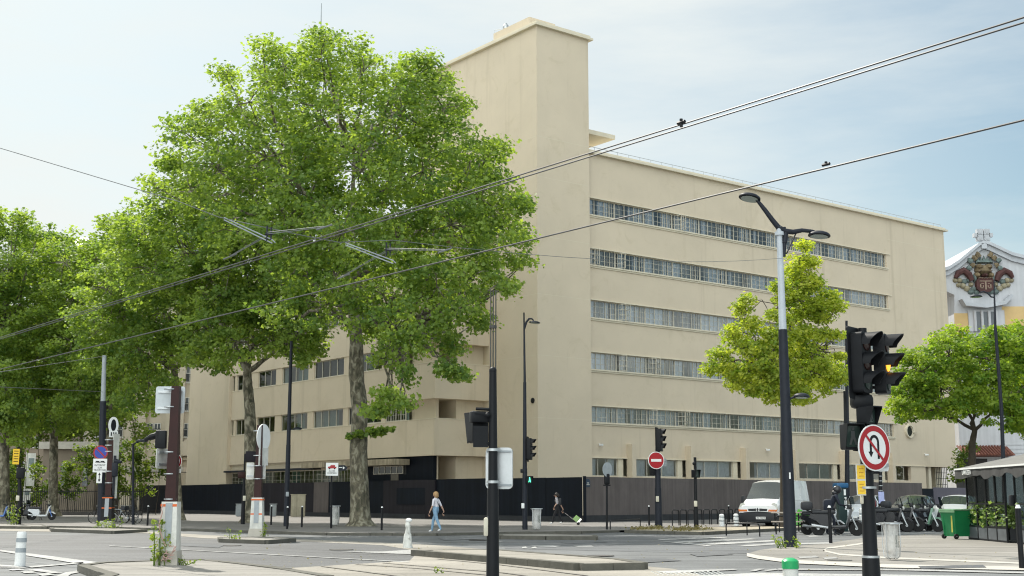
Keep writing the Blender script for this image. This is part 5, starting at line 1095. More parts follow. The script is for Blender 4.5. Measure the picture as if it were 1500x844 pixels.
# signal post by the second plane tree
f = G(355.5, 768, .1); Yk = f.y; Pk = lambda px, py, dy=0: At(px, py, Yk + dy); lt = thing('signal_post', 'thin dark signal post with a purple backed box beside the second plane tree', 'signal post', f)
k = MB(); k.tube([f, f + Z * 1.9], [.12, .1], 10); k.tube([f + Z * 1.9, Pk(358, 690)], [.08, .07], 10); k.tube([Pk(358, 690), Pk(359, 665)], .05, 8); pt_(k, 'pole', blackm, lt); k = MB(); k.box(Pk(367, 669), (.56, .34, .6), .2, 0, .04); pt_(k, 'signal_back', plum, lt)
k = MB(); k.box(Pk(354, 696), (.42, .3, .36), .2, 0, .05); pt_(k, 'repeater_signal', maroon, lt); k = MB(); k.box(Pk(358, 730, -.1), (.16, .1, .28), 0, 0, .02); pt_(k, 'push_button_box', MATS['cream_box'], lt)
# fire access sign
f = G(485, 774, .1); Yk = f.y; Pk = lambda px, py, dy=0: At(px, py, Yk + dy); fs_ = thing('sign_post', 'dark post with a white fire access sign showing a red truck', 'sign post', f)
k = MB(); k.tube([f, Pk(486, 680)], [.055, .045], 8); pt_(k, 'pole', blackm, fs_); c = Pk(486.5, 687.5, -.08); u, n = face(0.0); so_ = plate_part(fs_, 'fire_access_sign', c, 0, rect(-.30, -.31, .30, .31), whitep, .03)
k = MB(); k.plate(c + n * .032, u, Z, n * .004, [(-.2, .04), (.2, .04), (.22, .12), (.14, .12), (.14, .2), (-.06, .2), (-.1, .14), (-.2, .12)]); pt_(k, 'red_truck', red, fs_, so_); k = MB()
for x_ in (-.12, .12): k.plate(c + n * .033 + u * x_ + Z * .03, u, Z, n * .004, disc(.035, 12))
pt_(k, 'truck_wheel', blackm, fs_, so_); text('ACCES\nPOMPIERS', .1, blackm, so_, c + n * .034 - Z * .14 - f, u, Z, .003)
k = MB(); k.box(Pk(503, 688), (.06, .06, 1.0)); c = Pk(501, 685.5, -.05); k2 = MB(); k2.plate(c, u, Z, n * .03, [(-.2, -.13), (.14, -.13), (.28, 0), (.14, .13), (-.2, .13)]); pt_(k2, 'arrow_plate', charcoal, fs_); k = MB(); k.plate(c + n * .032, u, Z, n * .004, [(.05, -.07), (.14, 0), (.05, .07)]); k.plate(c + n * .032, u, Z, n * .004, rect(-.15, .0, .02, .03)); pt_(k, 'arrow', whitep, fs_)
# notice post behind the near traffic light + lamp column beyond
f = G(1289, 777); Yk = f.y; Pk = lambda px, py, dy=0: At(px, py, Yk + dy); lt = thing('signal_post', 'dark silver banded post with a pale blue notice, behind the near traffic light', 'signal post', f)
k = MB(); k.tube([f, Pk(1290, 670)], [.1, .08], 10); pt_(k, 'pole', blackm, lt); plate_part(lt, 'blue_notice', Pk(1291, 729, -.12), R(12), rect(-.15, -.28, .15, .28), mat('pale_blue_print', (.42, .46, .72), .5, .15, 8), .01)
for i in range(6): k = MB(); k.lathe([(.11, 0), (.11, .03)], Pk(1290, 684 + i * 7), 10); pt_(k, 'clamp', galv, lt)
k = MB(); k.box(Pk(1291, 746, -.1), (.14, .1, .26), 0, 0, .02); pt_(k, 'push_button_box', MATS['cream_box'], lt); k = MB(); k.box(Pk(1283, 688, .1), (.36, .3, .4), .2, 0, .04); pt_(k, 'signal_box', blackm, lt)
f = foot(1241, 72, 0); k = MB(); k.tube([f, At(1241, 640, 72), At(1240, 470, 72)], [.16, .12, .07], 10); lt = tag(k.build('lamp_column', charcoal), 'tall dark column behind the moped rider, rising above the hoarding', 'lamp column')
# small steel bollards
BOL = 'slim black bollards with pale caps'
b0 = thing('bollard', '', 'bollard', (0, 0, 0), 0, BOL); k = MB(); k.tube([(0, 0, 0), (0, 0, 1.0)], .05, 10); k.build('post', blackm, b0); k = MB(); k.tube([(0, 0, 1.0), (0, 0, 1.06)], [.052, .03], 10); k.build('cap', whitep, b0)
bl = [(216, 770, 'black bollard near the parked bicycles at the hoarding end'), (397, 769, 'black bollard just right of the middle catenary post'), (442, 772.5, 'black bollard in front of the beige street cabinet'), (559, 776.5, 'black bollard right of the largest plane trunk'), (420.5, 775, 'black bollard at the foot of the tall straight lamp'), (951, 770, 'black bollard behind the no entry post among hoops'), (1068, 768, 'black bollard left of the white van bumper')]
for i, (px, py, lb) in enumerate(bl):
    o = b0 if i == 0 else dup(b0, (0, 0, 0)); o.location = G(px, py, .1); o['label'] = lb
for px, py, top, lb in ((1217, 796, 741, 'black white capped bollard in front of the moped rider'), (1497, 833, 740, 'black white capped bollard at the right edge before the cafe')):
    f = G(px, py, .01); o = dup(b0, f, 0, lb); o.scale = (1.2, 1.2, (zat(top, f.y)) / 1.06)
# white post wrapped in plastic, plastic bollards, banded posts
f = G(597, 803, .0); t = thing('wrapped_post', 'short post wrapped in white plastic sheeting, at the end of the long island', 'post', f); k = MB(); k.lathe([(.16, 0), (.14, .1), (.115, .42), (.085, .46), (.075, .62), (.09, .66), (.08, .74), (.06, .8)], f, 12); k.tube(curve3(f + Z * .1 + Vector((.1, -.1, 0)), f + Z * .7 + Vector((-.05, -.1, 0)), (.03, 0, 0), 8, .02), .016, 5); k.v = [(a + random.gauss(0, .006), b + random.gauss(0, .006), c) for a, b, c in k.v]; pt_(k, 'plastic_wrap', whited, t); k = MB(); k.ball(f + Z * .84 + Vector((.03, 0, 0)), .095, 0, 10, (1.1, 1, .8)); pt_(k, 'bundled_top', whitep, t)
f = G(29, 829.5, .0); s_ = f.y / F_PX; t = thing('bollard', 'white plastic bollard with two grey reflective bands, left foreground', 'bollard', f); r0 = 6.8 * s_; h = zat(779, f.y); k = MB(); k.lathe([(r0 * 1.12, 0), (r0 * 1.05, h * .5), (r0, h * .9), (r0 * .98, h * .96), (r0 * .8, h)], f, 20); pt_(k, 'body', whitep, t)
for a, b in ((.40, .53), (.70, .82)): k = MB(); k.lathe([(r0 * 1.09, h * a), (r0 * 1.05, h * b)], f, 20); pt_(k, 'reflective_band', greym, t)
Yg = 15; f = foot(1161, Yg, 0); t = thing('bollard', 'bollard with a bright green cap over a white body, bottom right foreground', 'bollard', f); h = zat(817, Yg); r0 = 11 * Yg / F_PX; k = MB(); k.lathe([(r0, 0), (r0, h * .82), (r0 * .98, h * .86)], f, 22); pt_(k, 'body', whited, t)
zc0 = zat(833, Yg); grn_p = mat('green_plastic', (.012, .34, .11), .35, .05, coat=.3); k = MB(); k.lathe([(r0 * 1.1, zc0), (r0 * 1.1, h * .955), (r0 * .9, h * .975), (r0 * .4, h), (0.001, h)], f, 22); pt_(k, 'cap', grn_p, t)
PB = 'short white banded posts by the van'
p0 = None
for px, py, tp, lb in ((1057.5, 771, 753, 'white banded post left of the van bumper, the left of the pair'), (1078.5, 770.5, 752.5, 'white banded post touching the van bumper in the photo'), (1264, 779, 744, 'stout pale banded post behind the near traffic light pole')):
    f = G(px, py, .13); h = zat(tp, f.y) - .13; t = thing('banded_post', lb, 'post', f, 0, PB); k = MB(); k.lathe([(.13, 0), (.13, h * .35), (.10, h * .4), (.10, h * .45), (.135, h * .48), (.135, h * .68), (.10, h * .72), (.10, h * .76), (.13, h * .8), (.12, h * .94), (.06, h)], f, 14); pt_(k, 'body', whitep, t); k = MB()
    for a in (.38, .70): k.lathe([(.118, h * a), (.118, h * (a + .07))], f, 14)
    pt_(k, 'grey_groove', greym, t)
# cabinets along the hoarding
def cabinet(label, px0, px1, py0, py1, m, name='street_cabinet'):
    f = G((px0 + px1) / 2, py1, .1); Y = f.y; w_ = (px1 - px0) * Y / F_PX; h = zat(py0, Y) - .1; t = thing(name, label, 'cabinet', f); k = MB(); k.box(f + Z * (h / 2 + .02), (w_, .45, h), .35, 0, .03); pt_(k, 'body', m, t)
    k = MB(); k.box(f + Z * (h / 2) + Vector((.08, -.22, 0)), (w_ * .38, .02, h * .8), .35); k.box(f + Z * (h / 2) + Vector((-w_ * .3, -.29, 0)), (w_ * .38, .02, h * .8), .35); pt_(k, 'door', m, t); k = MB(); k.box(f + Z * (h + .03), (w_ + .08, .52, .05), .35); pt_(k, 'lid', m, t)
cabinet('tall beige street cabinet standing against the hoarding', 426.5, 446, 725, 757.5, mat('beige_cabinet', (.42, .38, .28), .6, .18, 2, streak=.2))
cabinet('low grey cabinet beside the second plane trunk, left of the catenary post', 346, 354.5, 739, 757, greym); cabinet('low grey cabinet right of the middle catenary post', 396, 404, 739, 757, greym)
# clear-bag litter bins
bagm = bpy.data.materials.new('clear_bag'); bagm.use_nodes = True; _t = bagm.node_tree; _t.nodes.clear(); _a = nn(_t, 'ShaderNodeBsdfTransparent'); _b = nn(_t, 'ShaderNodeBsdfPrincipled'); _b.inputs['Base Color'].default_value = (.62, .62, .6, 1); _b.inputs['Roughness'].default_value = .25
_s = nn(_t, 'ShaderNodeMixShader'); _n = nn(_t, 'ShaderNodeTexNoise'); _n.inputs['Scale'].default_value = 9; _r = nn(_t, 'ShaderNodeMapRange'); _r.inputs['To Min'].default_value = .3; _r.inputs['To Max'].default_value = .85
_t.links.new(_n.outputs['Fac'], _r.inputs['Value']); _t.links.new(_r.outputs[0], _s.inputs[0]); _t.links.new(_a.outputs[0], _s.inputs[1]); _t.links.new(_b.outputs[0], _s.inputs[2]); _o = nn(_t, 'ShaderNodeOutputMaterial'); _t.links.new(_s.outputs[0], _o.inputs['Surface'])
def litter_bin(label, px, py, tp, z=.1, words=True):
    f = G(px, py, z); h = zat(tp, f.y) - z; t = thing('litter_bin', label, 'litter bin', f, 0, 'clear bag litter bins'); q = h / 1.0; k = MB(); k.tube([f + Vector((.24 * q * cos(a), .24 * q * sin(a), h * .97)) for a in [2 * pi * i / 16 for i in range(17)]], .022 * q, 6, caps=False)
    for i in range(4):
        a = pi / 4 + pi / 2 * i; d = Vector((cos(a), sin(a), 0)); k.tube([f + d * .26 * q + Z * h * .97, f + d * .27 * q + Z * h * .4, f + d * .23 * q + Z * h * .1, f + d * .1 * q + Z * .03], .012 * q, 5)
    k.box(f + Z * h * .99 + Vector((.0, 0, 0)), (.5 * q, .44 * q, .03 * q), .2, 0, .01); pt_(k, 'frame', galv, t)
    k = MB(); k.lathe([(.05 * q, .05 * h), (.17 * q, .08 * h), (.2 * q, .3 * h), (.19 * q, .6 * h), (.22 * q, .96 * h)], f, 18); k.v = [(a + random.gauss(0, .012 * q), b + random.gauss(0, .012 * q), c) for a, b, c in k.v]; bg__ = pt_(k, 'plastic_bag', bagm, t)
    k = MB()
    for i in range(7): k.ball(f + Vector((random.uniform(-.09, .09) * q, random.uniform(-.09, .09) * q, random.uniform(.12, .28) * h)), random.uniform(.04, .07) * q, 0, 7, (1, 1.2, .8))
    pt_(k, 'rubbish', mat('rubbish', (.45, .38, .32), .7, .4, 12), t)
    if words:
        u, n = face(R(10)); text('VIGILANCE\nPROPRETE', .07 * q, mat('bag_print', (.06, .08, .06), .6, 0), bg__, n * .235 * q + Z * h * .52 + u * .06 * q, Z * -1, u, .001)
litter_bin('clear bag litter bin in the right foreground, beside the near traffic light', 1307, 821, 766, .01); litter_bin('clear bag litter bin just right of the slender lamp', 786, 777, 745); litter_bin('clear bag litter bin left of the largest plane trunk', 490.5, 771, 741)
# hoops and low rails
def hoop(label, a, b, h, r=.028, cat='hoop', group=None, name='barrier_hoop'):
    a, b = Vector(a), Vector(b); d = (b - a).normalized(); c = .12; k = MB(); k.tube([a, a + Z * (h - c), a + Z * (h - c * .3) + d * c * .3, a + Z * h + d * c, b + Z * h - d * c, b + Z * (h - c * .3) - d * c * .3, b + Z * (h - c), b], r, 8); o = k.build(name, blackm, None, a); o.location = a; return tag(o, label, cat, group)
HB = 'bicycle hoops in front of the brown hoarding'
for i in range(9):
    px = 985 + i * 11.5; f = G(px, 770.3 - i * .35, .13); hoop('black bicycle stand in the row of hoops before the brown hoarding', f, f + Vector((.42, .75, 0)) * 1.05, .8, .028, 'bicycle stand', HB, 'bicycle_stand')
hoop('low black rail hoop at the crossing, right of the hoops and before the van', G(1064, 785), G(1113, 786.5), .52, .028); hoop('low black rail hoop overlapping the first one before the van', G(1094.5, 784.5), G(1142, 780), .55, .025)
hoop('low black rail right of the thin round sign post', G(894, 779), G(938, 775), .50, .028); hoop('tall black rail hoop beside the tall lamp, before the van wheel', G(1137, 783), G(1186, 783), .78, .03); hoop('black rail hoop in front of the green hire bike', G(1181, 783), G(1214, 782), .72, .028)
def bench():
    f = G(1150, 779, .13); t = thing('bench', 'pale slatted bench top half hidden by the tall lamp pole', 'bench', f); k = MB()
    for z in (.42, .8): k.box(f + Vector((0.1, 0, z)), (1.3, .22, .05), .0)
    pt_(k, 'slats', mat('bench_wood', (.42, .36, .30), .7, .15, 4), t); k = MB()
    for x_ in (-.4, .6): k.tube([f + Vector((x_, .05, 0)), f + Vector((x_, .05, .78))], .03, 6)
    pt_(k, 'leg', blackm, t)
bench()
# parking meter
f = G(1234, 779); h = zat(707, f.y); t = thing('parking_meter', 'dark parking meter with a blue top behind the moped rider', 'parking meter', f); k = MB(); k.box(f + Z * h * .46, (.44, .36, h * .92), .2, 0, .04); pt_(k, 'body', mat('dark_green', (.012, .03, .03), .4, .1), t); k = MB(); k.box(f + Z * h * .94, (.6, .5, h * .1), .2, 0, .05); pt_(k, 'top', mat('meter_blue', (.02, .10, .22), .4, .1), t); u, n = face(R(12)); k = MB(); k.plate(f + n * .2 + u * .12, u, Z, n * .01, rect(-.05, h * .45, .05, h * .7)); k.plate(f + n * .2 + u * .1, u, Z, n * .01, rect(-.05, h * .74, .05, h * .86)); pt_(k, 'instruction_panel', whitep, t)
# overhead tram wires
def wire(label, pts, r, name='overhead_wire', m=None, cat='overhead wire'):
    b = MB()
    for ln in pts: b.tube([Vector(p) for p in ln], r, 6)
    return tag(b.build(name, m or blackm), label, cat)
ZW = 6.0
def onw(px, py): return G(px, py, ZW)
wm = mat('copper_wire', (.06, .06, .06), .45, .1); wl = mat('bright_wire', (.16, .17, .17), .5, .1, metal=.3)
A0, A1 = onw(1500, 33), onw(0, 497); dA = A1 - A0; B0_, B1_ = onw(1500, 176), onw(0, 541); dB = B1_ - B0_
o_ = thing('overhead_wire', 'upper pair of tram wires crossing the sky from the top right corner', 'overhead wire', A0); k = MB(); a, b = A0 - dA * .4, A1 + dA * .5; pts = [a.lerp(b, i / 30) for i in range(31)]; sd = Vector((-dA.y, dA.x, 0)).normalized()
k.tube(pts, .010, 6); k.tube([p + Z * .042 + sd * .02 for p in pts], .010, 6); pt_(k, 'wire', wm, o_); k = MB()
for px, py in ((998, 184),): p = onw(px, py); k.tube([p - Z * .02, p + Z * .085], .02, 6); k.tube([p + Z * .04 - dA.normalized() * .06, p + Z * .04 + dA.normalized() * .06], .022, 6)
for tt in (.32, .5, .62, .75): p = A0 + dA * tt; k.tube([p - Z * .01, p + Z * .055], .012, 5)
pt_(k, 'wire_clamp', blackm, o_)
o_ = thing('overhead_wire', 'lower thick tram wire running below the pair, in front of the double lamp head', 'overhead wire', B0_); k = MB(); a, b = B0_ - dB * .4, B1_ + dB * .5; k.tube([a.lerp(b, i / 30) for i in range(31)], .014, 6); pt_(k, 'wire', wm, o_); k = MB(); p = onw(1210, 241); k.tube([p - Z * .01, p + Z * .04], .02, 6); k.tube([p - dB.normalized() * .06, p + dB.normalized() * .06], .022, 6); pt_(k, 'wire_clamp', blackm, o_)
# pull-off arms and cross span
S0 = Vector((At(1149, 378, Yl).x, Yl, zat(378, Yl))); pB = onw(560, 372); pA = onw(352, 338)
SB, SA = At(576, 352, pB.y), At(374, 330, pA.y); SLft = At(-40, 205, pA.y - .8)
spn = thing('span_wire', 'thin span wire from the double street lamp across both tram wires to the left edge', 'span wire', S0); k = MB(); k.tube(curve3(S0, SB, (0, 0, -.25), 10), .006, 5); k.tube([SB, At(497, 355, (pB.y * 2 + pA.y) / 3), At(453, 347, (pA.y * 2 + pB.y) / 3), SA], .007, 5); k.tube([SA, At(320, 318, pA.y - .15), At(264, 296, pA.y - .4), SLft], .007, 5); pt_(k, 'wire', wl, spn)
for lb, (wp, q0, q1, h0, a0, a1) in (('twin tube pull off arm holding the upper pair of wires in front of the crown', (pA, (328, 320), (399, 354), (391, 343), (337, 376), (475, 333))), ('twin tube pull off arm holding the lower wire, right of the other arm', (pB, (506, 357), (576, 384), (566, 366), (503, 405), (652, 367)))):
    Y = wp.y; t = thing('pull_off_arm', lb, 'pull-off arm', wp); k = MB(); e0, e1 = At(*q0, Y), At(*q1, Y); k.tube([e0 + Z * .015, e1 + Z * .03, e1 + Vector((.05, 0, -.02))], .011, 6); k.tube([e0 - Z * .025, e1 - Z * .03], .011, 6); pt_(k, 'tube', greym, t)
    k = MB(); hq = At(*h0, Y); k.tube([hq - Z * .12, hq + Z * .14], .014, 6); k.tube([hq - Z * .10 + Vector((.07, 0, 0)), hq + Z * .12 + Vector((.07, 0, 0))], .014, 6); k.tube([hq + Vector((-.03, 0, .0)), hq + Vector((.1, 0, .0))], .02, 6); pt_(k, 'hanger', charcoal, t)
    k = MB(); L_, R_ = At(*a0, Y + 1.6), At(*a1, Y - 2.2)
    for off in (0, .03): k.tube([L_ + Z * off * .5, hq - Z * .04 + Z * off], .006, 5); k.tube([R_ + Z * off * .5, hq + Z * .0 + Z * off], .006, 5)
    k.tube([L_ - Vector((.12, 0, .05)), L_ + Vector((.12, 0, .05))], .014, 6); k.tube([R_ - Vector((.12, 0, .04)), R_ + Vector((.12, 0, .04))], .014, 6); pt_(k, 'bridle', wl, t)
for a, b, lb in (((-20, 548), (152, 522), 'thin wire from the left edge to the grey pole top'), ((-20, 566), (150, 574), 'second thin wire below it, from the left edge to the grey pole'),):
    Y = npk.location.y; wire(lb, [[At(a[0], a[1], Y - 25), At(b[0], b[1], Y)]], .012, 'stay_wire', wl, 'stay wire')
p = At(471, 5, 118); q = At(471, 60, 118); k = MB(); k.tube([(p.x, p.y, q.z - 14), (p.x, p.y, q.z), p], [.12, .07, .035], 6); tag(k.build('antenna_mast', greym), 'thin antenna mast poking above the top of the largest tree', 'antenna')

# ------------------------------------------------------------------ vehicles
def carpaint(name, col, rough=.3): return mat(name, col, rough, .03, 2, coat=.6, spec=.5)
van_white = carpaint('van_white', (.78, .79, .80)); car_white = carpaint('car_white', (.60, .64, .68)); car_black = carpaint('car_black', (.02, .022, .026)); car_silver = carpaint('car_silver', (.42, .45, .46), .35)
trim = mat('black_plastic', (.02, .022, .026), .55, .15, 6); headl = mat('headlamp_glass', (.55, .55, .50), .12, .1, 6, spec=.8); amberl = mat('amber_glass', (.6, .16, .03), .2, .1); redl = mat('tail_glass', (.35, .02, .02), .2, .1)
carglass = mat('car_glass', (.035, .045, .045), .06, .15, .8, spec=.9)
def wheel_part(t, c, r, w=.2, parent=None, axis=(0, 1, 0), rim=.62, spokes=True):
    ax = Vector(axis); c = Vector(c); k = MB(); k.lathe([(r * rim, -w * .5), (r * .93, -w * .5), (r, -w * .3), (r, w * .3), (r * .93, w * .5), (r * rim, w * .5)], c, 22, axis=ax); ty = k.build('wheel', rubber, parent or t)
    k = MB(); k.lathe([(r * rim, -w * .42), (r * rim, w * .42)], c, 20, axis=ax); k.lathe([(r * .2, -w * .52), (r * .2, w * .52)], c, 10, axis=ax); k.build('rim', galv if spokes else trim, ty); return ty
def car(name, label, loc, rz, st, paint, wheels, wr, cat='car', low=.0, group=None):
    """st: stations front to rear (x, zb, zmid, zbelt, zroof, wb, wmid, wbelt, wroof, side glass to next, top glass to next)"""
    t = thing(name, label, cat, loc, rz, group); k = MB(); V = []
    for s in st:
        x, zb, zm, zl, zr, wb, wm_, wl_, wr_ = s[:9]
        half = [(0, zb), (wb, zb), (wm_, zm), (wl_, zl), (wr_, zr - (.05 if zr - zl > .25 else .02)), (wr_ * .55, zr), (0, zr + .015)]
        V += [(x, y, z) for y, z in half] + [(x, -y, z) for y, z in half[-2:0:-1]]
    n = 12; fs = []; ms = []
    for i in range(len(st) - 1):
        for j in range(n):
            f = [i * n + j, (i + 1) * n + j, (i + 1) * n + (j + 1) % n, i * n + (j + 1) % n]
            side = j in (3, 8); topg = j in (4, 5, 6, 7)
            m = 1 if (side and st[i][9]) or (topg and st[i][10]) else 2 if j in (0, 11) or (low and j in (1, 10) and st[i][0] > low) else 0
            fs.append(f); ms.append(m)
    fs.append(list(range(n))[::-1]); ms.append(2 if low else 0); L_ = (len(st) - 1) * n; fs.append([L_ + j for j in range(n)]); ms.append(0)
    for f, m in zip(fs, ms): k.f.append(f); k.m.append(m); k.s.append(True)
    k.v = V; body = k.build('body', [paint, carglass, trim], t, None, 32)
    bm = bmesh.new(); bm.from_mesh(body.data); bmesh.ops.recalc_face_normals(bm, faces=bm.faces[:]); bm.to_mesh(body.data); bm.free()
    for wx in wheels:
        for sy in (-1, 1):
            hw_ = max(s[6] for s in st); q = MB(); q.lathe([(wr * 1.22, -.02), (wr * 1.22, .0)], (wx, sy * (hw_ + .004), wr * 1.02), 22, axis=(0, sy, 0)); q.build('wheel_arch', trim, t)
            wheel_part(t, (wx, sy * (hw_ - .07), wr), wr, .2)
    return t
vloc = Vector((Xg(1136, 68.2), 68.2, .0)); vrz = atan2(-.86, -.51)
vst = [(2.38, .30, .52, .70, .76, .70, .84, .80, .62, 0, 0), (2.34, .26, .58, .92, 1.04, .80, .93, .88, .74, 0, 0), (2.05, .24, .62, 1.06, 1.20, .86, .95, .92, .78, 0, 0), (1.66, .24, .62, 1.14, 1.34, .88, .96, .94, .80, 0, 1), (.98, .24, .62, 1.16, 2.02, .88, .96, .95, .74, 1, 1), (.86, .24, .62, 1.16, 2.12, .88, .96, .95, .76, 1, 0), (-.02, .24, .62, 1.16, 2.22, .88, .96, .95, .79, 0, 0), (-1.6, .24, .62, 1.16, 2.25, .88, .96, .95, .80, 0, 0), (-2.38, .26, .62, 1.16, 2.24, .88, .96, .95, .80, 0, 0), (-2.46, .32, .64, 1.16, 2.16, .84, .92, .91, .76, 0, 0)]
van = car('delivery_van', 'white panel van with a black front bumper parked in front of the brown hoarding', vloc, vrz, vst, van_white, (1.5, -1.65), .34, 'van', low=1.4)
vs_ = 1.12; van.scale = (vs_, vs_, vs_)
def vp(name, m, fn, parent=van): k = MB(); fn(k); return k.build(name, m, parent)
vp('bumper', trim, lambda k: k.box((2.28, 0, .50), (.30, 1.86, .46), 0, 0, .08))
for sy in (-1, 1):
    hl = vp('headlight', headl, lambda k: k.plate((2.33, sy * .50, .76), (-.02, sy, 0), (-.30, 0, .95), (.05, 0, .02), [(0, .0), (.36, .0), (.44, .12), (.36, .36), (.2, .42), (.04, .22)]))
    vp('indicator', amberl, lambda k: k.plate((2.385, sy * .50, .77), (-.02, sy, 0), (-.30, 0, .95), (.012, 0, .004), [(.0, .0), (.40, .0), (.44, .09), (.02, .09)]), hl)
    vp('grille', trim, lambda k: k.plate((2.36, sy * .08, .78), (0, sy, 0), (-.12, 0, .98), (.03, 0, .01), [(0, 0), (.36, .0), (.38, .10), (0, .12)]))
    vp('mirror', trim, lambda k: k.box((1.22, sy * 1.10, 1.32), (.16, .2, .34), 0, 0, .05))
vp('front_emblem', trim, lambda k: k.plate((2.375, 0, .85), (0, 1, 0), (-.15, 0, .97), (.03, 0, .01), [(-.05, 0), (0, -.09), (.05, 0), (0, .09)]))
vp('number_plate', whitep, lambda k: k.box((2.44, .16, .48), (.012, .46, .11))); text('482 TKB 75', .085, blackm, van, (2.449, .16, .48), (0, 1, 0), Z, .002)
vp('side_panel_rib', van_white, lambda k: [k.box((x, s * .918, 1.62), (.02, .02, .66)) for x in (-.15, -1.1, -2.1) for s in (-1, 1)] + [k.box((-1.1, s * .94, 1.28), (1.9, .02, .02)) for s in (-1, 1)])
vp('side_moulding', trim, lambda k: [k.box((-.6, s * .962, .66), (2.2, .02, .09)) for s in (-1, 1)])
vp('windscreen_wiper', trim, lambda k: [k.tube([(1.62, -.1, 1.27), (1.40, .45, 1.58)], .012, 5), k.tube([(1.62, .6, 1.25), (1.44, .0, 1.54)], .012, 5)])
vp('door_handle', trim, lambda k: [k.box((.12, s * .965, 1.05), (.16, .03, .04)) for s in (-1, 1)])
cst = [(2.02, .30, .48, .66, .70, .50, .62, .58, .45, 0, 0), (1.95, .22, .50, .80, .84, .70, .80, .76, .6, 0, 0), (1.5, .2, .52, .90, .98, .78, .87, .84, .66, 0, 0), (1.02, .2, .52, .95, 1.06, .80, .88, .86, .70, 0, 1), (.25, .2, .52, .98, 1.47, .80, .88, .87, .60, 1, 0), (-.6, .2, .52, 1.0, 1.53, .80, .88, .87, .62, 1, 0), (-1.35, .22, .54, 1.02, 1.46, .80, .88, .86, .60, 1, 1), (-1.9, .26, .56, 1.02, 1.14, .76, .84, .80, .62, 0, 0), (-2.0, .3, .56, .95, 1.0, .7, .78, .74, .55, 0, 0)]
cars = [('white hatchback parked behind the moped rider, partly behind the near traffic light', 1266, 70.5, car_white), ('black hatchback parked behind the cluster of mopeds', 1338, 72.5, car_black), ('pale silver car parked behind the green wheelie bin', 1403, 73, car_silver)]
for lb, px, Y, pm in cars:
    c = car('parked_car', lb, Vector((Xg(px, Y), Y, .04)), vrz + random.uniform(-.06, .06), cst, pm, (1.25, -1.25), .32, group='cars parked in the side street'); c.scale = (1.08, 1.08, 1.1)
    for sy in (-1, 1):
        k = MB(); k.plate((1.90, sy * .42, .70), (0, sy, 0), (-.45, 0, .85), (.08, 0, .04), [(0, 0), (.30, .02), (.36, .16), (.1, .14)]); k.build('headlight', headl, c)
        k = MB(); k.box((.75, sy * .98, 1.0), (.12, .16, .13), 0, 0, .04); k.build('mirror', pm, c)
    k = MB(); k.box((1.99, 0, .42), (.06, 1.1, .16), 0, 0, .03); k.build('grille', trim, c); k = MB(); k.box((2.03, 0, .46), (.02, .5, .11)); k.build('number_plate', whitep, c)
    k = MB()
    for s in (-1, 1):
        for x in (.2, -.55, -1.3): k.tube([(x, s * .872, .99), (x - .08, s * .63, 1.44)], .03, 6)
    k.build('pillar', pm if pm is not car_black else trim, c); k = MB()
    for s in (-1, 1): k.box((-.42, s * .892, .86), (.16, .03, .035))
    k.build('door_handle', trim, c)
def moped(label, loc, rz, body_m, seat_m, topbox=None, shield=None, group='mopeds and scooters parked at the kerb', sc_=1, screen=True, white=False):
    t = thing('moped', label, 'moped', loc, rz, group); t.scale = (sc_,) * 3
    wheel_part(t, (.66, 0, .25), .25, .12); wheel_part(t, (-.62, 0, .25), .25, .13)
    k = MB(); k.box((.05, 0, .30), (.62, .34, .12), 0, 0, .04); k.plate((0, -.15, 0), (1, 0, 0), Z, (0, .30, 0), [(-.92, .62), (-.85, .74), (-.2, .72), (-.12, .55), (-.2, .32), (-.5, .34), (-.7, .52)]); k.build('body', body_m, t)
    k = MB(); vs = [];
    k.plate((.30, -.22, .30), (.28, 0, .96), (0, 1, 0), (.07, 0, -.02), [(0, .04), (.25, 0), (.62, .05), (.68, .22), (.62, .39), (.25, .44), (0, .40)]); k.build('front_shield', shield or body_m, t)
    k = MB(); k.plate((0, -.08, 0), (1, 0, 0), Z, (0, .16, 0), [(.38, .44), (.52, .55), (.72, .56), (.90, .42), (.84, .40), (.68, .51), (.5, .48)]); k.build('front_mudguard', shield or body_m, t)
    k = MB(); k.tube([(.68, .1, .25), (.52, .1, .62), (.44, .06, .95)], .03, 7); k.tube([(.68, -.1, .25), (.52, -.1, .62), (.44, -.06, .95)], .03, 7); k.build('fork', galv, t)
    k = MB(); k.tube([(.30, -.36, 1.02), (.38, -.2, 1.04), (.44, 0, 1.0), (.38, .2, 1.04), (.30, .36, 1.02)], .022, 7); k.box((.45, 0, .98), (.14, .3, .14), 0, 0, .04); k.build('handlebar', trim, t)
    k = MB(); k.ball((.55, 0, .90), .085, 0, 10, (.6, 1, 1)); k.build('headlight', headl, t)
    k = MB(); k.box((-.42, 0, .80), (.80, .30, .12), 0, 0, .05); k.box((-.66, 0, .86), (.34, .28, .08), 0, 0, .03); k.build('seat', seat_m, t)
    for s in (-1, 1):
        k = MB(); k.tube([(.36, s * .24, 1.03), (.36, s * .32, 1.2)], .01, 5); k.ball((.35, s * .34, 1.23), .07, 0, 8, (.3, 1, .7)); k.build('mirror', trim, t)
    k = MB(); k.tube([(-.1, .12, .2), (-.06, .2, .02)], .018, 5); k.tube([(-.1, -.12, .2), (-.06, -.2, .02)], .018, 5); k.build('stand', trim, t)
    k = MB(); k.tube([(-.3, -.17, .28), (-.85, -.18, .36)], [.04, .06], 8); k.build('exhaust', galv, t)
    if topbox: k = MB(); k.box((-.98, 0, 1.02), (.40, .42, .30), 0, 0, .09); k.tube([(-.8, 0, .78), (-1.0, 0, .88)], .03, 6); k.build('top_box', topbox, t)
    if screen: k = MB(); k.plate((.52, -.18, 1.0), (-.25, 0, .95), (0, 1, 0), (.01, 0, 0), [(0, .0), (.34, .06), (.34, .30), (0, .36)]); k.build('windscreen', darkglass, t)
    return t
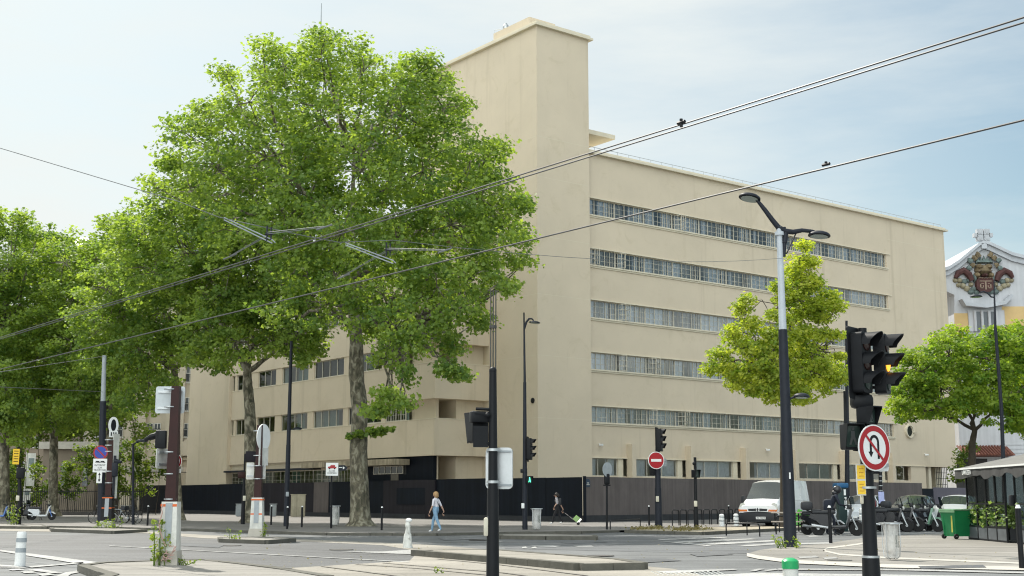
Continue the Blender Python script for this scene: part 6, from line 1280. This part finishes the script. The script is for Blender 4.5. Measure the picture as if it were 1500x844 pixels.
mg = lambda px, py, z=.0: G(px, py, z)
black_b = mat('moped_black', (.015, .016, .02), .3, .2, 4, coat=.3); mint = mat('mint_paint', (.16, .30, .21), .3, .05, coat=.4); moped_w = mat('moped_white', (.62, .64, .66), .3, .05, coat=.4); moped_bl = mat('moped_blue', (.10, .20, .50), .35, .1)
moped('black moped with a large black top box, its rider leaning over it', mg(1226, 785), R(-10), black_b, trim, topbox=trim, sc_=1.2)
moped('black moped with a dark red top box behind the clear litter bin', mg(1318, 779), R(-18), black_b, trim, topbox=mat('dark_red_box', (.14, .02, .03), .4, .1), sc_=1.25)
moped('mint green scooter with a grey apron among the black mopeds', mg(1349, 779), R(-32), black_b, trim, shield=mint, sc_=1.2, screen=False)
moped('dark moped with a bright wheel rim, rightmost of the moped cluster', mg(1362, 778), R(-38), black_b, trim, sc_=1.2)
moped('white step through moped with a long body behind the black one with rider', mg(1205, 783.5), R(8), black_b, trim, shield=moped_w, sc_=1.1, screen=False)
moped('black moped nearest the near traffic light pole, left end of the cluster', mg(1303, 779.5), R(-24), black_b, trim, sc_=1.2)
moped('dark moped squeezed between the red box moped and the mint scooter', mg(1336, 777.5), R(-30), black_b, trim, topbox=trim, sc_=1.2)
moped('white and blue electric moped standing alone near the left garden railing', mg(61, 762, .1), R(4), moped_w, mat('moped_seat', (.03, .03, .035), .6, .1), shield=moped_w, sc_=1.0, screen=False).children[2].data.materials[0] = moped_bl
moped('blue electric moped cut by the left edge of the photo', mg(-2, 762.5, .1), R(5), moped_bl, trim, sc_=1.0, screen=False)
moped('dark moped parked behind the yellow topped traffic light', mg(33, 761.5, .1), R(70), black_b, trim, sc_=1.0)
def bicycle(label, loc, rz, m, group='bicycles parked at the left', basket=False, r=.34):
    t = thing('bicycle', label, 'bicycle', loc, rz, group)
    for x in (-.53, .53):
        k = MB(); k.tube([(x + r * cos(2 * pi * i / 24), 0, r + r * sin(2 * pi * i / 24)) for i in range(25)], .022, 6, caps=False); w_ = k.build('wheel', rubber, t); k = MB()
        for i in range(8): k.tube([(x, 0, r), (x + r * .95 * cos(pi * i / 4), 0, r + r * .95 * sin(pi * i / 4))], .004, 4)
        k.build('spokes', galv, w_)
    k = MB()
    for a, b in (((-.53, r), (-.12, .30)), ((-.12, .30), (-.22, .82)), ((-.22, .78), (.38, .80)), ((-.12, .30), (.40, .68)), ((-.53, r), (-.2, .72)), ((.36, .95), (.42, .66)), ((.42, .66), (.53, r))): k.tube([(a[0], 0, a[1]), (b[0], 0, b[1])], .02, 7)
    k.build('bike_frame', m, t); k = MB(); k.tube([(.28, -.28, .99), (.36, -.12, 1.0), (.36, .12, 1.0), (.28, .28, .99)], .016, 6); k.build('handlebar', galv, t); k = MB(); k.box((-.25, 0, .87), (.27, .13, .07), 0, 0, .03); k.build('saddle', trim, t)
    if basket: k = MB(); k.box((.56, 0, .86), (.28, .34, .26), 0, 0, .02); k.build('basket', trim, t)
    k = MB(); k.lathe([(.09, -.01), (.09, .01)], (-.12, -.05, .30), 12, axis=(0, 1, 0)); k.tube([(-.12, -.1, .3), (.0, -.1, .2)], .012, 5); k.tube([(-.12, .1, .3), (-.24, .1, .4)], .012, 5); k.build('crank', galv, t); return t
for lb, px, py, rz, m, bs in (('dark bicycle with its front wheel showing left of the no parking pole', 150, 766.5, 178, blackm, 0), ('bicycle leaning behind the far catenary post, with a grey frame', 172, 766, 160, greym, 1), ('black bicycle in the middle of the parked group, beside the short black lamp', 184, 765, 165, blackm, 0), ('bicycle with a basket farthest right in the parked group', 192, 766.5, 150, trim, 1)):
    bicycle(lb, mg(px, py, .1), R(rz), m, basket=bs)
hb = bicycle('bright green hire bicycle half hidden by the tall double lamp', mg(1184, 781), R(25), mat('hire_green', (.10, .42, .05), .35, .05, coat=.3), None, True); k = MB(); k.plate((-.62, -.06, 0), (1, 0, 0), Z, (0, .12, 0), [(0, .36), (.12, .40), (.30, 1.0), (.14, 1.04), (.02, .8)]); k.plate((-.1, -.05, 0), (1, 0, 0), Z, (0, .1, 0), [(0, .3), (.1, .3), (.5, .72), (.42, .78)]); k.build('mudguard', MATS['hire_green'], hb)

# green wheelie bin
f = G(1402, 789.5, .02); t = thing('wheelie_bin', 'green wheelie bin with a paler lid standing beside the cafe terrace', 'bin', f, R(-72)); k = MB(); h = 1.05; g1, g2 = .34, .43
k.add([(-g1, -.30, .1), (g1, -.30, .1), (g1, .30, .1), (-g1, .30, .1), (-g2, -.38, h), (g2, -.38, h), (g2, .38, h), (-g2, .38, h)], [[0, 3, 2, 1], [4, 5, 6, 7], [0, 1, 5, 4], [1, 2, 6, 5], [2, 3, 7, 6], [3, 0, 4, 7]])
for x in (-.28, .28): k.box((x, -.35, .58), (.03, .03, .85))
bing = mat('bin_green', (.010, .16, .055), .42, .12, 3); k.build('body', bing, t); k = MB(); k.box((0, 0, h + .03), (.94, .84, .05), 0, 0, .02); k.box((0, -.40, h - .03), (.9, .04, .08)); k.build('lid', mat('bin_lid', (.16, .30, .17), .5, .2, 4), t); k = MB(); k.plate((.02, -.36, .55), (1, 0, 0), Z, (0, -.004, 0), rect(.16, -.3, .24, .38)); k.build('tape_strip', mat('tape_yellow', (.45, .42, .08), .5, .2), t)
for x in (-.36, .36): wheel_part(t, (x, -.30, .10), .10, .07, axis=(1, 0, 0))

# cafe terrace
CA, CB = G(1420, 790.4, 0), G(1477, 796, 0); cd = (CB - CA).normalized(); cn_ = Vector((cd.y, -cd.x, 0)); CW = (CB - CA).length
if cn_.x > 0: cn_ = -cn_
cafe = thing('cafe_terrace', 'glazed cafe terrace with black frames, plants behind its panes and a grey awning, right edge', 'cafe terrace', CA); off = CA
up_z = 2.45
def cpart(name, m, fn, parent=cafe): k = MB(); fn(k); return k.build(name, m, parent, off)
glassmat('cafe_glass', (.9, .93, .92), .3)
cut = [0, .27, .52, .76, 1.0]
for i, (a, b) in enumerate(zip(cut[:-1], cut[1:])):
    A = CA + cd * CW * a; w_ = CW * (b - a); u = cd
    def fr(k):
        for x in (0.0, w_ - .05): k.obox(A + u * x - cn_ * .03, u * .05, cn_ * .06, Z * up_z)
        for z in (.02, .48, 1.30, 2.30): k.obox(A + u * .05 - cn_ * .028, u * (w_ - .1), cn_ * .056, Z * .06 + Z * z - Z * z) if False else k.obox(A + u * .05 - cn_ * .028 + Z * z, u * (w_ - .1), cn_ * .056, Z * .06)
    pf_ = cpart('glazed_panel', blackm, fr); cpart('pane', MATS['cafe_glass'], lambda k: k.obox(A + u * .05 - cn_ * .006 + Z * .54, u * (w_ - .1), cn_ * .012, Z * 1.76), pf_); cpart('kick_panel', mat('kick_grey', (.10, .11, .12), .5, .2, 3), lambda k: k.obox(A + u * .05 - cn_ * .02 + Z * .08, u * (w_ - .1), cn_ * .04, Z * .40), pf_)
def rightwall(k):
    A = CB + cd * 1.0
    for x in (0, .9, 1.8, 3.2): k.obox(A + cd * x, cd * .06, cn_ * .06, Z * up_z)
    for z in (.02, .48, 1.3, 2.3): k.obox(A + cd * .06 + Z * z, cd * 3.1, cn_ * .055, Z * .06)
cpart('glazed_panel', blackm, rightwall); cpart('pane', MATS['cafe_glass'], lambda k: k.obox(CB + cd * 1.06 + Z * .54 + cn_ * .02, cd * 3.1, cn_ * .012, Z * 1.76)); cpart('kick_panel', MATS['kick_grey'], lambda k: k.obox(CB + cd * 1.06 + Z * .08 + cn_ * .01, cd * 3.1, cn_ * .04, Z * .4))
cpart('back_wall', mat('cafe_dark', (.07, .068, .065), .7, .2, 2), lambda k: (k.obox(CA - cn_ * 3.4 - cd * .0, cd * (CW + 6), -cn_ * .2, Z * 3.0), k.obox(CB - cn_ * 1.5 + cd * .05, cd * .9, -cn_ * .1, Z * 2.4)))
cpart('end_wall', glassmat('end_glass', (.5, .55, .55), 1.5), lambda k: k.obox(CA - cn_ * 3.2 + Z * .1, cn_ * 3.15, cd * .02, Z * 2.4))
awn = mat('awning_grey', (.15, .147, .137), .8, .15, 1.5, streak=.15); awd = mat('awning_dark', (.045, .045, .045), .85, .3, 3, .3, 10)
af0, af1 = CA + cn_ * .35 - cd * .12 + Z * 2.62, CB + cn_ * .35 + cd * 4.5 + Z * 2.62; ab0, ab1 = CA - cn_ * 2.6 - cd * .12 + Z * 3.25, CB - cn_ * 2.6 + cd * 4.5 + Z * 3.25
cpart('awning', awn, lambda k: (k.add([af0, af1, ab1, ab0, af0 - Z * .03, af1 - Z * .03, ab1 - Z * .03, ab0 - Z * .03], [[0, 1, 2, 3], [7, 6, 5, 4], [0, 4, 5, 1], [3, 2, 6, 7], [0, 3, 7, 4], [1, 5, 6, 2]])))
def val(k):
    n = 40; vs = []
    for i in range(n + 1):
        p = af0.lerp(af1, i / n); dz = .34 + .05 * sin(i * .45) + (.06 if i > n * .3 else 0) * sin(i * .9); q = cn_ * (.03 + .03 * sin(i * 1.3)); vs += [p - Z * .045, p - Z * dz + q, p - Z * .045 - cn_ * .012, p - Z * dz + q - cn_ * .012]
    fs = []
    for i in range(n): a, b = 4 * i, 4 * i + 4; fs += [[a, a + 1, b + 1, b], [a + 2, b + 2, b + 3, a + 3], [a + 1, a + 3, b + 3, b + 1]]
    k.add(vs, fs, 0, True)
vo = cpart('valance', awd, val); cpart('awning_bar', whitep, lambda k: k.obox(af0 - cn_ * .02 - Z * .05, (af1 - af0), cn_ * .06, Z * .06)); cpart('awning_housing', blackm, lambda k: (k.obox(ab0 - Z * .05, (ab1 - ab0), -cn_ * .4, Z * .32), k.add([af0 - Z * .02, ab0 - Z * .02, ab0 - Z * .3, af0 - Z * .1, af0 - Z * .02 + cd * .02, ab0 - Z * .02 + cd * .02, ab0 - Z * .3 + cd * .02, af0 - Z * .1 + cd * .02], [[0, 1, 2, 3], [7, 6, 5, 4], [0, 4, 5, 1], [2, 6, 7, 3]])))
text('LAVAZZA', .23, whitep, vo, af0 + cd * 1.55 - Z * .17 + cn_ * .075 - off, cd, Z, .004)
rngp = np.random.default_rng(5); Pp = []
for i in range(11):
    c = CA + cd * CW * (i + .5) / 11 * 1.0 - cn_ * .22 + Z * .9; c = np.array(c); Pp.append(c + rngp.normal(size=(260, 3)) * np.array((.12, .16, .26)))
for i in range(10): c = np.array(CB + cd * (1.2 + .3 * i) - cn_ * .3 + Z * .9); Pp.append(c + rngp.normal(size=(60, 3)) * np.array((.14, .14, .24)))
Pp = np.concatenate(Pp); Pp = Pp[(Pp[:, 2] > .5) & (Pp[:, 2] < 1.38)]; lo = leaves_mesh('foliage', Pp - np.array(off), rngp.random(len(Pp)), .13, rngp, leafmat('planter_leaf', (.06, .12, .03), (.28, .36, .14), .35)); hp_ = tag(lo, 'row of leafy potted plants standing behind the cafe terrace panes', 'plants'); lo.name = 'terrace_plants'; lo.location = off
k = MB(); k.obox(CA - cn_ * .5 + cd * .05 + Z * .1, cd * (CW - .1), cn_ * .4, Z * .4); pl_ = k.build('planter', trim, lo, off)
k = MB(); q = CB + cd * .95 + cn_ * .1; k.box(q + Z * 1.45, (.22, .12, .36), .3, 0, .03); cpart('menu_box', trim, lambda kk: kk.box(q + Z * 1.45, (.22, .12, .36), .3, 0, .03))

# ------------------------------------------------------------------ people
def figure(label, loc, rz, J, E, regions, mats, hands=(), head=None, scale=1.0):
    """J: joint -> (x, y, z, radius); E: edges; regions: edge index -> material index"""
    t = thing('person', label, 'person', loc, rz); t.scale = (scale,) * 3
    names = list(J); me = bpy.data.meshes.new('skin'); me.from_pydata([J[n][:3] for n in names], [(names.index(a), names.index(b)) for a, b in E], [])
    o = bpy.data.objects.new('skin', me); C.objects.link(o); md = o.modifiers.new('skin', 'SKIN'); md.use_smooth_shade = True; sv = me.skin_vertices[0].data
    for i, n in enumerate(names): sv[i].radius = (J[n][3], J[n][4] if len(J[n]) > 4 else J[n][3]); sv[i].use_root = (n == 'pelvis')
    ss = o.modifiers.new('sub', 'SUBSURF'); ss.levels = 2; ss.render_levels = 2
    dg = bpy.context.evaluated_depsgraph_get(); bm_e = bpy.data.meshes.new_from_object(o.evaluated_get(dg)); bpy.data.objects.remove(o)
    mb = MB(); cs = [v.co.copy() for v in bm_e.vertices]; segs = [(Vector(J[a][:3]), Vector(J[b][:3])) for a, b in E]
    def near(p):
        best, bi = 9e9, 0
        for i, (a, b) in enumerate(segs):
            d = b - a; s = max(0, min(1, (p - a).dot(d) / max(1e-9, d.length_squared))); q = (p - a - d * s).length / (.6 + .4 * (J[E[i][0]][3] + J[E[i][1]][3]) / .2)
            if q < best: best, bi = q, i
        return bi
    mb.v = [tuple(c) for c in cs]
    for p in bm_e.polygons: mb.f.append(list(p.vertices)); mb.m.append(regions[near(Vector(p.center))]); mb.s.append(True)
    for h, d, side in hands:                      # five separate slightly curled fingers per hand
        h, d, side = Vector(h), Vector(d).normalized(), Vector(side).normalized(); nr_ = d.cross(side)
        for i, ln in enumerate((.062, .075, .08, .072)): b = h + d * .05 + side * (i - 1.5) * .019; mb.tube([b, b + d * ln * .5, b + d * ln * .85 + nr_ * .02, b + d * ln + nr_ * .035], [.010, .010, .009, .006], 6, 0)
        b = h + side * .035; mb.tube([b, b + d * .03 + side * .02, b + d * .065 + side * .02 + nr_ * .015], [.012, .011, .007], 6, 0)
    if head:
        hc = Vector(head); 
        for s in (-1, 1): mb.ball(hc + Vector((.085, s * .032, .012)), .012, len(mats) - 1, 6); mb.ball(hc + Vector((.0, s * .082, -.005)), .024, 0, 6, (.9, .35, 1.3))
        mb.ball(hc + Vector((.10, 0, -.015)), .018, 0, 6, (1, .7, 1.2)); mb.box(hc + Vector((.088, 0, -.058)), (.012, .045, .01), 0, len(mats) - 2)
    mb.build('body', mats, t, None, 60); return t
lip = mat('lip', (.3, .1, .09), .5, 0); eye_m = mat('eye_dark', (.02, .02, .02), .3, 0)
tee = mat('white_tee', (.62, .60, .64), .85, .06, 8); jeans = mat('light_jeans', (.20, .33, .46), .9, .15, 10); shoe_w = mat('white_shoe', (.68, .68, .68), .6, .05); hair_b = mat('blond_hair', (.36, .22, .10), .6, .3, 20); hair_d = mat('dark_hair', (.02, .014, .012), .5, .3, 20)
def skeleton(lf, rf, lh, rh, lean=0.0, kneeL=None, kneeR=None, elL=None, elR=None, hz=1.52):
    J = {'pelvis': (0, 0, .92, .15, .11), 'waist': (lean * .3, 0, 1.08, .125, .095), 'chest': (lean * .7, 0, 1.28, .15, .105), 'neck0': (lean, 0, 1.42, .07), 'neck1': (lean + .01, 0, 1.475, .05), 'head': (lean + .03, 0, 1.555, .088, .08), 'crown': (lean + .02, 0, 1.62, .06)}
    E = [('pelvis', 'waist'), ('waist', 'chest'), ('chest', 'neck0'), ('neck0', 'neck1'), ('neck1', 'head'), ('head', 'crown')]; Rg = [2, 1, 1, 0, 0, 0]
    for s, ft, kn, hd_, el, n in ((1, lf, kneeL, lh, elL, 'L'), (-1, rf, kneeR, rh, elR, 'R')):
        fx, fy, fz = ft; kx = kn or (fx * .5 + .05, fy * .9, .5 + fz * .4)
        J.update({'hip' + n: (0, s * .085, .86, .10), 'knee' + n: (*kx, .068), 'ankle' + n: (fx, fy, fz + .09, .045), 'ball' + n: (fx + .10, fy, fz + .05, .042), 'toe' + n: (fx + .17, fy, fz + .035, .03)})
        E += [('pelvis', 'hip' + n), ('hip' + n, 'knee' + n), ('knee' + n, 'ankle' + n), ('ankle' + n, 'ball' + n), ('ball' + n, 'toe' + n)]; Rg += [2, 2, 2, 3, 3]
        e = el or (hd_[0] * .35 + lean * .4 - .04, s * .24, 1.12)
        J.update({'shoulder' + n: (lean * .9, s * .165, 1.375, .062), 'elbow' + n: (*e, .043), 'wrist' + n: (*hd_, .027), 'palm' + n: (hd_[0] + .02, hd_[1], hd_[2] - .07, .03, .016)})
        E += [('chest', 'shoulder' + n), ('shoulder' + n, 'elbow' + n), ('elbow' + n, 'wrist' + n), ('wrist' + n, 'palm' + n)]; Rg += [1, 4, 0, 0]
    return J, E, Rg
f = G(638, 780, .105); J, E, Rg = skeleton((-.30, .05, .04), (.22, -.06, .0), (.10, .30, .86), (-.20, -.32, .88))
w1 = figure('woman in a white tee shirt and light blue jeans walking along the pavement', f, R(150), J, E, Rg, [skin, tee, jeans, shoe_w, tee, lip, eye_m], [((.12, .30, .78), (.1, 0, -1), (1, 0, 0)), ((-.18, -.32, .80), (0, 0, -1), (1, 0, 0))], (.03, 0, 1.555))
k = MB(); k.ball((.0, 0, 1.60), .118, 0, 14, (1, .95, .95)); k.ball((-.04, 0, 1.53), .105, 0, 12, (.8, 1, 1.05)); k.v = [(a + random.gauss(0, .006), b + random.gauss(0, .006), c + random.gauss(0, .006)) for a, b, c in k.v]; k.build('hair', hair_b, w1)
k = MB(); k.tube([(.10, .10, 1.40), (-.0, .15, 1.43), (-.11, .02, 1.25), (-.12, -.12, 1.02)], .010, 5); k.build('bag_strap', trim, w1)
grey_sh = mat('patterned_shirt', (.38, .36, .38), .9, .5, 28); blackt = mat('black_trousers', (.015, .015, .018), .9, .2, 9)
f = G(817, 768.2, .105); J, E, Rg = skeleton((.28, .06, .0), (-.26, -.06, .03), (.16, .30, .98), (-.30, -.30, .80), .06)
m1 = figure('dark haired walker in a patterned shirt and black trousers, pulling a trolley', f, R(178), J, E, Rg, [skin, grey_sh, blackt, shoe_w, grey_sh, lip, eye_m], [((.18, .30, .90), (.2, 0, -1), (1, 0, 0)), ((-.28, -.30, .72), (0, 0, -1), (1, 0, 0))], (.09, 0, 1.555), 1.02)
k = MB(); k.ball((.05, 0, 1.60), .112, 0, 12); k.ball((.0, 0, 1.55), .10, 0, 10); k.build('hair', hair_d, m1); k = MB(); k.box((-.12, 0, 1.22), (.16, .30, .40), 0, 0, .05); k.tube([(-.06, .11, 1.38), (.08, .12, 1.42), (.17, .12, 1.28), (.1, .13, 1.1)], .02, 6); k.tube([(-.06, -.11, 1.38), (.08, -.12, 1.42), (.17, -.12, 1.28), (.1, -.13, 1.1)], .02, 6); k.build('backpack', trim, m1)
f2 = G(847, 769.2, .105); t = thing('shopping_trolley', 'green and white two wheeled shopping trolley tilted behind the walker', 'trolley', f2); hand = Vector(f) + Vector((.31, .28, .72)); d = (hand - (f2 + Z * .08)); dn = d.normalized(); sid = Vector((0, 1, 0)); upv = dn.cross(sid).normalized()
if upv.z < 0: upv = -upv
k = MB(); k.obox(f2 + Z * .1 + dn * .05 - sid * .17 - upv * .02, dn * .74, sid * .36, upv * .30); pt_(k, 'bag', mat('trolley_green', (.06, .16, .02), .7, .5, 6), t); k = MB(); k.obox(f2 + Z * .1 - dn * .02 - sid * .172 - upv * .022, dn * .22, sid * .364, upv * .305); pt_(k, 'white_base', whitep, t)
k = MB(); k.tube([f2 + Z * .08, hand - Z * .02], .012, 5); k.tube([f2 + Z * .08 + sid * .12, hand + sid * .06 - Z * .02], .012, 5); pt_(k, 'handle', trim, t)
for s in (-1, 1): k = MB(); k.lathe([(.08, -.02), (.08, .02)], f2 + Z * .08 + sid * s * .18, 12, axis=(0, 1, 0)); pt_(k, 'wheel', rubber, t)
navyc = mat('navy_coat', (.012, .016, .028), .8, .3, 6)
f = G(1219, 784.5, .0); J, E, Rg = skeleton((-.12, .12, .0), (.16, -.10, .0), (.50, .22, 1.02), (.50, -.22, 1.02), .26, elL=(.34, .30, 1.06), elR=(.34, -.30, 1.06))
r1 = figure('rider in dark navy clothes and a dark helmet leaning over the black moped', f + Vector((0, .28, 0)), R(-12), J, E, Rg, [navyc, navyc, navyc, trim, navyc, lip, eye_m], [((.53, .22, .95), (.8, 0, -.4), (0, 1, 0)), ((.53, -.22, .95), (.8, 0, -.4), (0, 1, 0))], (.29, 0, 1.555), 1.2)
k = MB(); k.ball((.29, 0, 1.57), .145, 0, 16, (1.08, .95, 1.02)); k.ball((.20, 0, 1.46), .12, 0, 12, (1, 1.1, .8)); k.build('helmet', black_b, r1); k = MB(); k.ball((.36, 0, 1.56), .10, 0, 12, (.85, 1.05, .62)); k.build('helmet_visor', mat('visor_grey', (.35, .33, .32), .15, .1), r1)
k = MB(); k.box((-.05, 0, 1.0), (.34, .42, .5), 0, 0, .12); k.build('coat_skirt', navyc, r1)

# ------------------------------------------------------------------ weeds and dry grass
def weed(label, f, h, n, seed, m, spread=.15):
    rng = np.random.default_rng(seed); t = thing('weed', label, 'weed', f); k = MB(); P = []
    for i in range(n):
        a = f + Vector((rng.normal() * spread * .5, rng.normal() * spread * .4, 0)); b = a + Vector((rng.normal() * spread * .4, rng.normal() * spread * .4, h * rng.uniform(.5, 1))); k.tube([a, a.lerp(b, .5) + Vector((rng.normal() * .02, 0, 0)), b], [.012, .009, .004], 5)
        for j in range(int(26 * (b - a).length)): s = rng.uniform(.1, 1); P.append(np.array(a.lerp(b, s)) + rng.normal(size=3) * np.array((.06, .06, .03)) * (1.15 - s * .6))
    P = np.array(P); pt_(k, 'stems', m, t); lo = leaves_mesh('leaves', P - np.array(f), rng.random(len(P)), .085 if h > .3 else .06, rng, m, up=.2); lo.parent = t
weed_m = leafmat('weed_leaf', (.10, .17, .03), (.26, .30, .06), .4); dry_m = leafmat('dry_grass', (.14, .12, .06), (.24, .20, .10), .3)
Yw = G(247, 828, .13).y
weed('tall weed growing at the left foot of the near catenary post', Vector((Xg(237, Yw - .2), Yw - .25, .13)), 1.0, 6, 51, weed_m, .16); weed('small leafy weed right of the near catenary post on the pale island', Vector((Xg(271, Yw), Yw - .1, .13)), .18, 6, 52, weed_m, .25)
weed('weed at the left edge of the middle catenary island', G(343, 790, .12), .5, 4, 53, weed_m, .3); weed('weed right behind the middle catenary post base', G(387, 787, .13), .75, 3, 54, weed_m, .1)
weed('yellow green weed at the foot of the far catenary post', G(163, 773.5, .13), .6, 7, 55, weed_m, .8); weed('weed left of the far catenary post base', G(146, 773.6, .13), .35, 6, 56, weed_m, .6)
weed('upright weed at the foot of the yellow topped traffic light', G(19, 769.5, .1), 1.2, 8, 57, weed_m, .3); weed('green weed at the foot of the tall double street lamp', G(1149, 803, .02), .42, 10, 58, weed_m, .32)
weed('tiny sprout in the pale track bed at the bottom of the photo', G(428, 842, .01), .14, 3, 59, weed_m, .05); weed('second tiny sprout in the track bed, left of the near mast', G(642, 840, .01), .1, 4, 60, weed_m, .1)
rng = np.random.default_rng(9); Pd = []
for px, py, n in ((945, 775.5, 160), (1000, 776.2, 170), (1020, 776, 110), (960, 774.5, 90), (1000, 777.5, 60)):
    for i in range(n): p = G(px + rng.normal() * 11, py + rng.normal() * .5, .13); Pd.append((p.x, p.y, .13 + abs(rng.normal()) * .07))
Pd = np.array(Pd); stuff(leaves_mesh('dry_grass', Pd, rng.random(len(Pd)), .10, rng, dry_m, up=0.1))
# fallen leaves and litter specks along kerbs
Pl = []
for i in range(260):
    px = rng.uniform(380, 1480); py = rng.uniform(778, 836); p = G(px, py, .02); Pl.append((p.x, p.y, .165 if False else .03))
Pl = np.array(Pl); stuff(leaves_mesh('fallen_leaves', Pl, rng.random(len(Pl)), .05, rng, dry_m, up=3))
# low sprig on the big trunk
spr = leaves_mesh('trunk_sprig', np.concatenate([np.array(At(x, y, 66.2)) + rng.normal(size=(int(r * 14), 3)) * np.array((r * .016, .25, r * .011)) for x, y, r in ((512, 640, 6), (525, 636, 8), (545, 634, 10), (560, 632, 9), (572, 629, 5))]) - np.array(foot(528, 67)), rng.random(int(14 * 38)), .24, rng, plane_leaf); spr.parent = bpy.data.objects['plane_tree']
